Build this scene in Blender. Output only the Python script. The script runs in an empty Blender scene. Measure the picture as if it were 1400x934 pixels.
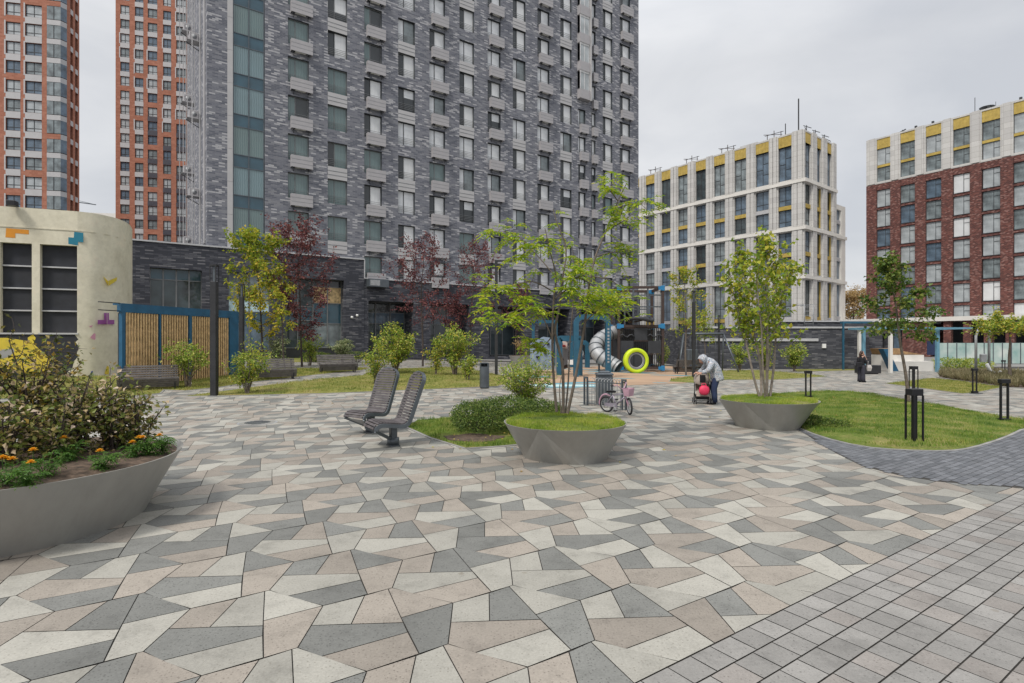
import bpy, math, random
from mathutils import Vector, Matrix
from mathutils.geometry import delaunay_2d_cdt

F, CX, CY, H = 762.0, 700.0, 467.0, 2.0       # focal length in photo pixels, principal point, eye height (m)
scene = bpy.context.scene
COL = scene.collection
R = math.radians
rnd = random.Random(7)

# ------------------------------------------------------------------ terrain and pixel helpers
def clamp(a, lo, hi): return max(lo, min(hi, a))
def gz(X, Y):
    t = clamp((Y - 13.0) / 18.0, 0, 1)
    return t * t * (3 - 2 * t) * (0.25 - 0.025 * clamp(X, -20, 20))
def P(px, py, Y):
    return Vector(((px - CX) / F * Y, Y, H - (py - CY) / F * Y))
def G(px, py):
    k, m = (px - CX) / F, (py - CY) / F
    Y = 2.0
    while Y < 140 and H - m * Y - gz(k * Y, Y) > 0: Y += 0.25
    lo, hi = Y - 0.25, Y
    for _ in range(30):
        mid = (lo + hi) / 2
        if H - m * mid - gz(k * mid, mid) > 0: lo = mid
        else: hi = mid
    return Vector((k * hi, hi, gz(k * hi, hi)))
def on_ground(px, Y):
    X = (px - CX) / F * Y
    return Vector((X, Y, gz(X, Y)))
def inside(p, poly):
    x, y = p[0], p[1]; r = False; n = len(poly)
    for i in range(n):
        x1, y1 = poly[i][0], poly[i][1]; x2, y2 = poly[(i + 1) % n][0], poly[(i + 1) % n][1]
        if (y1 > y) != (y2 > y) and x < (x2 - x1) * (y - y1) / (y2 - y1) + x1: r = not r
    return r

# ------------------------------------------------------------------ object helpers
def tag(o, label=None, cat=None, group=None, kind=None):
    if label: o['label'] = label
    if cat: o['category'] = cat
    if group: o['group'] = group
    if kind: o['kind'] = kind
    return o
def thing(name, loc, rz, label, cat, group=None):
    o = bpy.data.objects.new(name, None); COL.objects.link(o)
    o.empty_display_size = 0.2
    o.location = loc; o.rotation_euler = (0, 0, rz)
    return tag(o, label, cat, group)
def link_mesh(name, me, parent=None, loc=None):
    o = bpy.data.objects.new(name, me); COL.objects.link(o)
    if parent is not None: o.parent = parent
    if loc is not None: o.location = loc
    return o
def copy_tree(o, parent=None):
    c = o.copy(); COL.objects.link(c)
    if parent is not None: c.parent = parent
    for ch in list(o.children): copy_tree(ch, c)
    return c

class MB:
    """collects faces, then builds them as ONE mesh"""
    def __init__(s): s.v = []; s.f = []; s.m = []; s.mats = []; s.M = None; s.smooth = []
    def mi(s, mat):
        if mat not in s.mats: s.mats.append(mat)
        return s.mats.index(mat)
    def add(s, vs, fs, mat, smooth=False):
        b = len(s.v)
        if s.M is not None: vs = [s.M @ Vector(q) for q in vs]
        s.v.extend([tuple(q) for q in vs]); k = s.mi(mat)
        for f in fs: s.f.append(tuple(b + i for i in f)); s.m.append(k); s.smooth.append(smooth)
    def quad(s, a, b, c, d, mat): s.add([a, b, c, d], [(0, 1, 2, 3)], mat)
    def box(s, x0, x1, y0, y1, z0, z1, mat):
        vs = [(x0,y0,z0),(x1,y0,z0),(x1,y1,z0),(x0,y1,z0),(x0,y0,z1),(x1,y0,z1),(x1,y1,z1),(x0,y1,z1)]
        s.add(vs, [(0,3,2,1),(4,5,6,7),(0,1,5,4),(1,2,6,5),(2,3,7,6),(3,0,4,7)], mat)
    def bbox(s, x0, x1, y0, y1, z0, z1, mat, b=0.01):
        """box with chamfered long edges (vertical and top)"""
        pl = [(x0+b,y0),(x1-b,y0),(x1,y0+b),(x1,y1-b),(x1-b,y1),(x0+b,y1),(x0,y1-b),(x0,y0+b)]
        pi = [(x0+2*b if i in(0,5,6,7) else x1-2*b, y0+2*b if i in(0,1,2,7) else y1-2*b) for i in range(8)]
        pi = [(clamp(p[0],x0+b,x1-b), clamp(p[1],y0+b,y1-b)) for p in pl]
        vs = [(p[0],p[1],z0) for p in pl]+[(p[0],p[1],z1-b) for p in pl]+[(p[0],p[1],z1) for p in pi]
        fs = [tuple(range(7,-1,-1))]+[(i,(i+1)%8,8+(i+1)%8,8+i) for i in range(8)]+[(8+i,8+(i+1)%8,16+(i+1)%8,16+i) for i in range(8)]+[tuple(range(16,24))]
        s.add(vs, fs, mat)
    def bar(s, a, b, w, d, mat, up=(0, 0, 1)):
        a, b = Vector(a), Vector(b); t = (b - a).normalized(); u = Vector(up)
        if abs(t.dot(u)) > 0.98: u = Vector((0, 1, 0)) if abs(t.y) < 0.9 else Vector((1, 0, 0))
        n = t.cross(u).normalized(); q = n.cross(t).normalized()
        vs = []
        for c in (a, b):
            for i, j in ((-1,-1),(1,-1),(1,1),(-1,1)): vs.append(c + n*(i*w/2) + q*(j*d/2))
        s.add(vs, [(3,2,1,0),(4,5,6,7),(0,1,5,4),(1,2,6,5),(2,3,7,6),(3,0,4,7)], mat)
    def tube(s, pts, rad, mat, n=8, caps=True, closed=False):
        pts = [Vector(p) for p in pts]; L = len(pts)
        if not isinstance(rad, (list, tuple)): rad = [rad] * L
        vs = []; ref = None
        for i, p in enumerate(pts):
            if closed: t = pts[(i+1) % L] - pts[i-1]
            else: t = pts[min(i+1, L-1)] - pts[max(i-1, 0)]
            t = t.normalized() if t.length > 1e-9 else Vector((0,0,1))
            if ref is None:
                ref = Vector((0,0,1)) if abs(t.z) < 0.9 else Vector((1,0,0))
            ref = (ref - t * ref.dot(t))
            ref = ref.normalized() if ref.length > 1e-6 else t.orthogonal().normalized()
            q = t.cross(ref)
            for k in range(n):
                a = 2*math.pi*k/n
                vs.append(p + (ref*math.cos(a) + q*math.sin(a)) * rad[i])
        fs = []
        for i in range(L if closed else L-1):
            j = (i+1) % L
            for k in range(n):
                fs.append((i*n+k, i*n+(k+1)%n, j*n+(k+1)%n, j*n+k))
        if caps and not closed: fs += [tuple(range(n-1,-1,-1)), tuple((L-1)*n+k for k in range(n))]
        s.add(vs, fs, mat, True)
    def lathe(s, prof, mat, n=32, c=(0,0,0), smooth=True):
        vs = []; fs = []; m = len(prof)
        for r, z in prof:
            for k in range(n):
                a = 2*math.pi*k/n; vs.append((c[0]+r*math.cos(a), c[1]+r*math.sin(a), c[2]+z))
        for i in range(m-1):
            for k in range(n): fs.append((i*n+k, i*n+(k+1)%n, (i+1)*n+(k+1)%n, (i+1)*n+k))
        s.add(vs, fs, mat, smooth)
    def prism(s, poly, h0, h1, mat, axis='z'):
        """extrude 2-D polygon along an axis"""
        def m(p, h): return (p[0],p[1],h) if axis=='z' else ((p[0],h,p[1]) if axis=='y' else (h,p[0],p[1]))
        n = len(poly)
        vs = [m(p,h0) for p in poly]+[m(p,h1) for p in poly]
        fs = [tuple(range(n-1,-1,-1)), tuple(range(n,2*n))]+[(i,(i+1)%n,n+(i+1)%n,n+i) for i in range(n)]
        s.add(vs, fs, mat)
    def build(s, name, parent=None, loc=None, fix=False):
        me = bpy.data.meshes.new(name)
        me.from_pydata(s.v, [], s.f); 
        for m in s.mats: me.materials.append(m)
        me.polygons.foreach_set('material_index', s.m)
        me.polygons.foreach_set('use_smooth', s.smooth)
        me.update()
        if fix:
            import bmesh
            bm = bmesh.new(); bm.from_mesh(me); bmesh.ops.recalc_face_normals(bm, faces=bm.faces); bm.to_mesh(me); bm.free()
        return link_mesh(name, me, parent, loc)

# ------------------------------------------------------------------ materials
class NT:
    def __init__(s, name):
        s.mat = bpy.data.materials.new(name); s.mat.use_nodes = True
        s.t = s.mat.node_tree; s.t.nodes.clear()
        s.out = s.n('ShaderNodeOutputMaterial')
    def n(s, ty, **kw):
        nd = s.t.nodes.new(ty)
        for k, v in kw.items(): setattr(nd, k, v)
        return nd
    def l(s, a, b): s.t.links.new(a, b)
    def val(s, sock, v):
        if hasattr(v, 'is_output'): s.l(v, sock)
        else: sock.default_value = v
    def math(s, op, a, b=0.0, c=0.0):
        nd = s.n('ShaderNodeMath', operation=op)
        for i, v in enumerate((a, b, c)): s.val(nd.inputs[i], v)
        return nd.outputs[0]
    def mix(s, fac, a, b, mode='MIX'):
        nd = s.n('ShaderNodeMix', data_type='RGBA', blend_type=mode)
        s.val(nd.inputs[0], fac)
        for i, v in ((6, a), (7, b)):
            if isinstance(v, tuple): v = (*v, 1) if len(v) == 3 else v
            s.val(nd.inputs[i], v)
        return nd.outputs[2]
    def ramp(s, fac, stops, interp='LINEAR'):
        nd = s.n('ShaderNodeValToRGB'); cr = nd.color_ramp; cr.interpolation = interp
        while len(cr.elements) < len(stops): cr.elements.new(0.5)
        for e, (p, c) in zip(cr.elements, stops):
            e.position = p; e.color = (c, c, c, 1) if not isinstance(c, tuple) else (*c, 1)
        s.l(fac, nd.inputs[0]); return nd.outputs[0]
    def coords(s, kind='Object', scale=None):
        tc = s.n('ShaderNodeTexCoord'); o = tc.outputs[kind]
        if scale is not None:
            mp = s.n('ShaderNodeMapping'); s.l(o, mp.inputs[0])
            mp.inputs['Scale'].default_value = scale if isinstance(scale, tuple) else (scale,)*3
            o = mp.outputs[0]
        return o
    def world(s): return s.n('ShaderNodeNewGeometry').outputs['Position']
    def noise(s, vec, scale, detail=3, rough=0.55):
        nd = s.n('ShaderNodeTexNoise'); s.l(vec, nd.inputs['Vector'])
        nd.inputs['Scale'].default_value = scale; nd.inputs['Detail'].default_value = detail; nd.inputs['Roughness'].default_value = rough
        return nd.outputs['Fac']
    def island(s): return s.n('ShaderNodeNewGeometry').outputs['Random Per Island']
    def bsdf(s, color, rough=0.7, metal=0.0, spec=0.5, bump=None, bstr=0.3, bdist=0.01, coat=0.0, **kw):
        b = s.n('ShaderNodeBsdfPrincipled')
        if isinstance(color, tuple): b.inputs['Base Color'].default_value = (*color, 1)
        else: s.l(color, b.inputs['Base Color'])
        s.val(b.inputs['Roughness'], rough); b.inputs['Metallic'].default_value = metal
        b.inputs['Specular IOR Level'].default_value = spec; b.inputs['Coat Weight'].default_value = coat
        b.inputs['Coat Roughness'].default_value = 0.03
        if bump is not None:
            bn = s.n('ShaderNodeBump'); bn.inputs['Strength'].default_value = bstr; bn.inputs['Distance'].default_value = bdist
            s.l(bump, bn.inputs['Height']); s.l(bn.outputs[0], b.inputs['Normal'])
        return b.outputs[0]
    def done(s, sh): s.l(sh, s.out.inputs['Surface']); return s.mat

def shade(c, k): return tuple(min(1, x*k) for x in c)
def m_plain(name, c, rough=0.6, metal=0.0, var=0.18, scale=3.0, spec=0.5, bstr=0.08, fine=60):
    t = NT(name); co = t.coords('Object')
    n = t.noise(co, scale, 5, 0.6)
    col = t.ramp(n, [(0.3, shade(c, 1-var)), (0.7, shade(c, 1+var))])
    fn = t.noise(co, fine, 2)
    r = t.math('ADD', t.math('MULTIPLY', n, 0.25), rough-0.12)
    return t.done(t.bsdf(col, r, metal, spec, fn, bstr, 0.004))
def m_leaf(name, stops, transl=0.35, rough=0.5):
    """stops: colours of single leaves, spread at random over the leaves"""
    t = NT(name); isl = t.island(); co = t.coords('Object')
    n = t.noise(co, 1.3, 2)
    f = t.math('ADD', t.math('MULTIPLY', isl, 0.72), t.math('MULTIPLY', n, 0.34))
    k = len(stops)
    col = t.ramp(f, [(0.1+0.8*i/(k-1), c) for i, c in enumerate(stops)])
    b = t.bsdf(col, rough, 0, 0.35)
    tr = t.n('ShaderNodeBsdfTranslucent'); t.l(t.mix(0.3, col, (1, 1, 0.3), 'MULTIPLY'), tr.inputs['Color'])
    mx = t.n('ShaderNodeMixShader'); mx.inputs[0].default_value = transl
    t.l(b, mx.inputs[1]); t.l(tr.outputs[0], mx.inputs[2])
    return t.done(mx.outputs[0])
def m_brick(name, bw, bh, stops, mortar, msize=0.008, rough=0.85, bstr=0.5, offset=0.5, dirt=0.15):
    """bricks on any upright wall: (x+y, z) of the wall's own coordinates"""
    t = NT(name); co = t.coords('Object')
    sp = t.n('ShaderNodeSeparateXYZ'); t.l(co, sp.inputs[0])
    cb = t.n('ShaderNodeCombineXYZ'); t.l(t.math('ADD', sp.outputs[0], sp.outputs[1]), cb.inputs[0]); t.l(sp.outputs[2], cb.inputs[1])
    br = t.n('ShaderNodeTexBrick'); t.l(cb.outputs[0], br.inputs['Vector'])
    br.offset = offset; br.offset_frequency = 2; br.squash = 1.0
    br.inputs['Color1'].default_value = (0,0,0,1); br.inputs['Color2'].default_value = (1,1,1,1); br.inputs['Mortar'].default_value = (0,0,0,1)
    br.inputs['Scale'].default_value = 1; br.inputs['Mortar Size'].default_value = msize; br.inputs['Mortar Smooth'].default_value = 0.1
    br.inputs['Brick Width'].default_value = bw; br.inputs['Row Height'].default_value = bh
    col = t.ramp(br.outputs['Color'], stops, 'CONSTANT')
    nz = t.noise(co, 0.35, 4); nf = t.noise(co, 14, 3)
    col = t.mix(1.0, col, t.ramp(nz, [(0.3, 1-dirt), (0.7, 1.0+dirt*0.0)]), 'MULTIPLY')
    col = t.mix(1.0, col, t.ramp(nf, [(0.25, 0.8), (0.75, 1.0)]), 'MULTIPLY')
    col = t.mix(br.outputs['Fac'], col, mortar)
    hgt = t.math('ADD', t.math('SUBTRACT', 1.0, br.outputs['Fac']), t.math('MULTIPLY', nf, 0.4))
    return t.done(t.bsdf(col, rough, 0, 0.35, hgt, bstr, 0.012))
def m_glass(name, base, refl=1.0, rough=0.03, folds=False, blotch=0.25, fc=(0.55,0.57,0.56)):
    t = NT(name); co = t.coords('Object')
    n = t.noise(co, 0.8, 3)
    col = t.ramp(n, [(0.3, shade(base, 1-blotch)), (0.7, shade(base, 1+blotch))])
    if folds:
        sp = t.n('ShaderNodeSeparateXYZ'); t.l(co, sp.inputs[0])
        w = t.n('ShaderNodeTexWave', wave_type='BANDS', bands_direction='X'); t.l(co, w.inputs['Vector'])
        w.inputs['Scale'].default_value = 2.6; w.inputs['Distortion'].default_value = 2.5; w.inputs['Detail'].default_value = 2
        col = t.mix(t.ramp(w.outputs['Fac'], [(0.1, 0.35), (0.9, 0.85)]), col, fc)
    wob = t.noise(co, 1.7, 1)
    return t.done(t.bsdf(col, 0.5, 0, 0.3, wob, 0.03, 0.02, coat=refl))

M = {}
def setup_materials():
    # paving
    def paver(name, c, dark, spk):
        t = NT(name); w = t.world(); isl = t.island()
        col = t.mix(isl, shade(c, 0.84), shade(c, 1.14)); n0 = t.noise(w, 0.45, 7, 0.75); col = t.mix(1.0, col, t.ramp(n0, [(0.3, 0.77), (0.5, 0.98), (0.65, 1.05)]), 'MULTIPLY')
        n1 = t.noise(w, 3.2, 7, 0.72); col = t.mix(1.0, col, t.ramp(n1, [(0.28, 0.70), (0.48, 0.97), (0.8, 1.06)]), 'MULTIPLY')
        n2 = t.noise(w, 55, 3, 0.7); col = t.mix(1.0, col, t.ramp(n2, [(0.3, 0.84), (0.7, 1.08)]), 'MULTIPLY')
        vo = t.n('ShaderNodeTexVoronoi', feature='F1'); t.l(w, vo.inputs['Vector']); vo.inputs['Scale'].default_value = 44
        vc = t.n('ShaderNodeSeparateColor'); t.l(vo.outputs['Color'], vc.inputs[0])
        pit = t.math('MULTIPLY', t.math('LESS_THAN', vo.outputs['Distance'], 0.25), t.math('GREATER_THAN', vc.outputs[0], 1-spk))
        col = t.mix(t.math('MULTIPLY', pit, 0.55), col, dark)
        vs = t.n('ShaderNodeTexVoronoi', feature='F1'); t.l(w, vs.inputs['Vector']); vs.inputs['Scale'].default_value = 3.1
        sc = t.n('ShaderNodeSeparateColor'); t.l(vs.outputs['Color'], sc.inputs[0])
        dist = t.math('ADD', vs.outputs['Distance'], t.math('MULTIPLY', n2, 0.06))
        stain = t.math('MULTIPLY', t.math('LESS_THAN', dist, 0.115), t.math('GREATER_THAN', sc.outputs[1], 0.82))
        col = t.mix(t.math('MULTIPLY', stain, 0.35), col, (0.16, 0.13, 0.09))
        bh = t.math('SUBTRACT', n2, pit)
        M[name] = t.done(t.bsdf(col, 0.72, 0, 0.4, bh, 0.35, 0.004))
    paver('paver_light', (0.345, 0.334, 0.296), (0.17, 0.155, 0.13), 0.35)
    paver('paver_beige', (0.302, 0.270, 0.232), (0.12, 0.10, 0.085), 0.6)
    paver('paver_grey', (0.188, 0.19, 0.178), (0.055, 0.055, 0.052), 0.7)
    paver('brick_grey', (0.268, 0.26, 0.246), (0.09, 0.085, 0.08), 0.3)
    paver('brick_warm', (0.262, 0.243, 0.225), (0.12, 0.1, 0.09), 0.3)
    paver('sett_grey', (0.15, 0.157, 0.172), (0.05, 0.05, 0.055), 0.3)
    paver('sett_dark', (0.115, 0.122, 0.135), (0.04, 0.04, 0.045), 0.3)
    M['grout'] = m_plain('grout', (0.035, 0.032, 0.028), 0.9, scale=2)
    t = NT('ground'); w = t.world(); n = t.noise(w, 0.15, 6)
    M['ground'] = t.done(t.bsdf(t.ramp(n, [(0.3, (0.16,0.155,0.15)), (0.7, (0.24,0.235,0.225))]), 0.9, bump=t.noise(w, 30, 3), bstr=0.2))
    M['kerb'] = m_plain('kerb_concrete', (0.25, 0.245, 0.235), 0.85, scale=2, var=0.2)
    def lawn(name, a, b, c):
        t = NT(name); w = t.world(); n = t.noise(w, 0.9, 5, 0.65); f = t.noise(w, 25, 4, 0.7)
        col = t.ramp(n, [(0.3, a), (0.5, b), (0.68, c)])
        col = t.mix(1.0, col, t.ramp(f, [(0.3, 0.55), (0.7, 1.15)]), 'MULTIPLY')
        return t.done(t.bsdf(col, 0.9, 0, 0.2, f, 0.8, 0.03))
    M['lawn'] = lawn('lawn_turf', (0.05,0.095,0.015), (0.13,0.18,0.03), (0.28,0.25,0.09))
    M['lawn_dry'] = lawn('lawn_dry', (0.13,0.165,0.035), (0.23,0.23,0.06), (0.32,0.26,0.11))
    def blades(name, a, b, c):
        t = NT(name); w = t.world(); isl = t.island(); n = t.noise(w, 1.7, 6, 0.7)
        n2 = t.ramp(n, [(0.36, 0.0), (0.66, 1.0)]); f = t.math('ADD', t.math('MULTIPLY', isl, 0.32), t.math('MULTIPLY', n2, 0.68))
        col = t.ramp(f, [(0.12, a), (0.5, b), (0.92, c)])
        b_ = t.bsdf(col, 0.6, 0, 0.3); tr = t.n('ShaderNodeBsdfTranslucent'); t.l(col, tr.inputs[0])
        mx = t.n('ShaderNodeMixShader'); mx.inputs[0].default_value = 0.35; t.l(b_, mx.inputs[1]); t.l(tr.outputs[0], mx.inputs[2])
        return t.done(mx.outputs[0])
    M['blade'] = blades('grass_blade', (0.05,0.13,0.016), (0.18,0.27,0.036), (0.45,0.40,0.14))
    M['blade_y'] = blades('grass_blade_yellow', (0.12,0.22,0.02), (0.32,0.41,0.045), (0.55,0.50,0.16))
    M['blade_far'] = blades('grass_blade_far', (0.09,0.15,0.022), (0.27,0.29,0.06), (0.48,0.39,0.16))
    M['dry_plant'] = blades('dry_lavender', (0.13,0.13,0.06), (0.24,0.21,0.11), (0.34,0.28,0.17))
    M['soil'] = m_plain('soil', (0.085, 0.058, 0.04), 0.95, var=0.6, scale=14, bstr=1.0, fine=22)
    t = NT('rubber'); w = t.world()
    w2 = t.n('ShaderNodeMapping'); t.l(w, w2.inputs[0]); w2.inputs['Scale'].default_value = (0.16, 0.33, 0); n = t.noise(w2.outputs[0], 1.0, 2, 0.45)
    col = t.ramp(n, [(0.0, (0.10,0.23,0.27)), (0.40, (0.40,0.275,0.185)), (0.535, (0.34,0.235,0.16)), (0.60, (0.14,0.28,0.33)), (0.66, (0.42,0.55,0.55))], 'CONSTANT')
    M['rubber'] = t.done(t.bsdf(col, 0.9, 0, 0.2, t.noise(w, 90, 2), 0.3, 0.004))
    # metals, paints
    t = NT('planter_steel'); co = t.coords('Object', (5.0, 5.0, 0.5)); st_ = t.noise(co, 1.6, 5, 0.65); co2 = t.coords('Object'); bl = t.noise(co2, 2.0, 5, 0.65)
    col = t.mix(1.0, t.ramp(st_, [(0.3, (0.30,0.293,0.272)), (0.55, (0.325,0.318,0.296)), (0.75, (0.34,0.333,0.31))]), t.ramp(bl, [(0.3, 0.95), (0.65, 1.0)]), 'MULTIPLY')
    M['steel'] = t.done(t.bsdf(col, t.math('ADD', t.math('MULTIPLY', bl, 0.3), 0.28), 0.2, 0.5, bl, 0.04, 0.01))
    M['dark_metal'] = m_plain('dark_metal', (0.03, 0.031, 0.034), 0.5, 0.3, var=0.25)
    M['grey_metal'] = m_plain('grey_metal', (0.10, 0.115, 0.13), 0.42, 0.4, var=0.2)
    M['galv'] = m_plain('galvanised', (0.33, 0.34, 0.35), 0.55, 0.3, var=0.2)
    M['black'] = m_plain('black_paint', (0.012, 0.012, 0.014), 0.45, 0.2)
    M['slat'] = m_plain('bench_slat', (0.085, 0.075, 0.078), 0.6, var=0.35, scale=7)
    M['slat_grey'] = m_plain('weathered_slat', (0.11, 0.10, 0.095), 0.75, var=0.35, scale=7)
    M['blue'] = m_plain('blue_paint', (0.012, 0.085, 0.165), 0.45, var=0.2)
    M['teal'] = m_plain('teal_paint', (0.016, 0.085, 0.14), 0.42, var=0.2)
    M['sky_blue'] = m_plain('light_blue_paint', (0.12, 0.27, 0.36), 0.45, var=0.15)
    M['joint_blue'] = m_plain('joint_blue', (0.02, 0.17, 0.36), 0.4, var=0.15)
    M['wood'] = m_plain('wood_slat', (0.58, 0.39, 0.19), 0.65, var=0.3, scale=6)
    M['wood_dark'] = m_plain('wood_brown', (0.045, 0.028, 0.024), 0.65, var=0.3, scale=6)
    M['wood_plank'] = m_plain('wood_plank', (0.33, 0.2, 0.095), 0.65, var=0.3, scale=4)
    M['bark'] = m_plain('bark', (0.13, 0.105, 0.085), 0.9, var=0.35, scale=12, bstr=0.5, fine=40)
    M['bark_pale'] = m_plain('bark_pale', (0.22, 0.185, 0.155), 0.85, var=0.35, scale=10, bstr=0.4, fine=40)
    M['bark_dark'] = m_plain('bark_dark', (0.055, 0.042, 0.036), 0.9, var=0.3, scale=12, bstr=0.5, fine=40)
    M['white'] = m_plain('white_paint', (0.72, 0.72, 0.70), 0.6, var=0.06)
    M['offwhite'] = m_plain('offwhite_panel', (0.64, 0.62, 0.58), 0.7, var=0.07, scale=0.6)
    M['cornice'] = m_plain('cornice_metal', (0.46, 0.46, 0.47), 0.5, 0.2, var=0.08)
    M['white_cladding'] = m_brick('white_cladding', 1.25, 0.8, [(0.0,(0.56,0.55,0.53)),(0.4,(0.60,0.59,0.57)),(0.8,(0.53,0.52,0.505))], (0.33,0.32,0.30), 0.02, 0.7, 0.15, 0.0, 0.08)
    M['gold'] = m_plain('gold_panel', (0.46, 0.335, 0.085), 0.45, 0.25, var=0.2, scale=1.5)
    M['panel'] = m_plain('light_panel', (0.42, 0.415, 0.42), 0.65, var=0.06, scale=1)
    M['basket'] = m_plain('basket_panel', (0.36, 0.35, 0.36), 0.6, 0.1, var=0.08, scale=2)
    M['beige'] = None
    t = NT('beige_plaster'); w = t.coords('Object')
    n = t.noise(w, 0.7, 6, 0.7); n2 = t.noise(w, 5, 5, 0.7)
    col = t.ramp(n, [(0.3, (0.54,0.50,0.385)), (0.55, (0.68,0.64,0.51)), (0.72, (0.73,0.63,0.50))])
    col = t.mix(1.0, col, t.ramp(n2, [(0.25, 0.86), (0.6, 1.0)]), 'MULTIPLY')
    M['beige'] = t.done(t.bsdf(col, 0.9, 0, 0.25, n2, 0.25, 0.02))
    M['mural_dark'] = m_plain('mural_dark', (0.025, 0.027, 0.034), 0.8, var=0.3)
    for nm, c in (('orange', (0.60,0.24,0.02)), ('mural_teal', (0.015,0.17,0.25)), ('mural_yellow', (0.62,0.48,0.05)), ('violet', (0.30,0.09,0.30)), ('pink', (0.62,0.30,0.40)), ('mural_grey', (0.3,0.3,0.3)), ('mural_blue', (0.03,0.06,0.28))):
        M[nm] = m_plain(nm+'_paint', c, 0.8, var=0.12)
    # walls
    M['tower'] = m_brick('tower_brick', 0.42, 0.115, [(0.0,(0.125,0.133,0.163)),(0.25,(0.18,0.188,0.222)),(0.5,(0.212,0.218,0.248)),(0.72,(0.25,0.255,0.28)),(0.85,(0.46,0.46,0.48))], (0.205,0.212,0.235), 0.01, dirt=0.1)
    M['podium'] = m_brick('podium_brick', 0.52, 0.11, [(0.0,(0.046,0.050,0.064)),(0.45,(0.078,0.082,0.10)),(0.7,(0.11,0.113,0.13)),(0.9,(0.18,0.18,0.195))], (0.04,0.04,0.048), 0.012)
    M['low_brick'] = m_brick('low_wall_brick', 0.5, 0.11, [(0.0,(0.055,0.059,0.071)),(0.45,(0.088,0.092,0.107)),(0.7,(0.12,0.124,0.138)),(0.92,(0.18,0.18,0.19))], (0.06,0.06,0.068), 0.012)
    M['red'] = m_brick('dark_red_brick', 0.30, 0.15, [(0.0,(0.095,0.030,0.027)),(0.35,(0.15,0.046,0.038)),(0.65,(0.21,0.075,0.06)),(0.85,(0.30,0.155,0.135))], (0.12,0.075,0.065), 0.02)
    M['orange_wall'] = m_brick('orange_brick', 0.6, 0.3, [(0.0,(0.37,0.15,0.095)),(0.5,(0.41,0.17,0.11)),(0.8,(0.44,0.19,0.125))], (0.36,0.17,0.12), 0.012, bstr=0.1)
    M['dark_panel'] = m_plain('dark_panel', (0.045,0.045,0.06), 0.55)
    M['frame'] = m_plain('window_frame_dark', (0.03,0.032,0.036), 0.5, 0.1)
    M['frame_grey'] = m_plain('window_frame_grey', (0.16,0.165,0.17), 0.5, 0.1)
    M['frame_white'] = m_plain('window_frame_white', (0.6,0.6,0.6), 0.5)
    M['g_curtain'] = m_glass('glass_pale_curtain', (0.46,0.48,0.49), folds=True, fc=(0.72,0.73,0.74))
    M['g_teal'] = m_glass('glass_teal_curtain', (0.05,0.10,0.105), folds=True, fc=(0.16,0.22,0.22))
    M['g_dark'] = m_glass('glass_dark', (0.02,0.026,0.03))
    M['g_blind'] = m_glass('glass_white_blind', (0.58,0.60,0.62))
    M['g_bay'] = m_glass('glass_bay_curtain', (0.05,0.105,0.125), folds=True, fc=(0.20,0.28,0.30))
    M['g_blue'] = m_glass('glass_blue_spandrel', (0.022,0.068,0.098), blotch=0.3)
    M['g_grey'] = m_glass('glass_grey_blue', (0.085,0.125,0.17), blotch=0.5)
    M['g_grey2'] = m_glass('glass_grey_room', (0.16,0.19,0.20), blotch=0.6)
    M['g_pale'] = m_glass('glass_pale_sky', (0.34,0.37,0.385), blotch=0.3)  # reflected sky is painted into the pale base colour of these panes
    M['g_shop'] = m_glass('glass_shop', (0.03,0.045,0.05), blotch=0.6)
    M['warm_sign'] = m_plain('warm_sign', (0.5,0.36,0.18), 0.6, var=0.6, scale=4)
    M['banner'] = m_plain('shop_banner', (0.45,0.6,0.66), 0.5, var=0.5, scale=1.5)
    t = NT('turquoise_glass'); co = t.coords('Object'); n = t.noise(co, 0.5, 4)
    M['g_turq'] = t.done(t.bsdf(t.ramp(n, [(0.3,(0.16,0.32,0.30)),(0.5,(0.34,0.45,0.42)),(0.7,(0.55,0.60,0.56))]), 0.35, 0, 0.5, coat=0.8))
    # play
    M['lime'] = m_plain('lime_paint', (0.52,0.66,0.015), 0.45, var=0.1)
    M['boulder'] = m_plain('boulder_panel', (0.22,0.29,0.38), 0.6, var=0.12)
    M['boulder_pink'] = m_plain('boulder_pink', (0.62,0.50,0.46), 0.6, var=0.1)
    M['boulder_grey'] = m_plain('boulder_grey', (0.25,0.245,0.25), 0.6, var=0.1)
    M['play_panel'] = m_plain('play_panel', (0.03,0.032,0.038), 0.55)
    M['bordeaux'] = m_plain('red_hold', (0.45,0.05,0.04), 0.5)
    # bicycle, clothes, skin
    M['rubber_black'] = m_plain('tyre_rubber', (0.02,0.02,0.022), 0.8)
    M['bike_pink'] = m_plain('bike_pink', (0.48,0.29,0.37), 0.4)
    M['bike_frame'] = m_plain('bike_frame', (0.30,0.27,0.33), 0.35, 0.3)
    M['skin'] = m_plain('skin', (0.52,0.30,0.22), 0.55, var=0.06)
    M['hair'] = m_plain('hair', (0.05,0.025,0.018), 0.55)
    M['navy'] = m_plain('navy_cloth', (0.018,0.030,0.075), 0.9, var=0.25, scale=6)
    M['black_cloth'] = m_plain('black_cloth', (0.012,0.012,0.016), 0.9, var=0.3, scale=6)
    M['charcoal_cloth'] = m_plain('charcoal_cloth', (0.03,0.03,0.042), 0.9, var=0.3, scale=6)
    t = NT('camo_cloth'); co = t.coords('Object'); n = t.noise(co, 11, 3)
    M['camo'] = t.done(t.bsdf(t.ramp(n, [(0.0,(0.44,0.46,0.50)),(0.42,(0.17,0.21,0.26)),(0.50,(0.46,0.47,0.49)),(0.58,(0.28,0.27,0.29))], 'CONSTANT'), 0.85, bump=t.noise(co, 18, 3), bstr=0.6, bdist=0.02))
    M['khaki'] = m_plain('stroller_canopy', (0.33,0.28,0.24), 0.85, var=0.15)
    M['ball_red'] = m_plain('red_bag', (0.62,0.03,0.09), 0.6)
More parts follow.
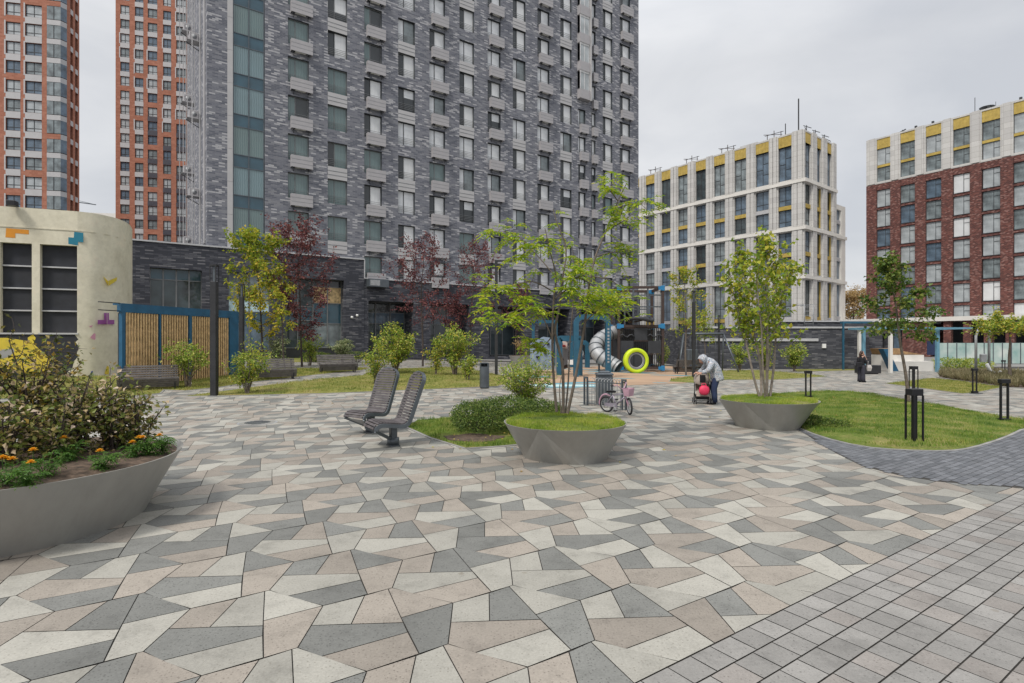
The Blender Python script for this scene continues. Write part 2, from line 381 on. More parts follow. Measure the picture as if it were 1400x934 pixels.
    M['pale_cloth'] = m_plain('pale_cloth', (0.50,0.47,0.45), 0.85)
    # leaves
    M['lf_ash'] = m_leaf('leaf_ash', [(0.09,0.19,0.015),(0.22,0.36,0.02),(0.39,0.49,0.03),(0.55,0.53,0.05)], 0.45)
    M['lf_maple'] = m_leaf('leaf_maple', [(0.09,0.17,0.018),(0.20,0.30,0.03),(0.36,0.42,0.04),(0.52,0.46,0.06)], 0.42)
    M['lf_green'] = m_leaf('leaf_green', [(0.035,0.08,0.015),(0.075,0.145,0.025),(0.14,0.21,0.035),(0.26,0.27,0.055)], 0.35)
    M['lf_yellow'] = m_leaf('leaf_yellow', [(0.16,0.24,0.025),(0.32,0.36,0.035),(0.56,0.48,0.06),(0.62,0.44,0.07)], 0.4)
    M['lf_burg'] = m_leaf('leaf_burgundy', [(0.04,0.012,0.017),(0.11,0.03,0.04),(0.21,0.065,0.07),(0.36,0.16,0.145)], 0.3)
    M['lf_shrub'] = m_leaf('leaf_shrub', [(0.08,0.16,0.018),(0.19,0.30,0.035),(0.36,0.43,0.06),(0.55,0.52,0.16)], 0.35)
    M['lf_hedge'] = m_leaf('leaf_hedge', [(0.022,0.05,0.011),(0.06,0.115,0.02),(0.13,0.20,0.035),(0.25,0.29,0.08)], 0.25)
    M['lf_pale'] = m_leaf('leaf_variegated', [(0.10,0.16,0.06),(0.25,0.30,0.14),(0.45,0.46,0.28)], 0.35)
    M['lf_rose'] = m_leaf('leaf_rose', [(0.03,0.045,0.012),(0.11,0.15,0.03),(0.22,0.26,0.055),(0.36,0.27,0.11),(0.62,0.50,0.40)], 0.3)
    M['lf_rose_y'] = m_leaf('leaf_rose_gold', [(0.03,0.045,0.01),(0.09,0.09,0.02),(0.25,0.19,0.03),(0.42,0.27,0.05)], 0.3)
    M['lf_mari'] = m_leaf('leaf_marigold', [(0.03,0.09,0.015),(0.07,0.17,0.025),(0.14,0.26,0.04)], 0.35)
    M['petal'] = m_leaf('petal_orange', [(0.70,0.26,0.01),(0.80,0.40,0.02),(0.80,0.50,0.03)], 0.3)
    M['lf_autumn'] = m_leaf('leaf_autumn', [(0.30,0.20,0.09),(0.42,0.29,0.13),(0.5,0.36,0.18)], 0.3)
setup_materials()
# ------------------------------------------------------------------ GROUND
def sheet(name, poly, dz, mat, step=1.0, kind='structure', label=None, cat=None, bumpf=None):
    """a patch of ground: polygon (X, Y) filled with a triangulation that follows the terrain, with a small upstand at its edge"""
    n = len(poly); pts = []; edges = []
    for i in range(n):
        a = Vector(poly[i][:2]); b = Vector(poly[(i+1) % n][:2]); k = max(1, int((b-a).length/step))
        for j in range(k): pts.append(a.lerp(b, j/k))
    nb = len(pts); edges = [(i, (i+1) % nb) for i in range(nb)]
    xs = [p.x for p in pts]; ys = [p.y for p in pts]
    x = math.floor(min(xs)/step)*step
    while x < max(xs):
        y = math.floor(min(ys)/step)*step
        while y < max(ys):
            q = (x+0.013, y+0.017)
            if inside(q, pts) and min((Vector(q)-b).length for b in pts) > step*0.35: pts.append(Vector(q))
            y += step
        x += step
    vo, eo, fo, _, _, _ = delaunay_2d_cdt(pts, edges, [list(range(nb))], 1, 1e-5)
    hf = bumpf or (lambda X, Y: 0.0)
    vs = [(p.x, p.y, gz(p.x, p.y) + dz + (hf(p.x, p.y) if i >= nb else 0)) for i, p in enumerate(vo)]
    mb = MB(); mb.add(vs, [tuple(f) for f in fo], mat, True)
    up = []; fs = []
    for i in range(nb):
        p = pts[i]; up += [(p.x, p.y, gz(p.x, p.y)+dz), (p.x, p.y, gz(p.x, p.y)-0.05)]
    for i in range(nb):
        j = (i+1) % nb; fs.append((2*i, 2*i+1, 2*j+1, 2*j))
    mb.add(up, fs, mat)
    o = mb.build(name, fix=False)
    for p in o.data.polygons:
        pass
    import bmesh
    bm = bmesh.new(); bm.from_mesh(o.data)
    for f in bm.faces:
        if f.normal.z < -0.2: f.normal_flip()
    bm.to_mesh(o.data); bm.free()
    tag(o, label, cat, None, kind); return o
def smooth_poly(pl, it=2):
    pl = [Vector(p[:2]) for p in pl]
    for _ in range(it):
        q = []
        for i in range(len(pl)):
            a, b = pl[i], pl[(i+1) % len(pl)]
            q += [a*0.75+b*0.25, a*0.25+b*0.75]
        pl = q
    return pl
def kerb(poly, w=0.08, dz=0.03):
    """a thin concrete edging round a lawn"""
    n = len(poly); mb = MB(); pl = [Vector(p[:2]) for p in poly]
    area = sum(pl[i].x*pl[(i+1) % n].y-pl[(i+1) % n].x*pl[i].y for i in range(n)); sg = 1 if area > 0 else -1
    off = []
    for i in range(n):
        d1 = (pl[i]-pl[i-1]).normalized(); d2 = (pl[(i+1) % n]-pl[i]).normalized()
        nn = (Vector((d1.y, -d1.x))+Vector((d2.y, -d2.x)))
        nn = nn.normalized()*sg if nn.length > 1e-4 else Vector((d1.y, -d1.x))*sg
        off.append(pl[i]+nn*w)
    vs = []; fs = []
    for i in range(n):
        for p, h in ((pl[i], dz), (off[i], dz), (off[i], -0.05)): vs.append((p.x, p.y, gz(p.x, p.y)+h))
    for i in range(n):
        j = (i+1) % n
        q1 = (3*i, 3*i+1, 3*j+1, 3*j); q2 = (3*i+1, 3*i+2, 3*j+2, 3*j+1)
        fs += [q1[::-1] if sg < 0 else q1, q2[::-1] if sg < 0 else q2]
    mb.add(vs, fs, M['kerb'])
    return tag(mb.build('kerb', fix=False), None, None, None, 'structure')

# base sheet out to the horizon
xs = [-2500,-700,-250,-120,-80]+[-60+1.0*i for i in range(141)]+[100,140,260,700,2500]
ys = [-600,-120,-30,-8]+[1.0*i for i in range(0,66)]+[72,85,105,140,220,400,900,3000]
mb = MB(); vs = [(x, y, gz(x, y)-0.014) for y in ys for x in xs]; w = len(xs)
mb.add(vs, [(j*w+i, j*w+i+1, (j+1)*w+i+1, (j+1)*w+i) for j in range(len(ys)-1) for i in range(w-1)], M['ground'], True)
tag(mb.build('ground'), None, None, None, 'structure')

TH = R(34.6); UX = Vector((math.cos(TH), math.sin(TH))); VX = Vector((-math.sin(TH), math.cos(TH)))
V_EDGE = 2.278
def PG(l, sm=0): 
    q = [G(x, y) for x, y in l]
    return smooth_poly(q, sm) if sm else [Vector(p[:2]) for p in q]
LAWNS = {
 'front': PG([(255,542),(300,541.5),(450,538),(600,532),(680,528.5),(699,523),(690,515.5),(640,505),(600,503),(560,504),(520,507.5),(495,513.5),(430,520),(345,530),(300,536)]),
 'back': PG([(222,533),(252,534.5),(300,529.5),(350,522),(440,511.8),(494,506.5),(505,503.5),(470,503),(440,504.5),(385,503.5),(345,508),(300,514.5),(250,521),(226,528)]),
 'strip': PG([(345,496.5),(440,495),(500,490.5),(495,487.5),(430,489),(345,490)]),
 'chairs': PG([(556,584),(590,599),(637,613.5),(690,610),(740,605),(800,572),(765,557),(700,559),(619,571),(571,575.5)]),
 'right': smooth_poly([G(x,y) for x,y in [(985,548),(1056,539),(1114,535.5),(1178,537),(1230,548),(1294,556),(1358,569.5),(1420,577),(1445,582),(1400,585),(1371,599),(1326,613),(1294,617),(1230,615.5),(1178,611),(1124,598),(1085,582),(1030,570)]], 1),
 'far': PG([(1211,524.5),(1275,533),(1316,538.5),(1335,537),(1372,529.5),(1320,522),(1275,517.5)]),
 'mid': PG([(950,524),(994,519.5),(1060,519.5),(1130,515),(1100,511.5),(1050,507.5),(1000,507),(960,512),(918,519),(915,522)]),
 'wall': PG([(1090,508.5),(1172,506.5),(1168,500.5),(1080,503)]),
}
BED = PG([(1283,516.5),(1330,523.5),(1378,530.5),(1440,533),(1470,520),(1400,514),(1320,511),(1290,512)])
RUBBER = PG([(686,515.5),(715,523),(735,530),(800,530.5),(870,526.5),(935,524),(968,521),(1000,515),(1008,509),(960,504),(900,500),(850,500),(770,503),(715,509)])
DARK = [G(x,y) for x,y in [(1083,580),(1093,588),(1111,600),(1143,619.7),(1179,637.5),(1229,650),(1286,659),(1357.5,664.3),(1400,668)]]
DARK = [Vector(p[:2]) for p in DARK]+[Vector((7.4,7.45)),Vector((13.0,11.4)),Vector((16,13.6)),Vector((13.2,14.2)),Vector((10.0,13.0))]
SHEETS = list(LAWNS.values())+[BED, RUBBER]

# trapezoid pavers: one six-piece unit repeats on a lattice; every piece is inset so that dark joints show
A = Vector((0.978, 0.045)); B = Vector((0.429, 0.885)); O0 = Vector((-0.972, 4.527))
Q = Vector((-0.030, -0.020)); P0 = Vector((0, 0)); V = Vector((0.520, -0.262)); E_ = Vector((0.168, -0.490)); PL = A-B; VP = V-B
T3 = Vector((0.790, -0.095)); C3 = Vector((0.812, -0.537)); L3 = Vector((0.536, -0.556)); W1 = Vector((1.177, -0.516)); W2 = Vector((1.233, -0.647))
L6 = Vector((0.733, -0.945)); BL = Vector((0.377, -0.956)); BR = BL+A
UNIT = [[Q, P0, V, E_], [E_, V, L3, PL, BL], [V, T3, C3, L3], [T3, A+Q, W1, C3], [L3, C3, W1, W2, L6, PL], [L6, W2, BR, V+A-B]]
def inset(poly, d):
    n = len(poly); ar = sum(poly[i].x*poly[(i+1) % n].y-poly[(i+1) % n].x*poly[i].y for i in range(n))
    if ar < 0: poly = poly[::-1]
    out = []
    for i in range(n):
        a, b, c = poly[i-1], poly[i], poly[(i+1) % n]
        d1 = (b-a).normalized(); d2 = (c-b).normalized(); n1 = Vector((-d1.y, d1.x)); n2 = Vector((-d2.y, d2.x))
        k = 1+n1.dot(n2)
        out.append(b+(n1+n2)*(d/max(k, 0.35)))
    return out
mb = MB(); prand = random.Random(3)
cols = ['paver_light', 'paver_beige', 'paver_grey']
def visible(c): 
    return c.y > 2.6 and abs(c.x) < c.y*1.02+2.5 and c.y < 47
for j in range(-6, 62):
    for i in range(-75, 95):
        o = O0+A*i+B*j
        if not visible(o): continue
        near = o.y < 60
        c1 = prand.sample(cols, 2); c2 = prand.sample(cols, 2)
        c3 = [c for c in cols if c not in c2][0] if prand.random() < .65 else prand.choice(cols)
        c4 = prand.choice([c for c in cols if c != c3])
        if c1[1] == 'paver_grey' and prand.random() < .35: c1 = c1[::-1]
        for k, (pc, cn) in enumerate(zip(UNIT, (c1[0], c1[1], c2[0], c2[1], c3, c4))):
            pl = [o+q for q in pc]; ctr = sum(pl, Vector((0, 0)))/len(pl)
            if min(q.dot(VX) for q in pl) < V_EDGE:
                # cut by the straight edge of the brick strip
                cl = []
                for a, b in zip(pl, pl[1:]+pl[:1]):
                    da, db = a.dot(VX)-V_EDGE, b.dot(VX)-V_EDGE
                    if da >= 0: cl.append(a)
                    if da*db < 0: cl.append(a.lerp(b, da/(da-db)))
                cl2 = []
                for q in cl:
                    if not cl2 or (q-cl2[-1]).length > 0.02: cl2.append(q)
                if len(cl2) < 3: continue
                pl = cl2
            if any(inside(ctr, s) and all(inside(q, s) for q in pl) for s in SHEETS): continue
            if all(inside(q, DARK) for q in pl): continue
            pl = inset(pl, 0.0038)
            mb.add([(q.x, q.y, gz(q.x, q.y)+prand.uniform(-.0006,.0006)) for q in pl], [tuple(range(len(pl)))], M[cn])
tag(mb.build('plaza_paving'), None, None, None, 'structure')
big = [Vector((-50, 1)), Vector((60, 1)), Vector((60, 50)), Vector((-50, 50))]
sheet('paving_joints', big, -0.009, M['grout'], 1.0)

# small grey bricks in straight rows beside it
mb = MB(); row = 0
v = V_EDGE-0.004
while v > -3.2:
    u = 0.8+prand.random()*0.2
    while u < 13.5:
        l = 0.218*prand.choice((0.92, 1, 1, 1.1))
        c = UX*(u+l/2)+VX*(v-0.1)
        if c.y > 1.2 and abs(c.x) < c.y*1.02+1.5 and not inside(c, DARK):
            g = 0.0042
            q = [UX*(u+g)+VX*(v-0.2+g), UX*(u+l-g)+VX*(v-0.2+g), UX*(u+l-g)+VX*(v-g), UX*(u+g)+VX*(v-g)]
            mb.add([(p.x, p.y, gz(p.x, p.y)+prand.uniform(-.001,.001)) for p in q], [(0,1,2,3)], M['brick_warm' if prand.random() < .16 else 'brick_grey'])
        u += l
    v -= 0.202
tag(mb.build('brick_paving'), None, None, None, 'structure')
# dark setts curving round the right lawn
sheet('sett_bed', DARK, 0.004, M['grout'], 0.8)
mb = MB(); v = -6.0; k = 0
while v < 14:
    u = 2+(0.1 if k % 2 else 0); k += 1
    while u < 24:
        q = [UX*(u+.004)+VX*(v+.004), UX*(u+.196)+VX*(v+.004), UX*(u+.196)+VX*(v+.096), UX*(u+.004)+VX*(v+.096)]
        if inside((q[0]+q[2])/2, DARK) and not (all(inside(p, LAWNS['right']) for p in q)):
            mb.add([(p.x, p.y, gz(p.x, p.y)+0.008+prand.uniform(-.001,.001)) for p in q], [(0,1,2,3)], M['sett_dark' if prand.random() < .4 else 'sett_grey'])
        u += 0.2
    v += 0.1
tag(mb.build('sett_paving'), None, None, None, 'structure')

mound = lambda X, Y: 0.05*math.sin(X*0.9+1)*math.sin(Y*0.7)+0.03
for k, pl in LAWNS.items():
    sheet('lawn', pl, 0.022, M['lawn_dry'] if k in ('front', 'back', 'far', 'strip', 'wall', 'mid') else M['lawn'], 0.7, bumpf=mound if k in ('right', 'front', 'mid') else None)
    kerb(pl, 0.06, 0.016)
sheet('flower_bed', BED, 0.03, M['soil'], 0.8)
kerb(BED, 0.1, 0.04)
sheet('playground_surface', RUBBER, 0.012, M['rubber'], 0.8)
# lawn left of the planter, in front of the beige building
pl = [Vector((-24,17.2)), Vector((-13.0,18.6)), Vector((-12.4,19.6)), Vector((-13.3,21.5)), Vector((-14.8,25)), Vector((-26,23))]
sheet('lawn', pl, 0.022, M['lawn_dry'], 0.8); kerb(pl, 0.06, 0.016)
LAWNS['beige'] = pl

from mathutils.noise import noise as pnoise
def grass(name, poly, n, h, wdt, mat, seed, label, zf=None, dz=0.022, skip=None, hvar=0.5):
    rr = random.Random(seed); xs = [p[0] for p in poly]; ys = [p[1] for p in poly]; vs = []; fs = []; c = 0; tries = 0
    while c < n and tries < n*6:
        tries += 1
        x = rr.uniform(min(xs), max(xs)); y = rr.uniform(min(ys), max(ys))
        if not inside((x, y), poly) or (skip and skip(x, y)): continue
        z = (zf(x, y) if zf else gz(x, y)+dz)
        a = rr.uniform(0, 6.283); hh = h*rr.uniform(1-hvar, 1+hvar)*(1+.9*pnoise(Vector((x*2.1, y*2.1, seed)))); le = rr.gauss(0, 0.35)*hh; le2 = rr.gauss(0, 0.35)*hh
        dx, dy = math.cos(a)*wdt/2, math.sin(a)*wdt/2; b = len(vs)
        vs += [(x-dx, y-dy, z-0.01), (x+dx, y+dy, z-0.01), (x+le, y+le2, z+hh)]; fs.append((b, b+1, b+2)); c += 1
    mb = MB(); mb.add(vs, fs, mat)
    o = mb.build(name); return tag(o, label, 'grass', None, 'stuff')
DRYSPOT = lambda pts: (lambda x, y: any((Vector((x, y))-Vector(q[:2])).length < r for q, r in pts))
grass('grass', LAWNS['chairs'], 15000, 0.055, 0.012, M['blade'], 1, 'short green grass around the clipped hedge and behind the slatted seats', skip=DRYSPOT([(G(650,598), 0.75)]))
grass('grass', LAWNS['right'], 52000, 0.05, 0.013, M['blade'], 2, 'green and yellowing grass of the right hand lawn with black bollard lights', zf=lambda x, y: gz(x, y)+0.022+mound(x, y)-0.012, skip=DRYSPOT([(on_ground(1240, 17.6), 0.55), (G(1165,603), .35), (G(1190,607), .3), (G(1140,598), .25)]))
grass('grass', LAWNS['front'], 26000, 0.06, 0.02, M['blade_far'], 3, 'yellowish grass between the plaza and the diagonal path', zf=lambda x, y: gz(x, y)+0.022+mound(x, y)-0.012)
grass('grass', LAWNS['back'], 14000, 0.06, 0.022, M['blade_far'], 4, 'yellowish grass beyond the diagonal path beside the slatted benches')
grass('grass', LAWNS['far'], 9000, 0.05, 0.022, M['blade_far'], 5, 'grass of the small triangular lawn before the dry flower bed')
grass('grass', LAWNS['mid'], 9000, 0.05, 0.024, M['blade_far'], 6, 'grass below the grey swing frame', zf=lambda x, y: gz(x, y)+0.022+mound(x, y)-0.012)
grass('grass', LAWNS['beige'], 9000, 0.07, 0.02, M['blade_far'], 8, 'grass at the foot of the beige painted building')
def tufts(name, poly, n, h, wdt, mat, seed, label, cat):
    rr = random.Random(seed); xs = [p[0] for p in poly]; ys = [p[1] for p in poly]; vs = []; fs = []
    for _ in range(n):
        for _t in range(50):
            x = rr.uniform(min(xs), max(xs)); y = rr.uniform(min(ys), max(ys))
            if inside((x, y), poly): break
        z = gz(x, y)+0.03; sc = rr.uniform(.6, 1.1)
        for k in range(26):
            a = rr.uniform(0, 6.283); t = rr.uniform(.1, .75)*h*sc; zz = h*sc*rr.uniform(.6, 1); b = len(vs); w = wdt/2
            d = Vector((math.cos(a), math.sin(a))); n_ = Vector((-d.y, d.x))*w
            vs += [(x-n_.x, y-n_.y, z), (x+n_.x, y+n_.y, z), (x+d.x*t+n_.x, y+d.y*t+n_.y, z+zz), (x+d.x*t-n_.x, y+d.y*t-n_.y, z+zz)]; fs.append((b, b+1, b+2, b+3))
    mb = MB(); mb.add(vs, fs, mat); return tag(mb.build(name), label, cat, None, 'stuff')
tufts('lavender', BED, 700, 0.5, 0.018, M['dry_plant'], 9, 'dry greyish lavender plants filling the flower bed', 'plants')
# ------------------------------------------------------------------ BUILDINGS
class Facade:
    """a wall plane through a photo column at a given depth, running in direction th; local x along it, y into the building, z up from the eye level datum"""
    def __init__(s, px, Y, th, base):
        s.th = th; s.c, s.s = math.cos(th), math.sin(th); s.X0 = (px-CX)/F*Y; s.Y0 = Y; s.base = base
    def S(s, px):
        t = (px-CX)/F; return (t*s.Y0-s.X0)/(s.c-t*s.s)
    def Z(s, px, py):
        Y = s.Y0+s.S(px)*s.s; return H-(py-CY)/F*Y-s.base
    def root(s, name, label, cat, group=None):
        return thing(name, (s.X0, s.Y0, s.base), s.th, label, cat, group)
def wall_holes(mb, x0, x1, z0, z1, holes, depth, mat, y=0.0, rmat=None):
    rmat = rmat or mat
    holes = [(max(a,x0),min(b,x1),max(c,z0),min(d,z1)) for a,b,c,d in holes if b > x0 and a < x1 and d > z0 and c < z1]
    xs = sorted({x0,x1}|{h[0] for h in holes}|{h[1] for h in holes}); zs = sorted({z0,z1}|{h[2] for h in holes}|{h[3] for h in holes})
    for zi in range(len(zs)-1):
        zc = (zs[zi]+zs[zi+1])/2; act = [h for h in holes if h[2] < zc < h[3]]; st = None
        for xi in range(len(xs)):
            hole = xi == len(xs)-1 or any(h[0] < (xs[xi]+xs[xi+1])/2 < h[1] for h in act)
            if not hole and st is None: st = xs[xi]
            if hole and st is not None:
                mb.quad((st,y,zs[zi]),(xs[xi],y,zs[zi]),(xs[xi],y,zs[zi+1]),(st,y,zs[zi+1]), mat); st = None
    for a,b,c,d in holes:
        e = y+depth
        mb.quad((a,y,c),(a,y,d),(a,e,d),(a,e,c), rmat); mb.quad((b,y,d),(b,y,c),(b,e,c),(b,e,d), rmat)
        mb.quad((a,y,d),(b,y,d),(b,e,d),(a,e,d), rmat); mb.quad((b,y,c),(a,y,c),(a,e,c),(b,e,c), rmat)
def window_mesh(w, h, glass, frame, mull=(0.36,), trans=(), fw=0.055, split=None):
    """a window: frame, mullions, panes; local origin at the lower left of the opening, y inwards"""
    mb = MB()
    for a in ((0,w,0,fw),(0,w,h-fw,h),(0,fw,fw,h-fw),(w-fw,w,fw,h-fw)): mb.box(a[0],a[1],0,0.07,a[2],a[3],frame)
    for m in mull: mb.box(w*m-fw/2,w*m+fw/2,0.003,0.067,fw,h-fw,frame)
    for (xa,xb,zr) in trans: mb.box(w*xa+fw,w*xb-fw,0.006,0.064,h*zr-fw/2,h*zr+fw/2,frame)
    xs = [0]+[w*m for m in mull]+[w]
    for i in range(len(xs)-1):
        g = glass[i % len(glass)] if isinstance(glass, (list,tuple)) else glass
        if split and i == len(xs)-2:
            zc = h*split; mb.quad((xs[i],.04,0),(xs[i+1],.04,0),(xs[i+1],.04,zc),(xs[i],.04,zc), M['g_dark']); mb.quad((xs[i],.04,zc),(xs[i+1],.04,zc),(xs[i+1],.04,h),(xs[i],.04,h), g)
        else: mb.quad((xs[i],.04,0),(xs[i+1],.04,0),(xs[i+1],.04,h),(xs[i],.04,h), g)
    return mb
def proto_mesh(mb, name):
    o = mb.build(name); me = o.data; bpy.data.objects.remove(o); return me

# ============ the grey brick tower over its dark podium
TB = 0.45
fT = Facade(461, 45.4, TH, TB)
tower = fT.root('apartment_tower', 'tall apartment tower of speckled grey brick with basket balconies on a dark brick base', 'apartment tower')
nz = lambda n: H+3.0*n-TB
COLS = [('A',-3.82,1.58,'box'),('B',-0.76,1.58,'pan'),('C',2.26,1.55,'box'),('D',5.29,1.58,'pan'),('E',8.28,1.58,'box'),('F',11.36,1.58,'pan'),('G',14.45,1.5,'box'),('H',17.4,1.56,'pan'),('I',20.46,1.56,'box'),('J',23.49,1.56,'pan'),('K',25.98,1.05,'box'),('L',27.9,0.62,'box'),('M',29.6,1.5,'pan'),('N',32.25,1.7,'box')]
KMAX = 14
holes = []; wins = []
for cn, x, w, ty in COLS:
    for k in range(-1, KMAX):
        if k == -1 and cn in 'AB': continue
        zt = nz(3.39+k); hh = 2.0 if k >= 0 else 1.72
        if cn == 'K' and k >= 6: continue
        holes.append((x, x+w, zt-hh, zt)); wins.append((cn, x, w, ty, k, zt-hh, hh))
BX0, BX1 = -7.67, -5.51
holes.append((BX0-0.37, BX1+0.02, nz(2.30), nz(3.39+KMAX)))
holes.append((25.9, 27.15, nz(9.1), nz(3.39+KMAX)))
TOP = nz(3.39+KMAX)+1.5
mb = MB(); wall_holes(mb, -9.35, 35.36, nz(1.7), TOP, holes, 0.26, M['tower'], rmat=M['grey_metal'])
mb.quad((-9.35,0,nz(2)),(-9.35,16,nz(2)),(-9.35,16,TOP),(-9.35,0,TOP),M['tower']); mb.quad((35.36,16,0),(35.36,0,0),(35.36,0,TOP),(35.36,16,TOP),M['tower'])
mb.quad((-9.35,16,TOP),(-9.35,0,TOP),(35.36,0,TOP),(35.36,16,TOP),M['dark_metal']); mb.quad((35.36,16,0),(-9.35,16,0),(-9.35,16,TOP),(35.36,16,TOP),M['tower'])
mb.build('wall', tower)
# panels under the windows
pm = MB(); pm.box(0,1.52,0.10,0.18,0,1.0,M['panel'])
for z in (0.33,0.66): pm.box(-0.0,1.52,0.085,0.099,z-.012,z+.012,M['grey_metal'])
# window kinds
kinds = [('g_curtain','g_curtain'),('g_blind','g_blind'),('g_teal','g_dark'),('g_curtain','g_teal'),('g_teal','g_teal'),('g_grey2','g_blind'),('g_dark','g_teal'),('g_blind','g_dark'),('g_curtain','g_dark')]
wm = {}
def tower_window(w, h, kd):
    key = (round(w,2), h, kd)
    if key not in wm:
        g = kinds[kd]; wm[key] = proto_mesh(window_mesh(w, h, [M['g_dark'] if kd in (0,3) else M[g[1]], M[g[0]]], M['frame'] if kd % 2 else M['frame_grey'], split=(None if kd < 7 else (.62 if kd == 7 else .35))), 'window')
    return wm[key]
rl = {}
def rail_mesh(w):
    if w not in rl:
        mb = MB()
        for z in (0.22,0.36,0.50,0.64): mb.box(0.02,w-.02,-0.10,-0.08,z,z+.022,M['frame_grey'])
        for x in (0.02,w-0.05): mb.box(x,x+.03,-0.099,-0.081,0.05,0.66,M['frame_grey'])
        rl[w] = proto_mesh(mb, 'railing')
    return rl[w]
wr = random.Random(11)
basket = MB()
basket.box(0.0,1.72,-0.36,-0.33,0,0.92,M['basket']); basket.box(0,0.03,-0.33,0.02,0,0.92,M['basket']); basket.box(1.69,1.72,-0.33,0.02,0,0.92,M['basket'])
for x in (0.25,1.4): basket.bar((x,-0.3,-0.02),(x,0.0,-0.26),0.03,0.03,M['frame']); basket.bar((x,-0.33,-0.02),(x,0.0,-0.02),0.04,0.04,M['frame'])
for z in (0.31,0.62): basket.box(0.002,1.718,-0.366,-0.361,z-.008,z+.008,M['grey_metal'])
basket.box(0.35,1.2,-0.31,-0.05,0.02,0.7,M['white'])
basket_me = proto_mesh(basket, 'air_conditioner_basket')
def bk(name, w):
    return basket_me
panel_me = proto_mesh(pm, 'spandrel_panel')
order = sorted(wins, key=lambda q: (q[4] > 9.5-0.02*0, fT.Y0+q[1]*fT.s+max(0, q[4]-6)*8))
def seen(q):     # inside the picture's top edge?
    Y = fT.Y0+(q[1])*fT.s; z = q[5]+TB
    return CY-(z-H)/Y*F > -8
vis = [q for q in order if seen(q)]; rest = [q for q in order if not seen(q)]
solo = vis[:100]; mass = MB()
for q in vis+rest:
    cn, x, w, ty, k, zb, hh = q
    left_dark = x < 4 
    kd = wr.choice([3,4,4,6,2,3,8,4]) if left_dark else wr.choice([0,1,0,1,0,3,5,7,8])
    if k < 3 and not left_dark and wr.random() < .35: kd = wr.choice([4,3,5])
    if q in solo:
        o = link_mesh('window', tower_window(w, hh, kd), tower, (x, 0.17, zb))
        link_mesh('railing', rail_mesh(w), o)
    elif q in vis:
        g = kinds[kd]; t = window_mesh(w, hh, [M['g_dark'], M[g[0]]], M['frame'])
        for z in (0.22,0.4,0.58): t.box(0.02,w-.02,-0.10,-0.08,z,z+.025,M['frame_grey'])
        mass.M = Matrix.Translation((x, 0.17, zb))
        b = len(mass.v); mass.v += [tuple(mass.M @ Vector(p)) for p in t.v]
        mass.f += [tuple(b+i for i in f) for f in t.f]; mass.m += [mass.mi(t.mats[i]) for i in t.m]; mass.smooth += t.smooth
    else:
        t = MB(); t.quad((x,.2,zb),(x+w,.2,zb),(x+w,.2,zb+hh),(x,.2,zb+hh),M['g_grey'])
        b = len(mass.v); mass.v += t.v; mass.f += [tuple(b+i for i in f) for f in t.f]; mass.m += [mass.mi(M['g_grey'])]*len(t.f); mass.smooth += t.smooth
    if not (seen(q) or k <= 11): continue
    if not seen((cn,x,w,ty,k,zb-1.5,hh)): continue
    if ty == 'pan' and k % 2 == 0 and k >= 0:
        o = link_mesh('spandrel_panel', panel_me, tower, (x, -0.12, zb-1.0)); o.scale.x = w/1.52
    if ty == 'box':
        o = link_mesh('air_conditioner_basket', basket_me, tower, (x+0.18 if w > 1 else x+.05, 0, zb-0.62)); o.scale.x = (w+0.05)/1.72
mass.M = None; tag(mass.build('window', tower), None, None, None, 'stuff')
# glazed stair bay
mb = MB(); k = -2
while 3.62+k < 16:
    z0, z1 = nz(3.62+k), nz(4.31+k); kd = wr.choice([('g_bay','g_bay'),('g_dark','g_teal'),('g_teal','g_teal'),('g_teal','g_bay')])
    kd = ('g_bay','g_bay') if k in (0,2,5) else kd
    for i, (a, b) in enumerate(((BX0,(BX0+BX1)/2),((BX0+BX1)/2,BX1))):
        a_ = max(z0, nz(2.31))
        mb.quad((a,.10,a_),(b,.10,a_),(b,.10,z1),(a,.10,z1),M[kd[i]]) if z1 > a_ else None
        mb.quad((a,.10,z1),(b,.10,z1),(b,.10,z1+.93),(a,.10,z1+.93),M['g_blue']) if z1 > nz(2.2) else None
    for z in (z0, z1): 
        if z > nz(2.31): mb.box(BX0,BX1,0.06,0.12,z-.03,z+.03,M['grey_metal'])
    k += 1
for x in (BX0+.03,(BX0+BX1)/2,BX1-.03): mb.box(x-.03,x+.03,0.05,0.125,nz(2.31),nz(16.5),M['grey_metal'])
mb.build('glazed_bay', tower)
mb = MB(); z = nz(2.31)
while z < nz(16): mb.box(-8.04,BX0-.01,-0.04,0.1,z,z+2.4,M['panel']); z += 2.415
mb.build('white_pilaster', tower)
# glazed balconies high on the right
mb = MB()
for k in range(6, 11):
    z = nz(2.72+k)
    mb.box(25.85,27.25,-0.5,0.0,z,z+1.0,M['basket']); mb.quad((25.9,-.4,z+1.0),(27.2,-.4,z+1.0),(27.2,-.4,z+2.8),(25.9,-.4,z+2.8),M['g_pale'])
    mb.quad((27.2,-.4,z+1.0),(27.2,0.2,z+1.0),(27.2,0.2,z+2.8),(27.2,-.4,z+2.8),M['g_pale'])
    for x in (25.9,26.5,27.17): mb.box(x,x+.06,-0.43,-0.37,z+1.003,z+2.8,M['frame_white'])
    mb.box(25.88,27.23,-0.44,-0.36,z+2.8,z+3.0,M['frame_white'])
mb.box(27.3,27.42,-0.6,0.0,nz(8.7),nz(14),M['panel'])
mb.build('glazed_balcony', tower)
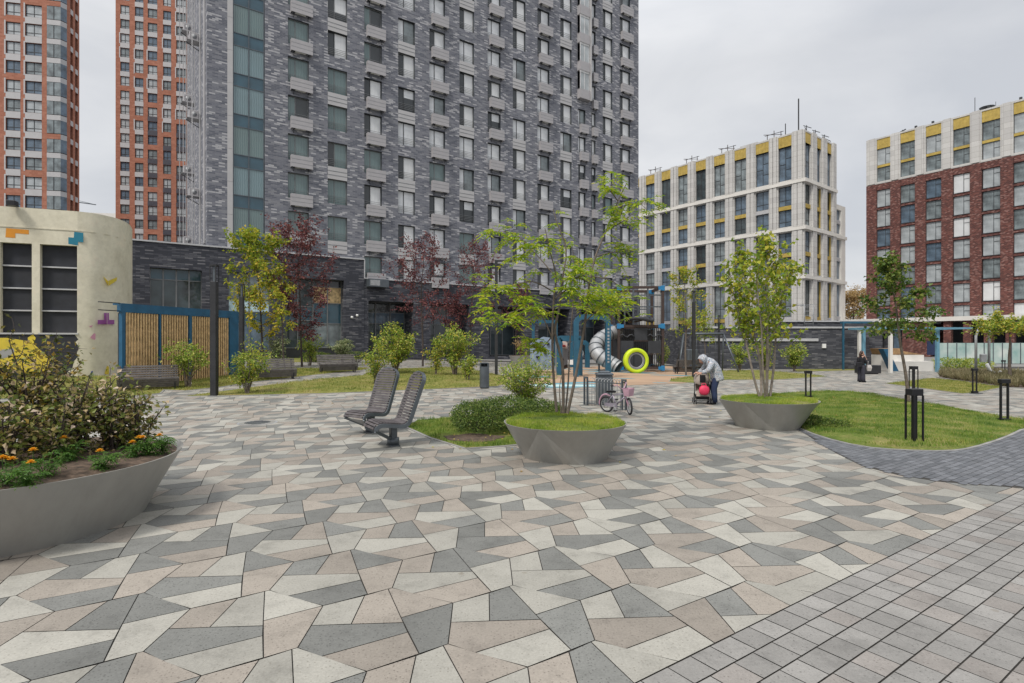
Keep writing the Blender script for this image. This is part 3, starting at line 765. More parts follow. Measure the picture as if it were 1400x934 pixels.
# air conditioners and ladder frames on the narrow left side
mb = MB()
for y in (2.0,6.0,10.0,14.0):
    for dx in (0.25,0.75): mb.box(-9.4-dx,-9.34-dx,y-.03,y+.03,nz(2.4),nz(15),M['panel'])
for y in (1.0,4.0): mb.box(-9.46,-9.36,y,y+.35,nz(2.4),nz(15),M['panel'])
mb.build('ladder_frame', tower)
acm = MB(); acm.bbox(-0.8,-0.15,-0.15,0.65,0,0.6,M['basket'],0.03); acm.box(-0.95,0,-0.2,0.7,-0.04,-0.01,M['panel']); acm.tube([(-0.48,-0.165,.3),(-0.48,-0.155,.3)],0.19,M['galv'],14)
acm.bar((-1.0,0.3,-.06),(0,0.3,-.6),.05,.05,M['frame'])
ac_me = proto_mesh(acm, 'air_conditioner')
for k in range(0, 10):
    for y in ((4.0,) if k % 2 else (9.0,)):
        link_mesh('air_conditioner', ac_me, tower, (-9.36, y, nz(2.75+k)))
# podium
PODL, PODR = nz(2.30), nz(1.78)
Sx, Zx = fT.S, fT.Z
zf = 0.10
ops = [(Sx(205),Sx(276),1.9,Zx(205,366)),(Sx(312.5),Sx(369),0.9,Zx(330,373)),(Sx(388),Sx(469.5),0.12,Zx(440,382)),(Sx(503),Sx(565),zf,Zx(503,411)),(Sx(588),Sx(641),zf,Zx(503,411)),
       (Sx(668),Sx(717),zf,Zx(503,411)),(Sx(735),Sx(778),zf,Zx(503,411)),(Sx(793),Sx(828),zf,Zx(503,411)),(Sx(840),Sx(867),zf,Zx(503,411))]
XJ = 2.2
mb = MB(); wall_holes(mb, -24, XJ, -0.6, PODL-.1, [o for o in ops if o[1] < XJ+.5], 0.9, M['podium'], y=-0.16)
wall_holes(mb, XJ, 35.5, -0.6, PODR-.1, [o for o in ops if o[0] > XJ], 2.4, M['podium'], y=-0.12)
mb.quad((XJ,-.16,-0.6),(XJ,0,-.6),(XJ,0,PODL-.1),(XJ,-.16,PODL-.1),M['podium']); mb.quad((35.5,-.12,-.6),(35.5,14,-.6),(35.5,14,PODR-.1),(35.5,-.12,PODR-.1),M['podium'])
mb.quad((-24,-.16,PODL-.1),(-9.36,-.16,PODL-.1),(-9.36,14,PODL-.1),(-24,14,PODL-.1),M['dark_metal'])
mb.build('podium', tower)
mb = MB(); mb.box(-24,XJ+.04,-0.24,-0.01,PODL-.1,PODL,M['cornice']); mb.box(XJ+.05,35.55,-0.20,-0.01,PODR-.1,PODR,M['cornice']); mb.box(XJ-.02,XJ+.06,-.23,-.165,PODR-.1,PODL-.101,M['cornice'])
mb.build('coping', tower)
def shop(x0, x1, z0, z1, y, sill, cols, spandrels, name='shop_window'):
    mb = MB(); w = x1-x0
    mb.box(x0,x1,y+.05,y+.10,z0,z0+sill,M['frame']) if sill else None
    z0 += sill
    for i in range(cols):
        a, b = x0+w*i/cols, x0+w*(i+1)/cols
        zz = z0
        for (zt, g) in spandrels:
            zt = z0+(z1-z0)*zt
            mb.quad((a,y+.06,zz),(b,y+.06,zz),(b,y+.06,zt),(a,y+.06,zt),M[g])
            mb.box(a+.05,b-.05,y+.005,y+.058,zt-.03,zt+.03,M['frame_grey']); zz = zt
    for i in range(cols+1):
        a = x0+w*i/cols; mb.box(max(x0,a-.045),min(x1,a+.045),y,y+.058,z0,z1,M['frame_grey'])
    mb.box(x0,x1,y-.003,y+.057,z0,z0+.06,M['frame_grey'])
    return mb.build(name, tower)
o1, o2, o3 = ops[:3]
shop(o1[0],o1[1],o1[2],o1[3],0.2,0,4,[(0.22,'banner'),(0.35,'g_grey2'),(0.84,'g_shop'),(1,'g_blue')])
shop(o2[0],o2[1],o2[2],o2[3],0.2,0,2,[(0.34,'g_grey'),(0.5,'g_blue'),(0.66,'banner'),(1,'g_grey2')])
shop(o3[0],o3[0]+2.3,o3[2],o3[3],0.5,0.9,2,[(0.4,'g_shop'),(0.6,'g_blue'),(1,'g_shop')])
shop(o3[0]+2.33,o3[1],o3[2],o3[3],0.5,0.9,2,[(0.36,'g_grey2'),(0.66,'g_blue'),(0.9,'warm_sign'),(1,'g_dark')])
for o in ops[3:]:
    shop(o[0],o[1],o[2]+.05,o[3],1.9,0.0,3,[(0.62,'g_shop'),(0.82,'g_grey'),(1,'g_dark')], 'entrance_glazing')
mb = MB()
for i,o in enumerate(ops[3:]): mb.box(o[0]-.4,o[1]+.4,-0.1,2.6,-0.35,0.03,M['kerb'])
mb.build('entrance_floor', tower)
# box sign, wall lamps
mb = MB(); mb.box(Sx(500),Sx(527),-0.75,-0.13,Zx(510,393),Zx(510,382.5),M['grey_metal']); mb.box(Sx(502),Sx(515),-0.77,-0.752,Zx(510,391.5),Zx(510,384),M['galv']); mb.build('equipment_box', tower)
for px, py in ((480,434),(486,431),(481.5,433)):
    pass
mb = MB(); 
for px, py in ((479.5,434),(486.5,431.5)):
    x, z = Sx(px), Zx(px,py); mb.lathe([(0.0,-.1),(0.09,-.08),(0.11,0),(0.09,.08),(0,.1)],M['white'],10,(x,-.32,z)); mb.box(x-.02,x+.02,-.32,-.16,z-.02,z+.02,M['grey_metal'])
mb.build('wall_lamp', tower)

# ============ the two orange brick towers far left
def grid_tower(fac, name, label, x0, x1, nk0, nk1, st, cols, w, h, depth, side=None, seed=1, group='orange brick towers'):
    root = fac.root(name, label, 'apartment tower', group); rr = random.Random(seed); zz = lambda n: H+st*n-fac.base
    hol = []; W = []
    for ci, (cx, ww) in enumerate(cols):
        for k in range(nk0, nk1):
            zt = zz(k)+st*0.62; hol.append((cx, cx+ww, zt-h, zt)); W.append((ci, cx, ww, k, zt-h))
    mb = MB(); wall_holes(mb, x0, x1, -2, zz(nk1)+2, hol, 0.25, M['orange_wall'])
    T = zz(nk1)+2
    mb.quad((x1,0,-2),(x1,depth,-2),(x1,depth,T),(x1,0,T),M['orange_wall']); mb.quad((x0,depth,-2),(x0,0,-2),(x0,0,T),(x0,depth,T),M['orange_wall']); mb.quad((x0,0,T),(x1,0,T),(x1,depth,T),(x0,depth,T),M['dark_metal']); mb.quad((x1,depth,-2),(x0,depth,-2),(x0,depth,T),(x1,depth,T),M['orange_wall'])
    run = {}
    for ci, cx, ww, k, zb in W:
        # cladding between stacked windows and beside them
        grp = (k+ci*2) // 3
        white = (k > 13+ci % 3) if seed == 2 else True
        if seed == 2 and ci >= 2 and k < 7: white = False
        if (k+ci*2) % 3 != 2 or rr.random() < .3:
            mb.box(cx-.02,cx+ww+.02,-0.03,0.06,zb+h+.02,zb+st-.02,M['panel'] if white else (M['dark_panel'] if ci > 1 else M['panel']))
        if white and (seed == 1 or rr.random() < .5): mb.box(cx-.22,cx-.025,-0.03,0.05,zb-.2,zb+h+.2,M['panel'])
    mb.build('wall', root)
    mes = {}
    for ci, cx, ww, k, zb in W:
        kd = rr.choice(['g_grey2','g_pale','g_pale','g_grey']); key = (round(ww,2), kd)
        if key not in mes: mes[key] = proto_mesh(window_mesh(ww, h, M[kd], M['frame'], (0.5,) if ww < 2.6 else (0.33,0.66), ((0,1,0.3),), 0.09), 'window')
        link_mesh('window', mes[key], root, (cx, 0.16, zb))
    return root, zz
f1 = Facade(64, 87.9, R(12), 0.4)
t1, z1 = grid_tower(f1, 'orange_brick_tower', 'orange brick tower with white window surrounds at the left edge behind the beige building', -14, 0.0, 3, 20, 3.0, [(-12.6,1.9),(-9.6,2.2),(f1.S(8)-.0,1.95),(f1.S(34.5),2.25)], 1.8, 1.95, 3.6)
# its glazed corner bay and narrow side
mb = MB(); bx0, bx1 = 0.02, f1.S(88)
for k in range(3, 21):
    zb = z1(k)-0.1
    mb.quad((bx0,-.02,zb),(bx1-.5,-.02,zb),(bx1-.5,-.02,zb+2.1),(bx0,-.02,zb+2.1),M['g_grey2']); mb.quad((bx1-.5,-.02,zb),(bx1,.7,zb),(bx1,.7,zb+2.1),(bx1-.5,-.02,zb+2.1),M['g_grey'])
    mb.box(bx0,bx1-.5,-0.06,0.0,zb+2.1,zb+2.9,M['panel'] if k % 7 != 3 else M['orange_wall']); mb.quad((bx1-.5,-.02,zb+2.1),(bx1,.7,zb+2.1),(bx1,.7,zb+2.9),(bx1-.5,-.02,zb+2.9),M['panel'])
    mb.box((bx0+bx1-.5)/2-.05,(bx0+bx1-.5)/2+.05,-.06,-.021,zb,zb+2.1,M['frame'])
mb.build('corner_bay', t1)
mb = MB(); T = z1(22)
hol = [(y, y+0.75, z1(k)-.2, z1(k)+1.9) for k in range(2,21) for y in (1.0,2.4)]
mb.M = Matrix.Translation((bx1, 0.7, 0)) @ Matrix.Rotation(R(90), 4, 'Z')
wall_holes(mb, 0, 3.6, -2, T, hol, 0.3, M['orange_wall'])
for a,b,c,d in hol:
    mb.quad((a,.28,c),(b,.28,c),(b,.28,d),(a,.28,d),M['g_dark'])
    if int(c*10) % 3: mb.box(a,b,-0.03,.1,d+.02,d+.85,M['panel'])
mb.M = None; mb.quad((bx0,3.6,-2),(bx0,0,-2),(bx0,0,T),(bx0,3.6,T),M['orange_wall']); mb.quad((bx1,4.3,-2),(-6,4.3,-2),(-6,4.3,T),(bx1,4.3,T),M['orange_wall']); mb.quad((bx0,0,T),(bx1,0.7,T),(bx1,4.3,T),(bx0,4.3,T),M['dark_metal'])
mb.build('side_wall', t1)
f2 = Facade(158, 117, R(15), 0.4)
pc = [(f2.S(a), f2.S(b)-f2.S(a)) for a,b in ((164.5,177),(184.5,196),(202,215),(223,234),(241,255),(261,271),(279,291))]
grid_tower(f2, 'orange_brick_tower', 'orange brick tower with dark and white window bands rising behind the dark podium', 0, 24, 3, 26, 3.0, pc, 1.9, 1.95, 16, seed=2)
# far pale block and crane
fd = Facade(104, 190, R(10), 0.3); rb = fd.root('distant_block', 'pale low block far away in the gap between the orange towers', 'building')
mb = MB(); ztop = fd.Z(130, 291); hol = [(i*1.9+.4, i*1.9+1.5, ztop-5.6+0, ztop-3.2) for i in range(8)]
wall_holes(mb, -6, 16, -1, ztop, hol, 0.3, M['offwhite']); mb.quad((-6,0,ztop),(16,0,ztop),(16,10,ztop),(-6,10,ztop),M['dark_metal']); mb.quad((16,0,-1),(16,10,-1),(16,10,ztop),(16,0,ztop),M['offwhite'])
mb.build('wall', rb)
mb = MB()
for a,b,c,d in hol: mb.quad((a,.25,c),(b,.25,c),(b,.25,d),(a,.25,d),M['g_grey'])
mb.build('window_band', rb)
pA = P(106,276.5,230); pB = P(131,280,230)
cr_ = thing('tower_crane', (pA.x-4, 230, 0.4), 0, 'thin tower crane jib far away above the pale block between the orange towers', 'crane')
mb = MB(); l = lambda p: (p.x-(pA.x-4), 0, p.z-0.4)
mb.bar(l(pA), l(pB), .35, .35, M['grey_metal']); mb.bar(l(P(108,274.5,230)), l(pB), .15, .15, M['grey_metal']); mb.build('jib', cr_)
mb = MB(); mb.bar((0,0,0),(0,0,l(pA)[2]+2),1.2,1.2,M['grey_metal']); mb.bar((0,0,l(pA)[2]),l(pA),.4,.4,M['grey_metal']); mb.build('mast', cr_)

# ============ the white building with gold panels
WB = -0.3
def white_building():
    Yc = 83.8; Xc = (1099.5-CX)/F*Yc
    root = thing('white_office_building', (Xc, Yc, WB), R(38), 'white panelled building with gold spandrels and big grey windows, roof still under construction', 'office building')
    z = lambda py: H-(py-CY)/F*Yc-WB
    zc = [z(246), z(311), z(378.4)]; zt = z(176.6); zb = -1.0
    levels = [(zc[0]+.5, zt-1.9, True), (zc[1]+.5, zc[0]-.4, False), (zc[2]+.5, zc[1]-.4, False), (0.6, zc[2]-.4, False)]
    LW = [(1.9,2.04),(5.45,2.17),(9.24,2.05),(13.02,2.05),(16.63,2.03),(20.31,2.0),(23.96,2.0),(27.55,2.05),(31.2,2.05)]
    RW = [(0.36,1.9),(4.02,1.75),(7.61,1.85)]
    Ml = Matrix.Rotation(R(90), 4, 'Z') @ Matrix.Scale(-1, 4, (1,0,0))      # left side: x' runs back along +y, depth goes +x
    Ml = Matrix(((0,1,0,0),(1,0,0,0),(0,0,1,0),(0,0,0,1)))
    rr = random.Random(5)
    wall = MB(); gold = MB(); mes = {}
    for side, cols, x1 in (('l', LW, 36.0), ('r', RW, 11.0)):
        wall.M = gold.M = Ml if side == 'l' else None
        hol = [(x, x+w, a, b) for x, w in cols for a, b, _ in levels]
        hol_top = [(x, x+w, zt-1.9, zt-.25) for x, w in cols]
        wall_holes(wall, 0, x1, zb, zt, hol+hol_top, 0.45, M['white_cladding'])
        # projecting piers between the windows, string courses
        xs = [0.0]+[q for x, w in cols for q in (x, x+w)]+[x1]
        for i in range(0, len(xs), 2):
            a, b = xs[i], xs[i+1]
            if b-a > 1.0:
                m = (a+b)/2; hw = min((b-a)/2-.2, .95)
                for (p, q) in ((zc[0]+.3, zt+.03), (zc[1]+.3, zc[0]-.25), (zc[2]+.3, zc[1]-.25), (0.4, zc[2]-.25)):
                    wall.box(m-hw, m-.05, -0.22, -0.002, p, q, M['white_cladding']); wall.box(m+.05, m+hw, -0.22, -0.002, p, q, M['white_cladding'])
        for c in zc: wall.box(-0.3 if side == 'r' else 0.0, x1, -0.32, -0.003, c-.25, c+.25, M['offwhite'])
        for x, w in cols:
            gold = MB(); gold.M = Ml if side == 'l' else None
            gold.box(x+.02, x+w-.02, 0.05, 0.3, zt-1.9, zt-.25, M['gold'])
            for gg in range(4): gold.box(x+.02+w*gg/4, x+.06+w*gg/4, 0.02, 0.048, zt-1.9, zt-.25, M['gold'])
            gold.build('gold_spandrel', root)
            for a, b, top in levels[1:]:
                gold = MB(); gold.M = Ml if side == 'l' else None
                m = a+(b-a)*0.47; gold.box(x+.02, x+w-.02, 0.0+.05, 0.4, m-.3, m+.3, M['gold'] if rr.random() < .75 else M['cornice']); gold.build('spandrel', root)
                if side == 'r' and x > 3: gold = MB(); gold.box(x+w-.2, x+w-.02, 0.1, 0.29, a+.1, b-.1, M['gold']); gold.build('gold_fin', root)
        for x, w in cols:
            for a, b, top in levels:
                parts = [(a, b)] if top else [(a, a+(b-a)*.47-.3), (a+(b-a)*.47+.3, b)]
                for p, q in parts:
                    kd = rr.choice(['g_grey','g_grey','g_grey2','g_shop']); key = (round(w,1), round(q-p,1), kd)
                    if key not in mes: mes[key] = proto_mesh(window_mesh(w, q-p, M[kd], M['frame'], (0.5,), ((0,1,0.3),) if not top else ((0,.5,.34),(0,.5,.67),(.5,1,.5)), 0.08), 'window')
                    o = link_mesh('window', mes[key], root)
                    o.matrix_local = (Ml if side == 'l' else Matrix.Identity(4)) @ Matrix.Translation((x, 0.3, p))
    wall.M = None
    wall.quad((0,0,zt),(11,0,zt),(11,36,zt),(0,36,zt),M['cornice']); wall.quad((11,0,zb),(11,36,zb),(11,36,zt),(11,0,zt),M['offwhite']); wall.quad((11,36,zb),(0,36,zb),(0,36,zt),(11,36,zt),M['offwhite'])
    wall.build('wall', root, fix=False)
    # lower wing to the right
    mb = MB(); zw = z(263); hol = [(11.6, 13.4, a, min(b, zw-.8)) for a, b, t in levels[1:]]
    wall_holes(mb, 11.02, 15.0, zb, zw, hol, 0.4, M['offwhite'], y=0.1); mb.quad((15,.1,zb),(15,20,zb),(15,20,zw),(15,.1,zw),M['offwhite']); mb.quad((11.02,.1,zw),(15,.1,zw),(15,20,zw),(11.02,20,zw),M['cornice'])
    for a,b,c,d in hol: mb.quad((a,.45,c),(b,.45,c),(b,.45,d),(a,.45,d),M['g_grey']); mb.box(a,b,.2,.44,(c+d)/2-.3,(c+d)/2+.3,M['cornice'])
    for c in zc[1:]: mb.box(11.02,15.2,-.1,.098,c-.25,c+.25,M['offwhite'])
    mb.build('lower_wing', root)
    # things on the roof
    mb = MB()
    for y0 in (4,12,19,27,33):
        mb = MB()
        for k in range(3): mb.bar((1,y0+k*1.1,zt),(1.0,y0+k*1.1,zt+1.1+.4*(k==1)),.08,.08,M['wood_dark'])
        mb.bar((1,y0-.4,zt+1.0),(1,y0+2.6,zt+1.05),.07,.07,M['frame']); mb.bar((1,y0-.2,zt+.55),(1,y0+2.8,zt+1.3),.07,.07,M['wood_dark']); mb.build('scaffold_rail', root)
    for x0 in (3,6,9.3):
        mb = MB(); mb.bar((x0,1,zt),(x0,1,zt+1.6),.08,.08,M['frame']); mb.bar((x0-1,1,zt+1.3),(x0+1.6,1,zt+1.55),.08,.08,M['frame']); mb.bar((x0+.8,1,zt),(x0-.6,1,zt+1.2),.07,.07,M['wood_dark']); mb.build('scaffold_rail', root)
    mb = MB(); mb.bar((0.8,1.2,zt),(0.8,1.2,zt+5.2),.14,.14,M['frame']); mb.bar((0.8,3.2,zt),(0.8,3.2,zt+2.0),.1,.1,M['frame']); mb.bar((11.2,2,zw),(11.2,2,zt+1.0),.08,.08,M['frame'])
    mb.bar((8.5,1,zt+1.0),(11.6,1,zt+1.0),.08,.08,M['frame'])
    mb.build('roof_mast', root)
    mb = MB(); mb.box(3,5,9,12,zt,zt+1.3,M['cornice']); mb.box(3,5,22,24,zt,zt+1.0,M['cornice']); mb.box(3,4.4,15.5,17,zt,zt+1.1,M['cornice']); mb.build('roof_unit', root)
    return root
white_building()

# ============ the dark red brick building at the right
fR = Facade(1355, 81, R(124.6), -0.4)
def red_building():
    root = thing('red_brick_building', (fR.X0, fR.Y0, fR.base), R(124.6), 'dark red brick building with pale pilasters and gold panels on its top floors', 'office building')
    # local x runs back to the left of the picture; mirror so that y points into the building
    N = Matrix(((1,0,0,0),(0,-1,0,0),(0,0,1,0),(0,0,0,1)))
    z = lambda py: H-(py-CY)/F*81-fR.base
    st = 31.0/F*81; top = z(147); zbk = z(219.5)
    cols = [(-15.1,2.05),(-11.58,2.05),(-8.06,2.05),(-4.54,2.05),(-1.04,2.12),(2.48,2.05),(6.01,2.03),(9.51,2.04),(13.0,2.0)]
    tops = [z(229.4+31.05*i) for i in range(7)]
    hw = st*0.86
    wall = MB(); wall.M = N; mes = {}; rr = random.Random(8)
    hol = [(x, x+w, t-hw, t) for x, w in cols for t in tops]
    wall_holes(wall, -18, 16.6, -1, zbk, hol, 0.3, M['red'])
    ht = [(x, x+w, zbk+.35, top-.25) for x, w in cols]
    wall_holes(wall, -18, 16.6, zbk, top, ht, 0.45, M['white_cladding'], y=-0.05)
    ed = [-18]+[q for x, w in cols for q in (x, x+w)]+[16.6]
    for i in range(0, len(ed), 2): wall.box(ed[i]+.03, ed[i+1]-.03, -0.14, -0.002, -1, zbk-.02, M['red'])
    for x, w in cols:
        for t in tops: 
            wall.box(x-.02, x+w+.02, -0.04, -0.003, t+.02, t+.24, M['red']); wall.box(x-.05, x+w+.05, -0.07, 0.2, t-hw-.06, t-hw, M['frame'])
    for i in range(len(cols)+1):
        a = -18 if i == 0 else cols[i-1][0]+cols[i-1][1]; b = 16.6 if i == len(cols) else cols[i][0]
        wall.box(a+.25,b-.25,-0.2,-0.052,zbk+.1,top+.03,M['white_cladding'])
    wall.quad((16.6,0,-1),(16.6,16,-1),(16.6,16,zbk),(16.6,0,zbk),M['red']); wall.quad((16.6,-.05,zbk),(16.6,16,zbk),(16.6,16,top),(16.6,-.05,top),M['offwhite'])
    wall.quad((-18,-.05,top),(16.6,-.05,top),(16.6,16,top),(-18,16,top),M['cornice']); wall.quad((-18,16,-1),(-18,0,-1),(-18,0,top),(-18,16,top),M['red']); wall.quad((16.6,16,-1),(-18,16,-1),(-18,16,top),(16.6,16,top),M['red'])
    wall.build('wall', root)
    for x, w in cols:
        gz_ = top-.25; gold = MB(); gold.M = N
        gold.box(x+.02,x+w-.02,0.05,0.3,gz_-1.6,gz_,M['gold']); m = zbk+.35+(gz_-1.6-zbk-.35)*.47
        for g in range(5): gold.box(x+.02+w*g/5,x+.05+w*g/5,0.02,0.048,gz_-1.6,gz_,M['gold'])
        gold.build('gold_panel', root); gold = MB(); gold.M = N
        gold.box(x+.02,x+w-.02,0.1,0.3,m-.2,m+.2,M['gold']); gold.build('gold_spandrel', root)
        for p, q in ((zbk+.35, m-.2), (m+.2, gz_-1.6)):
            kd = rr.choice(['g_grey2','g_pale','g_grey2']); key = ('t', kd, round(q-p,1))
            if key not in mes: mes[key] = proto_mesh(window_mesh(w, q-p, M[kd], M['frame'], (0.38,), ((0,.38,.6),), .06), 'window')
            o = link_mesh('window', mes[key], root); o.matrix_local = N @ Matrix.Translation((x, .22, p))
        for t in tops:
            kd = rr.choice(['g_pale','g_pale','g_grey2','g_grey2','g_curtain']) if x < 3 else rr.choice(['g_grey2','g_pale','g_pale','g_grey2','g_grey']); key = (kd, 0)
            if key not in mes: mes[key] = proto_mesh(window_mesh(w, hw, M[kd], M['frame'], (0.38,), ((0,.38,.7),), .06), 'window')
            o = link_mesh('window', mes[key], root); o.matrix_local = N @ Matrix.Translation((x, .16, t-hw))
    mb = MB(); mb.M = N
    mb.bar((3,4,top),(3,4,top+3.5),.07,.07,M['frame']); mb.bar((0.5,4,top),(0.5,4,top+2),.05,.05,M['frame']); mb.box(2.0,5.5,3,5,top,top+.9,M['cornice']); mb.build('roof_antenna', root); mb = MB(); mb.M = N; mb.bar((12,2,top),(12,2,top+.9),.1,.1,M['frame']); mb.bar((11.5,2,top+.9),(12.4,2,top+.6),.25,.1,M['frame']); mb.build('roof_camera', root); mb = MB(); mb.M = N
    for x in (-3,0.6,9.8,7.5): mb.bar((x,1.2,top),(x,1.2,top+.7),.3,.3,M['frame']); mb.build('roof_vent', root); mb = MB(); mb.M = N
    mb.lathe([(0.0,.5),(.9,.75),(.95,.85),(0,.8)],M['frame'],14,(1.0,2,top)); mb.build('roof_dish', root)
    # white canopy slab and the brick portico below
    zs = z(436)
    mb = MB(); mb.M = N; mb.box(-16,18,-7,-.08,zs-.35,zs+.25,M['offwhite']); mb.build('canopy_slab', root)
    mb = MB(); mb.M = N
    for i in range(9):
        x = 3.2-i*2.3; mb.box(x-.45,x+.45,-6.6,-5.8,-1,zs-.36,M['red'])
    mb.box(5.2,8.8,-6.7,-5.9,-1,zs-.36,M['red'])
    mb.build('portico', root)
    mb = MB(); mb.M = N; mb.box(9.2,17,-5.9,-5.7,1,zs-.37,M['g_grey']); mb.box(-16,5,-2.5,-2.3,-1,zs-.37,M['g_dark'])
    for i in range(8): mb.box(9.2+i,9.3+i,-5.95,-5.91,1,zs-.37,M['frame'])
    mb.build('entrance_glazing', root)
red_building()

# ============ low dark brick building right of the playground
def low_building():
    Y0 = 45.0; fL = Facade(1060, Y0, R(2), gz(20, 45))
    root = fL.root('low_brick_building', 'long low building of dark grey brick with a pale stone ledge, right of the playground', 'building')
    x0, x1 = fL.S(957), fL.S(1216); zt = fL.Z(1100, 449)
    mb = MB(); door = (fL.S(1207), fL.S(1213), 0, 2.4)
    wall_holes(mb, x0, x1, -0.6, zt, [(fL.S(1206.5),fL.S(1213.5),0.02,fL.Z(1210,456))], 0.4, M['low_brick'])
    mb.quad((x1,0,-.6),(x1,12,-.6),(x1,12,zt),(x1,0,zt),M['low_brick']); mb.quad((x0,12,-.6),(x0,0,-.6),(x0,0,zt),(x0,12,zt),M['low_brick']); mb.quad((x0,0,zt),(x1,0,zt),(x1,12,zt),(x0,12,zt),M['dark_metal'])
    mb.quad((x1,12,-.6),(x0,12,-.6),(x0,12,zt),(x1,12,zt),M['low_brick']); mb.build('wall', root)
    mb = MB(); mb.box(x0-.05,x1+.05,-0.08,.25,zt,zt+.14,M['cornice']); mb.build('coping', root)
    mb = MB(); zl = fL.Z(1060,464.5); mb.box(x0,fL.S(1118),-0.10,-.002,zl-.12,zl+.1,M['cornice']); mb.build('stone_ledge', root)
    mb = MB(); mb.quad((fL.S(1206.5),.38,0),(fL.S(1213.5),.38,0),(fL.S(1213.5),.38,fL.Z(1210,456)),(fL.S(1206.5),.38,fL.Z(1210,456)),M['frame']); mb.build('door', root)
    mb = MB(); mb.box(fL.S(1093),x1+1,3,10,zt+.01,fL.Z(1150,438.5),M['low_brick']); mb.box(fL.S(1092),x1+1.2,2.9,10.1,fL.Z(1150,438.5),fL.Z(1150,436.5),M['cornice']); mb.build('roof_block', root)
    mb = MB(); a = fL.S(1109)
    for x in (a, a+.75): mb.tube([(x,1,zt+.1),(x,1,zt+2.0),(x,2.9,zt+2.0)],.04,M['galv'],6)
    for k in range(5): mb.bar((a,1,zt+.4+k*.35),(a+.75,1,zt+.4+k*.35),.03,.03,M['galv'])
    mb.build('roof_ladder', root)
    mb = MB(); x = fL.S(1126); z = fL.Z(1126,473); mb.box(x-.14,x+.14,-.12,-.001,z-.17,z+.17,M['white']); mb.build('wall_box', root)
low_building()

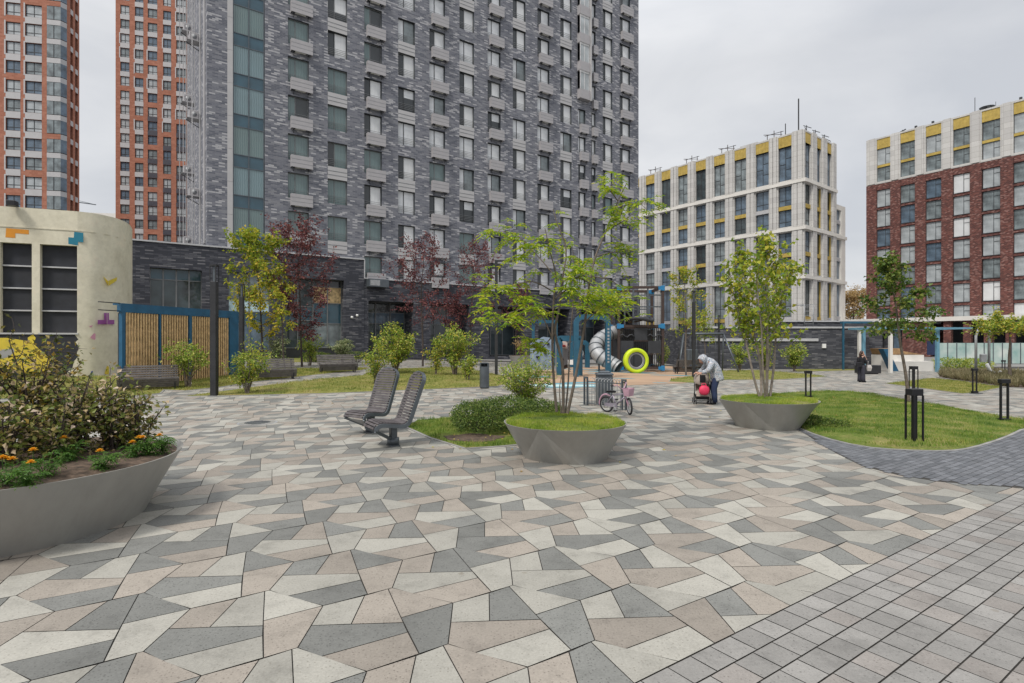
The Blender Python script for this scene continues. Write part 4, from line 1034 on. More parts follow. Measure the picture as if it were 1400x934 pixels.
# ============ beige painted building at the left edge
def bez2(pts, n):
    out = []; L = len(pts)
    for i in range(L-1):
        p0, p1, p2, p3 = pts[max(i-1,0)], pts[i], pts[i+1], pts[min(i+2,L-1)]
        for j in range(n):
            u = j/n; out.append(0.5*((2*p1)+(p2-p0)*u+(2*p0-5*p1+4*p2-p3)*u*u+(3*p1-p0-3*p2+p3)*u**3))
    return out+[pts[-1]]
def beige_building():
    k = 1.15; pts = []
    # plan from right end to the left, as (x, y): front straight, end rounded off
    def pp(px, Y): return Vector(((px-CX)/F*Y, Y))
    fr = [pp(-190, 21.6), pp(106, 24.1)]
    end = [pp(128, 24.45), pp(146, 24.95), pp(160, 25.5), pp(171, 26.2), pp(178, 27.0), pp(181, 28.0)]
    org = fr[0]; d = (fr[1]-fr[0]).normalized(); th = math.atan2(d.y, d.x); base = gz(org.x, org.y)-.1
    root = thing('beige_building', (org.x, org.y, base), th, 'beige plastered building with rounded end, black louvres and painted coloured blocks', 'building')
    loc = lambda p: Vector(((p-org).dot(d), (p-org).dot(Vector((-d.y, d.x)))))
    L = (fr[1]-fr[0]).length; zt = H+4.72*k-base+.2
    # front wall with louvre openings
    S = lambda px: (((px-CX)/F*org.y-org.x)/(d.x-(px-CX)/F*d.y))
    Zp = lambda px, py: H-(py-CY)/F*(org.y+S(px)*d.y)-base
    z0, z1 = Zp(50,455), Zp(50,333.5)
    hol = [(S(-115),S(-62),z0,z1),(S(-52),S(-11),z0,z1),(S(0),S(43.5),z0,z1),(S(54.5),S(106)-.0,z0,z1)]
    hol[3] = (S(54.5), S(105.5), z0, z1)
    mb = MB(); wall_holes(mb, 0, L, -.6, zt, hol, 0.35, M['beige'])
    el = [Vector((L, 0))]+[loc(p) for p in end]
    el.append(el[-1]+Vector((-1.2, 4.0))); el.append(Vector((0, el[-1].y)))
    fine = [Vector(q[:2]) for q in bez2([Vector((q.x,q.y,0)) for q in el[:7]], 4)]+el[7:]
    nf = len(fine); mb.add([(q.x,q.y,z) for q in fine for z in (-.6, zt)], [(2*i,2*i+2,2*i+3,2*i+1) for i in range(nf-1)], M['beige'], True)
    mb.add([(0,0,zt)]+[(q.x,q.y,zt) for q in fine], [tuple(range(nf+1))], M['cornice'])
    mb.quad((0,el[-1].y,-.6),(0,0,-.6),(0,0,zt),(0,el[-1].y,zt),M['beige'])
    mb.build('wall', root)
    # shallow joints round the parapet
    mb = MB()
    path = [(0.0,-.012)]+[(q.x+.004, q.y-.014) for q in el[:-2]]
    for py in (312,): 
        z = Zp(50, py)
        for a, b in zip(path[:-1], path[1:]): mb.bar((a[0],a[1],z),(b[0],b[1],z),.02,.05,M['beige'])
    for px in (139,): pass
    mb.build('string_course', root)
    for a,b,c,dd in hol:
        mb = MB(); mb.box(a,b,.25,.34,c,dd,M['mural_dark']); o = mb.build('louvre', root)
        for i in range(1,4): z = c+(dd-c)*i/4; mb = MB(); mb.box(a,b,.16,.24,z-.03,z+.03,M['cornice']); mb.build('transom', o)
        mb = MB(); mb.box(a-.04,b+.04,-.05,.2,c-.07,c-.002,M['cornice']); mb.build('transom', o)
    # dark painted plinth with a ragged right edge and painted blocks, flat on the wall
    def flat(poly, mat, name, off=-.004):
        mb = MB(); mb.add([(S(x), off, Zp(x, y)) for x, y in poly], [tuple(range(len(poly)))[::-1]], mat); return mb.build(name, root)
    flat([(-120,457.2),(102,457.2),(107,464),(103,468),(108,474),(105,483),(107,487),(101,494),(99,503),(92,508),(93,530),(-120,530)], M['mural_dark'], 'painted_plinth')
    flat([(-40,462),(10,462),(36,466),(48,472),(70,492),(62,520),(20,505),(-30,512),(-60,500)], M['mural_yellow'], 'painted_patch', -.008)
    flat([(-6,482),(4,478),(18,476),(20,481),(12,488),(2,491)], M['mural_grey'], 'painted_patch', -.012)
    flat([(38,462),(45,457),(49,462),(46,470),(39,470)], M['mural_yellow'], 'painted_patch', -.008)
    blk = lambda l, mat: flat(l, M[mat], 'painted_block', -.007)
    blk([(8.5,312),(39.5,314.5),(39.5,320.5),(21,319),(21,325.5),(7.5,324.5)], 'orange')
    blk([(101.5,317),(114,318.5),(114,331.5),(107,330.7),(106.5,335.5),(93.5,333.5),(93.5,324.5),(101,325)], 'mural_teal')
    # blocks on the rounded end: set on its own tangent planes
    def onend(poly, mat, i):
        a, b = el[i], el[i+1]; t = (b-a); ln = t.length; t = t/ln; nn = Vector((t.y, -t.x))
        wa = org+d*a.x+Vector((-d.y,d.x))*a.y; wt = d*t.x+Vector((-d.y,d.x))*t.y
        mb = MB(); vs = []
        for x, y in poly:
            k_ = (x-CX)/F; s = (k_*wa.y-wa.x)/(wt.x-k_*wt.y); Yw = wa.y+s*wt.y
            q = a+t*s+nn*.012; vs.append((q.x, q.y, H-(y-CY)/F*Yw-base))
        mb.add(vs, [tuple(range(len(vs)))[::-1]], M[mat]); mb.build('painted_block', root)
    onend([(140.5,377.5),(147.5,384.5),(147.3,391)], 'mural_yellow', 2); 
    onend([(147.8,384),(160,379),(159,384),(148,391)], 'mural_yellow', 3)
    onend([(142,428),(145.8,428),(145.8,443.5),(133.2,443.5),(133.2,437.5),(142,437.5)], 'violet', 2)
    onend([(146.2,428),(148.5,428),(148.7,437.5),(156,437.5),(156,443.5),(146.2,443.5)], 'violet', 3)
    onend([(128.5,455.5),(134.5,459),(129,465),(123,461.5)], 'pink', 1); onend([(121,446),(127,444.6),(124.5,448)], 'pink', 1)
    onend([(146,500.2),(153,503.5),(149,514),(142.5,511)], 'mural_yellow', 2)
    onend([(106.5,516),(127,507),(127,522),(112,527)], 'mural_blue', 0)
    # black floodlight on the parapet
    mb = MB(); x, z = S(21), zt; mb.bbox(x-.16,x+.16,-.45,-.1,z-.02,z+.2,M['black'],.03); mb.bar((x,-.1,z+.08),(x,.25,z+.08),.05,.05,M['black']); mb.bar((x,.25,z),(x,.25,z+.1),.05,.05,M['black']); mb.build('floodlight', root)
beige_building()
# ------------------------------------------------------------------ STREET FURNITURE, PLAY EQUIPMENT, PEOPLE
def loc_px(px, py): return G(px, py)
# ---- round steel planters: a cone bent from flat sheets with a few flat facets
def planter(px, Y, r_top, r_bot, h, facets, rot, label, soil_z=-0.05, sy=1.0, soil='soil', off=(0, 0)):
    X = (px-CX)/F*Y; z = gz(X, Y)
    t = thing('planter', (X, Y, z), 0, label, 'planter', 'round steel planters')
    mb = MB(); vs = []; fs = []
    # flat triangles: each stands on a straight edge of the base and points at one place of the rim; cone pieces join them
    def top_pt(a): return Vector((r_top*math.cos(a), r_top*math.sin(a)*sy, h))
    prs = []; fc = sorted(facets)
    arc = lambda a: Vector((r_bot*math.cos(R(a))+off[0], r_bot*math.sin(R(a))*sy+off[1], 0.0))
    if not fc: prs = [(arc(i*360/96), R(i*360/96)) for i in range(96)]
    for i, (a0, a1, at) in enumerate(fc):
        n0 = fc[(i+1) % len(fc)]; nx0, nxt = n0[0]+(360 if i == len(fc)-1 else 0), n0[2]+(360 if i == len(fc)-1 else 0)
        for k in range(8): prs.append((arc(a0).lerp(arc(a1), k/8).lerp(arc(a0+(a1-a0)*k/8), .65), R(at)+R(.02*k)))
        ns = max(8, int((nx0-a1)/2.2), int((nxt-at)/2.2))
        for k in range(ns): prs.append((arc(a1+(nx0-a1)*k/ns), R(at+.2+(nxt-at-.2)*k/ns)))
    N = len(prs); K = 7
    for j in range(K):
        f = j/(K-1)
        for i in range(N): vs.append(prs[i][0].lerp(top_pt(prs[i][1]), f))
    for j in range(K-1):
        for i in range(N): fs.append((j*N+i, j*N+(i+1) % N, (j+1)*N+(i+1) % N, (j+1)*N+i))
    b = len(vs); e = 0.018
    for i in range(N):
        q = top_pt(prs[i][1])*((r_top-e)/r_top); q.z = h; vs.append(q)
    for i in range(N): fs.append(((K-1)*N+i, (K-1)*N+(i+1) % N, b+(i+1) % N, b+i))
    b2 = len(vs)
    for i in range(N):
        q = top_pt(prs[i][1])*((r_top-e-.1)/r_top); q.z = h-.08; vs.append(q)
    for i in range(N): fs.append((b+i, b+(i+1) % N, b2+(i+1) % N, b2+i))
    mb.add(vs, fs, M['steel'], False)
    mb.build('bowl', t)
    # soil, slightly mounded
    mb = MB(); vs = [(0, 0, h+soil_z+.06)]; fs = []; rr = random.Random(4)
    for j in range(1, 9):
        for i in range(40):
            a = 2*math.pi*i/40; q = top_pt(a)*(j/8*(r_top-e-.01)/r_top); q.z = h+soil_z+.06*(1-(j/8)**2)+(rr.uniform(-.012,.012) if j < 8 else -.02); vs.append(q)
    for i in range(40): fs.append((0, 1+i, 1+(i+1) % 40))
    for j in range(7):
        for i in range(40): fs.append((1+j*40+i, 1+(j+1)*40+i, 1+(j+1)*40+(i+1) % 40, 1+j*40+(i+1) % 40))
    mb.add(vs, fs, M[soil], True); mb.build('soil', t)
    return t
PC = planter(772.5, 9.74, 1.067, 0.73, 0.607, [(-165,-76,-118),(95,150,122)], 0, 'grey steel planter with grass and a thin ash tree, mid plaza', 0.0, soil='lawn')
# sheet-metal crease on the middle planter comes from the long diagonal facet; the right hand one has two facets
PR = planter(1049.5, 13.15, 1.096, 0.70, 0.637, [(-165,-103,-142),(-56,-2,-20),(60,130,95)], 0, 'grey steel planter topped with grass and a leafy maple, beside the right hand lawn', 0.0, soil='lawn', sy=1.0)
PL_ = planter(3.5, 6.15, 1.72, 1.34, 0.70, [(90,140,115)], 0, 'big grey steel planter full of shrubs and orange marigolds at the left edge', -0.03)
def disc(t, r, n=40): return [(t.location.x+r*math.cos(6.283*i/n), t.location.y+r*math.sin(6.283*i/n)) for i in range(n)]
for t, hh, nb in ((PC, .607, 17000), (PR, .637, 15000)):
    c = t.location; rt = 1.03
    zf = lambda x, y, c=c, hh=hh: c.z+hh-.03+.045*(1-((x-c.x)**2+(y-c.y)**2)/1.1)+.012*math.sin(x*9)*math.sin(y*8)
    grass('grass', disc(t, rt), nb, 0.058, 0.012, M['blade_y'], 21, 'bright grass filling the middle steel planter' if t is PC else 'bright grass filling the steel planter by the right hand lawn', zf=zf)

# ---- reclining slatted seats
def seat(px, py, face, label):
    p = G(px, py); t = thing('lounge_seat', p, math.atan2(face[1], face[0])-math.pi/2, label, 'seat', 'reclining slatted seats')
    # profile in (y forward, z): back top -> bend -> seat -> rolled front -> down brace
    top = Vector((-0.45, 1.22)); hip = Vector((-0.16, 0.42)); fr = Vector((0.36, 0.49)); dn = Vector((0.47, 0.37))
    prof = []
    def arc(a, b, c, n=6):
        for i in range(n+1):
            s = i/n; prof.append(a*(1-s)**2+b*2*s*(1-s)+c*s*s)
    arc(hip+(top-hip)*1.0, hip+(top-hip)*.6, hip+(top-hip)*.2, 2)
    arc(hip+(top-hip)*.14, hip, hip+(fr-hip)*.22, 6)
    arc(hip+(fr-hip)*.75, fr+Vector((0.06,0.015)), dn, 6)
    w = 0.31
    for sgn in (-1, 1):
        mb = MB()
        off = []
        for i, q in enumerate(prof):
            d = (prof[min(i+1, len(prof)-1)]-prof[max(i-1, 0)]).normalized(); off.append(q+Vector((d.y, -d.x))*0.07)
        pl = prof+off[::-1]
        x0, x1 = (w, w+.035) if sgn > 0 else (-w-.035, -w)
        # as quads along the profile
        for i in range(len(prof)-1):
            a, b, c, d = prof[i], prof[i+1], off[i+1], off[i]
            vs = [(x0,a.x,a.y),(x0,b.x,b.y),(x0,c.x,c.y),(x0,d.x,d.y),(x1,a.x,a.y),(x1,b.x,b.y),(x1,c.x,c.y),(x1,d.x,d.y)]
            f = [(0,1,2,3),(7,6,5,4),(0,4,5,1),(2,6,7,3)]
            if i == 0: f.append((0,3,7,4))
            if i == len(prof)-2: f.append((1,5,6,2))
            mb.add(vs, f, M['grey_metal'])
        mb.build('side_frame', t, fix=True)
    # rounded head rim: half ring joining both sides at the top of the back
    mb = MB(); bd = (top-hip).normalized(); nn = Vector((bd.y, -bd.x))*-0.075
    ring = []
    for i in range(13):
        a = math.pi*i/12; ring.append((math.cos(a)*w, math.sin(a)*w*.62))
    for i in range(12):
        (xa, ya), (xb, yb) = ring[i], ring[i+1]
        def pt(x, y, o, s): 
            q = top+bd*(y*s)+nn*o; return (x*s, q.x, q.y)
        s1 = 1.115
        vs = [pt(xa,ya,0,1),pt(xb,yb,0,1),pt(xb,yb,1,1),pt(xa,ya,1,1),pt(xa,ya,0,s1),pt(xb,yb,0,s1),pt(xb,yb,1,s1),pt(xa,ya,1,s1)]
        mb.add(vs, [(0,1,2,3),(7,6,5,4),(0,4,5,1),(2,6,7,3)], M['grey_metal'])
    mb.build('head_rim', t, fix=True)
    # slats
    mb = MB(); d_acc = 0; path = [prof[0]+bd*(w*.55)]+prof; pitch = 0.056
    segs = [(path[i], path[i+1]) for i in range(len(path)-1)]
    tot = sum((b-a).length for a, b in segs); s = 0.02
    while s < tot-.02:
        acc = 0
        for a, b in segs:
            ln = (b-a).length
            if acc+ln >= s and ln > 1e-6:
                q = a.lerp(b, (s-acc)/ln); d = (b-a)/ln; break
            acc += ln
        hw = w-.004
        over = (q-top).dot(bd)
        if over > 0: hw = w*math.sqrt(max(0.05, 1-(over/(w*.62))**2))-.006
        n2 = Vector((d.y, -d.x))*-1; o = q+n2*.012
        mb.bar((-hw,o.x,o.y),(hw,o.x,o.y),0.043,0.028,M['slat'],up=(0,n2.x,n2.y))
        s += pitch
    mb.build('slats', t)
    mb = MB(); mb.bbox(-.075,.075,-.06,.06,0.02,0.40,M['grey_metal'],.01); mb.box(-.12,.12,-.10,.10,0.0,0.02,M['grey_metal']); mb.tube([(0,0,.02),(0,0,.15)],.115,M['grey_metal'],16); mb.build('post', t)
    mb = MB()
    for sgn in (-1,1): mb.bar((sgn*(w+.016), dn.x-.02, dn.y-.02),(sgn*.05,0.05,0.13),.03,.055,M['grey_metal'])
    mb.add([(-w,dn.x-.035,dn.y-.03),(w,dn.x-.035,dn.y-.03),(.05,.075,.13),(-.05,.075,.13)],[(0,1,2,3)],M['galv']); mb.build('brace', t)
    return t
seat(537.5, 609, (-0.86, -0.51), 'slatted reclining seat on a post, the nearer of the pair, seen from its side')
seat(507, 591, (-0.60, -0.80), 'slatted reclining seat on a post, the farther of the pair, its slats facing the camera')

# ---- slatted park benches
def bench_proto():
    t = thing('park_bench', (0,0,0), 0, '', 'bench', 'slatted park benches'); L = 0.95
    for sgn in (-1, 1):
        mb = MB(); x = sgn*.82
        pr = [(-.42,.86),(-.30,.44),(.12,.40),(.20,.36),(.12,0.0)]
        mb.bar((x,-.42,.86),(x,-.28,.42),.05,.06,M['dark_metal']); mb.bar((x,-.30,.43),(x,.24,.41),.05,.06,M['dark_metal']); mb.bar((x,.22,.43),(x,.14,0.0),.05,.06,M['dark_metal']); mb.bar((x,-.24,.43),(x,-.16,0.0),.05,.06,M['dark_metal'])
        mb.build('side_frame', t)
    mb = MB()
    for i in range(5):
        f = i/4; y = -.26-.15*f; z = .52+.34*f; mb.bar((-L,y,z),(L,y,z),.03,.066,M['slat_grey'],up=(0,-.35,.9))
    mb.build('backrest', t)
    mb = MB()
    for i in range(7):
        y = -.20+.42*i/6; mb.bar((-L,y,.455),(L,y,.455),.05,.03,M['slat_grey'])
    for i in range(5): mb.bar((-L,.255-.024*i,.41-.066*i),(L,.255-.024*i,.41-.066*i),.03,.055,M['slat_grey'],up=(0,.3,.9))
    mb.build('seat', t)
    return t
bp = bench_proto()
def put_bench(o, px, py, rz, label, sc=1.0):
    p = G(px, py); o.location = p; o.rotation_euler = (0,0,rz); o['label'] = label; o.scale = (sc,)*3; return o
put_bench(bp, 203, 533.5, R(214), 'slatted park bench in front of the wooden slat pavilion')
put_bench(copy_tree(bp), 373, 519, R(212), 'slatted park bench below the yellow and burgundy trees')
put_bench(copy_tree(bp), 462, 509.5, R(212), 'slatted park bench near the pale shrub and the brick pillar')
put_bench(copy_tree(bp), 942, 511.5, R(5), 'dark park bench beside the playground, partly behind a lamp post')
for o, rz in ((bp, 8), ):
    pass

# ---- litter bins
def bin_(px, py, h, r, label, square=False):
    p = G(px, py); t = thing('litter_bin', p, 0, label, 'litter bin', 'grey litter bins')
    mb = MB()
    if square: mb.bbox(-r,r,-r,r,.03,h-.07,M['grey_metal'],.03)
    else: mb.lathe([(0.0,.03),(r*.96,.03),(r,.06),(r,h-.13)],M['grey_metal'],28); mb.lathe([(r*.9,0),(r*.9,.03)],M['black'],24)
    mb.build('body', t)
    mb = MB()
    if square:
        mb.bbox(-r*1.08,r*1.08,-r*1.08,r*1.08,h-.07,h,M['grey_metal'],.03); mb.bbox(-r*.7,r*.7,-r*.7,r*.7,h,h+.06,M['grey_metal'],.03)
    else:
        for a0, a1 in ((R(-60), R(240)),):
            n = 20; vs = []; fs = []
            for i in range(n+1):
                a = R(-50)+(R(280))*i/n
                for z in (h-.13, h): vs.append((r*math.cos(a), r*math.sin(a), z))
            for i in range(n): fs.append((2*i,2*i+2,2*i+3,2*i+1))
            mb.add(vs, fs, M['grey_metal'], True)
        mb.lathe([(r,h),(r*.8,h+.02),(0,h+.025)],M['grey_metal'],28); mb.lathe([(0,h-.12),(r*.97,h-.12)],M['black'],24)
    mb.build('lid', t); return t
bin_(662.3, 531, 1.0, .19, 'round grey litter bin standing at the edge of the left lawn')
bin_(826, 552, .98, .24, 'square grey litter bin behind the bicycle rack', True)

# ---- lamp posts
def post(px, py, ytop, wdt, label, arm=None, slots=True, name='lamp_post'):
    p = G(px, py); h = H-(ytop-CY)/F*p.y-p.z; t = thing(name, p, 0, label, 'lamp post', 'dark lamp posts'); w = wdt/2
    mb = MB()
    zc = h*0.88 if slots else h
    mb.bbox(-w,w,-w,w,0,zc,M['dark_metal'],.01); mb.box(-w*1.5,w*1.5,-w*1.5,w*1.5,-.02,.02,M['dark_metal']); mb.build('pole', t)
    mb = MB()
    if slots:
        for a in (-1, 1):
            for b in (-1, 1): mb.box(a*w-.012,a*w+.012,b*w-.012,b*w+.012,zc,h,M['dark_metal'])
        mb.box(-w-.012,w+.012,-w-.012,w+.012,h,h+.05,M['dark_metal']); mb.build('lantern', t)
        mb = MB(); mb.box(-w*.35,w*.35,-w*.35,w*.35,zc+.002,h-.002,M['grey_metal']); mb.build('light_tube', t)
    if arm:
        mb = MB(); mb.bbox(-w,arm,-w*.9,w*.9,h,h+.09,M['dark_metal'],.01); mb.build('lamp_arm', t)
    return t
post(293, 541, 364, .20, 'thick dark lamp post in front of the wooden slat pavilion')
post(330.5, 523, 390, .16, 'slimmer dark lamp post before the yellow tree, right of the pavilion')
post(678.5, 514, 358, .15, 'dark lamp post with a short arm at its top, beside the left lawn', arm=1.0, slots=False)
post(948.5, 516.5, 399, .16, 'dark lamp post right of the playground tower, beside the stroller')
post(983, 505, 432, .14, 'thin dark lamp post behind the right hand swing leg')
# ---- low bollard lights
def bollard(px, py, h, wdt, rz, label, core=False, plate=True):
    p = G(px, py); t = thing('bollard_light', p, rz, label, 'bollard light', 'black bollard lights'); w = wdt/2
    mb = MB()
    if core:
        for a in (-1,1):
            for b in (-1,1): mb.box(a*w-.014,a*w+.014,b*w-.014,b*w+.014,.02,h-.12,M['black'])
        mb.box(-.035,.035,-.035,.035,.02,h-.12,M['black'])
    else:
        for a in (-1,1): mb.box(a*w-.02,a*w+.02,-.02,.02,.02,h-.09,M['black'])
    mb.build('upright', t)
    mb = MB(); mb.bbox(-w-.03,w+.03,-w*.9 if core else -.06,w*.9 if core else .06,h-.12 if core else h-.10,h,M['black'],.008); mb.build('lamp_head', t)
    mb = MB(); mb.box(-w-.03,w+.03,-.06,.06,.02,.10,M['black']) if not core else None; mb.bbox(-.22,.22,-.16,.16,-.01,.02,M['dark_metal'],.005); mb.build('base_plate', t)
    return t
bollard(1250, 609, 1.09, .19, R(10), 'tallest looking black bollard light, on the near edge of the right hand lawn', True)
bollard(1373, 577.5, 1.07, .19, R(5), 'black bollard light with two thin uprights at the far right end of the lawn')
bollard(1332.5, 538, 1.03, .17, R(5), 'black bollard light beside the far tip of the small triangular lawn')
bollard(1249, 541, 1.12, .19, R(5), 'black bollard light seen just above and behind the nearest bollard', True)
bollard(1105, 545, .98, .18, R(5), 'black bollard light right behind the maple planter')
bollard(1372, 513, 1.0, .2, R(5), 'farthest small bollard light near the glass fence')
# ---- manhole
p = G(352, 578); t = thing('manhole_cover', p, R(20), 'oval looking grey metal manhole cover set in the paving', 'manhole cover')
mb = MB(); mb.lathe([(0.46,.002),(0.41,.004)],M['galv'],32); mb.build('ring', t)
mb = MB(); mb.lathe([(0.41,.005),(0,.006)],M['steel'],32)
for k in range(-4,5): mb.box(-.3*math.cos(k*.3),.3*math.cos(k*.3),k*.075-.012,k*.075+.012,.006,.011,M['grey_metal'])
mb.build('lid', t)

# ---- slatted pavilion
def pavilion():
    s = .955; a = Vector((-0.6995*21.3, 21.3))*s; b = Vector((-13.4, 27.2))*s; d = (b-a); L = d.length; th = math.atan2(d.y, d.x)
    z = min(gz(a.x,a.y), gz(b.x,b.y))-.02; root = thing('slat_pavilion', (a.x,a.y,z), th, 'blue framed pavilion with vertical wooden slats', 'pavilion')
    zt = H+1.46*s-z; zb = .18; x2 = L*.905
    mb = MB(); mb.box(-.1,L,-.06,.12,zt-.32,zt,M['blue']); mb.box(-.1,L,.122,.32,zt-.06,zt-.004,M['blue']); mb.build('roof_frame', root)
    xs = [0.02, x2*.30, x2*.58, x2*.82]
    ws = [.13,.07,.13,.07]
    for x, w in zip(xs, ws):
        mb = MB(); mb.box(x-w/2,x+w/2,-.055,.10,-.3,zt-.322,M['blue']); mb.build('post', root)
    mb = MB(); mb.box(x2,L,-.055,.115,-.3,zt-.322,M['blue']); mb.box(L-.06,L,.117,.32,-.3,zt-.322,M['blue']); mb.build('end_panel', root)
    edges = xs+[x2+.06]
    for i in range(4):
        x0 = edges[i]+ws[i]/2+.02; x1 = edges[i+1]-(ws[i+1]/2 if i < 3 else .06)-.02; mb = MB(); n = int((x1-x0)/.115)
        for k in range(n):
            x = x0+(x1-x0)*(k+.5)/n; mb.box(x-.027,x+.027,-.03,.02,zb,zt-.33,M['wood'])
        for zz in (.25,.42,.6,.78): z_ = zb+(zt-zb)*zz; mb.box(x0,x1,.021,.05,z_-.02,z_+.02,M['dark_metal'])
        mb.build('slat_panel', root)
    mb = MB(); mb.box(0,L,-.05,.4,-.3,zb-.06,M['kerb']); mb.build('plinth', root)
    mb = MB(); mb.box(.1,x2,.27,.31,zb,zt-.34,M['dark_metal']); mb.build('back_wall', root)
    mb = MB(); mb.box(-.9,-.1,-.02,.02,zt-.02,zt+.01,M['dark_metal']); mb.box(-.9,-.1,-.02,.02,zt-.30,zt-.27,M['dark_metal']); mb.build('bracket', root)
pavilion()

# ---- play tower with tyre ring
def play_tower():
    Y = 36.0; zg = gz(6, 36); k = Y/F
    X0 = (846-CX)*k; X1 = (906-CX)*k; W = X1-X0
    t = thing('play_tower', (X0, Y, zg), R(0), 'dark cube play tower with blue corner joints and an open upper frame', 'play tower')
    z = lambda py: H-(py-CY)*k-zg
    zl, zu, zt = z(506), z(446), z(393); D = W*.98; b = .16
    for x in (0, W):
        for y in (0, D):
            mb = MB(); mb.box(x-b/2,x+b/2,y-b/2,y+b/2,0,zt,M['wood_dark']); mb.build('corner_post', t)
    for zz in (zu, zt, .2):
        mb = MB()
        for y in (0, D): mb.box(b/2,W-b/2,y-b/2+.01,y+b/2-.01,zz-b/2,zz+b/2,M['wood_dark'])
        for x in (0, W): mb.box(x-b/2+.01,x+b/2-.01,b/2,D-b/2,zz-b/2,zz+b/2,M['wood_dark'])
        mb.build('beam_frame', t)
    for x in (0, W):
        for y in (0, D):
            for zz in (.18, zu, zt-.05):
                mb = MB(); mb.bbox(x-.12,x+.12,y-.12,y+.12,zz-.16,zz+.16,M['joint_blue'],.02)
                sx = 1 if x == 0 else -1; mb.bar((x,y-.1,zz),(x+sx*.30,y-.1,zz),.05,.22,M['joint_blue']); mb.build('corner_joint', t)
    # chequer of dark panels and barred openings
    g = (zu-b/2-.28)/3; gx = (W-b)/3
    for r in range(3):
        for c in range(3):
            x0, x1 = b/2+gx*c, b/2+gx*(c+1); z0, z1 = .28+g*r, .28+g*(r+1)
            solid = (r+c) % 2 == 1 or (r == 0 and c < 2)
            mb = MB()
            if solid: mb.bbox(x0+.02,x1-.02,-.05,-.01,z0+.02,z1-.02,M['play_panel'],.01)
            else:
                for i in range(7): x = x0+(x1-x0)*(i+.5)/7; mb.box(x-.02,x+.02,-.04,-.0,z0,z1,M['black'])
                mb.box(x0,x1,-.045,.005,z1-.06,z1,M['wood_dark'])
                if r == 2: mb.tube([(x0+(x1-x0)*q/6, -.1, z0+g*.35+.1*math.sin(q*1.7)) for q in range(7)], .05, M['play_panel'], 8)
            mb.build('panel' if solid else 'barred_opening', t)
    mb = MB(); mb.box(b/2,W-b/2,b/2,D-b/2,zu-.1,zu-.03,M['wood_plank']); mb.box(b/2,W-b/2,D-.04,D,.3,zu-.2,M['play_panel']); mb.build('floor', t)
    for y in (0, D):
        mb = MB()
        for x in (W*.33, W*.66): mb.box(x-.05,x+.05,y-.05,y+.05,zu+b/2,zt-b/2,M['grey_metal'])
        for zz in (zu+(zt-zu)*.5, zu+(zt-zu)*.8): mb.box(b/2,W-b/2,y-.03,y+.03,zz-.04,zz+.04,M['grey_metal'])
        mb.build('upper_bars', t)
    mb = MB(); q = [(W*.5+.75*math.cos(a*.524), -.02+.5*math.sin(a*.524), zu+.42+.1*math.sin(a)) for a in range(12)]; mb.tube(q,.13,M['play_panel'],8,closed=True); mb.build('net_seat', t)
    # tyre ring
    Yr = 34.2; X = (869.3-CX)/F*Yr; zc = H-(494.3-CY)/F*Yr; r = 17.2/F*Yr; zr = gz(X, Yr)
    o = thing('tyre_ring', (X, Yr, zr), R(6), 'bright lime green crawl ring shaped like a tyre in front of the play tower', 'play ring')
    mb = MB(); n = 40; prof = [(.70,-.30),(.80,-.36),(.93,-.36),(1.0,-.27),(1.0,.27),(.93,.36),(.80,.36),(.70,.30)]
    vs = []; fs = []; m = len(prof); zc_ = max(zc-zr, r*.99)
    for i in range(n):
        a = 6.28318*i/n
        for pr, py in prof: vs.append((pr*r*math.cos(a), py*r*.8, zc_+pr*r*math.sin(a)))
    for i in range(n):
        for j in range(m-1): fs.append((i*m+j, i*m+j+1, ((i+1)%n)*m+j+1, ((i+1)%n)*m+j))
    mb.add(vs, fs, M['lime'], True); mb.build('tyre', o, fix=True)
    mb = MB(); 
    for rr_, wd, mt in ((.655,.045*r,'galv'),(.56,.05*r,'galv')):
        mb.tube([(rr_*r*math.cos(6.28318*i/32), -.1*r, zc_+rr_*r*math.sin(6.28318*i/32)) for i in range(32)], wd, M[mt], 8, closed=True)
    vs = []; 
    for i in range(32):
        a = 6.28318*i/32
        for q, yy in ((.70,-.24*r),(.70,.24*r)): vs.append((q*r*math.cos(a), yy, zc_+q*r*math.sin(a)))
    mb.add(vs, [(2*i,2*i+1,(2*i+3)%64,(2*i+2)%64) for i in range(32)], M['black'], True); mb.build('rim', o)
    # tube slide
    S_ = thing('tube_slide', (X0-1.2, Y, gz(X0-1.2, Y)), 0, 'grey segmented metal tube slide curling down from the play tower', 'slide')
    zs = gz(X0-1.2, Y)
    ctl = [(848,452,37.2),(838,455,37.0),(826,460,36.6),(817,468,36.2),(814.5,477,35.8),(819,486,35.4),(829,493,35.2),(839,498.5,35.0),(846,503,34.8)]
    pts = [P(*c) for c in ctl]; fine = []
    for i in range(len(pts)-1):
        p0, p1, p2, p3 = pts[max(i-1,0)], pts[i], pts[i+1], pts[min(i+2,len(pts)-1)]
        for j in range(4):
            u = j/4; fine.append(0.5*((2*p1)+(p2-p0)*u+(2*p0-5*p1+4*p2-p3)*u*u+(3*p1-p0-3*p2+p3)*u**3))
    fine.append(pts[-1]); base = S_.location
    fl = [p-Vector(base) for p in fine]
    mb = MB(); mb.tube(fl, .44, M['galv'], 18, caps=False); mb.build('tube', S_)
    mb = MB()
    for i in range(0, len(fl)-1, 3):
        d = (fl[i+1]-fl[i]).normalized(); mb.tube([fl[i]-d*.03, fl[i]+d*.03], .475, M['grey_metal'], 18)
    mb.build('flange', S_)
    mb = MB(); q = fl[20]; mb.tube([(q.x,q.y,0),(q.x,q.y,q.z-.4)],.06,M['grey_metal'],8); mb.build('support', S_)
play_tower()
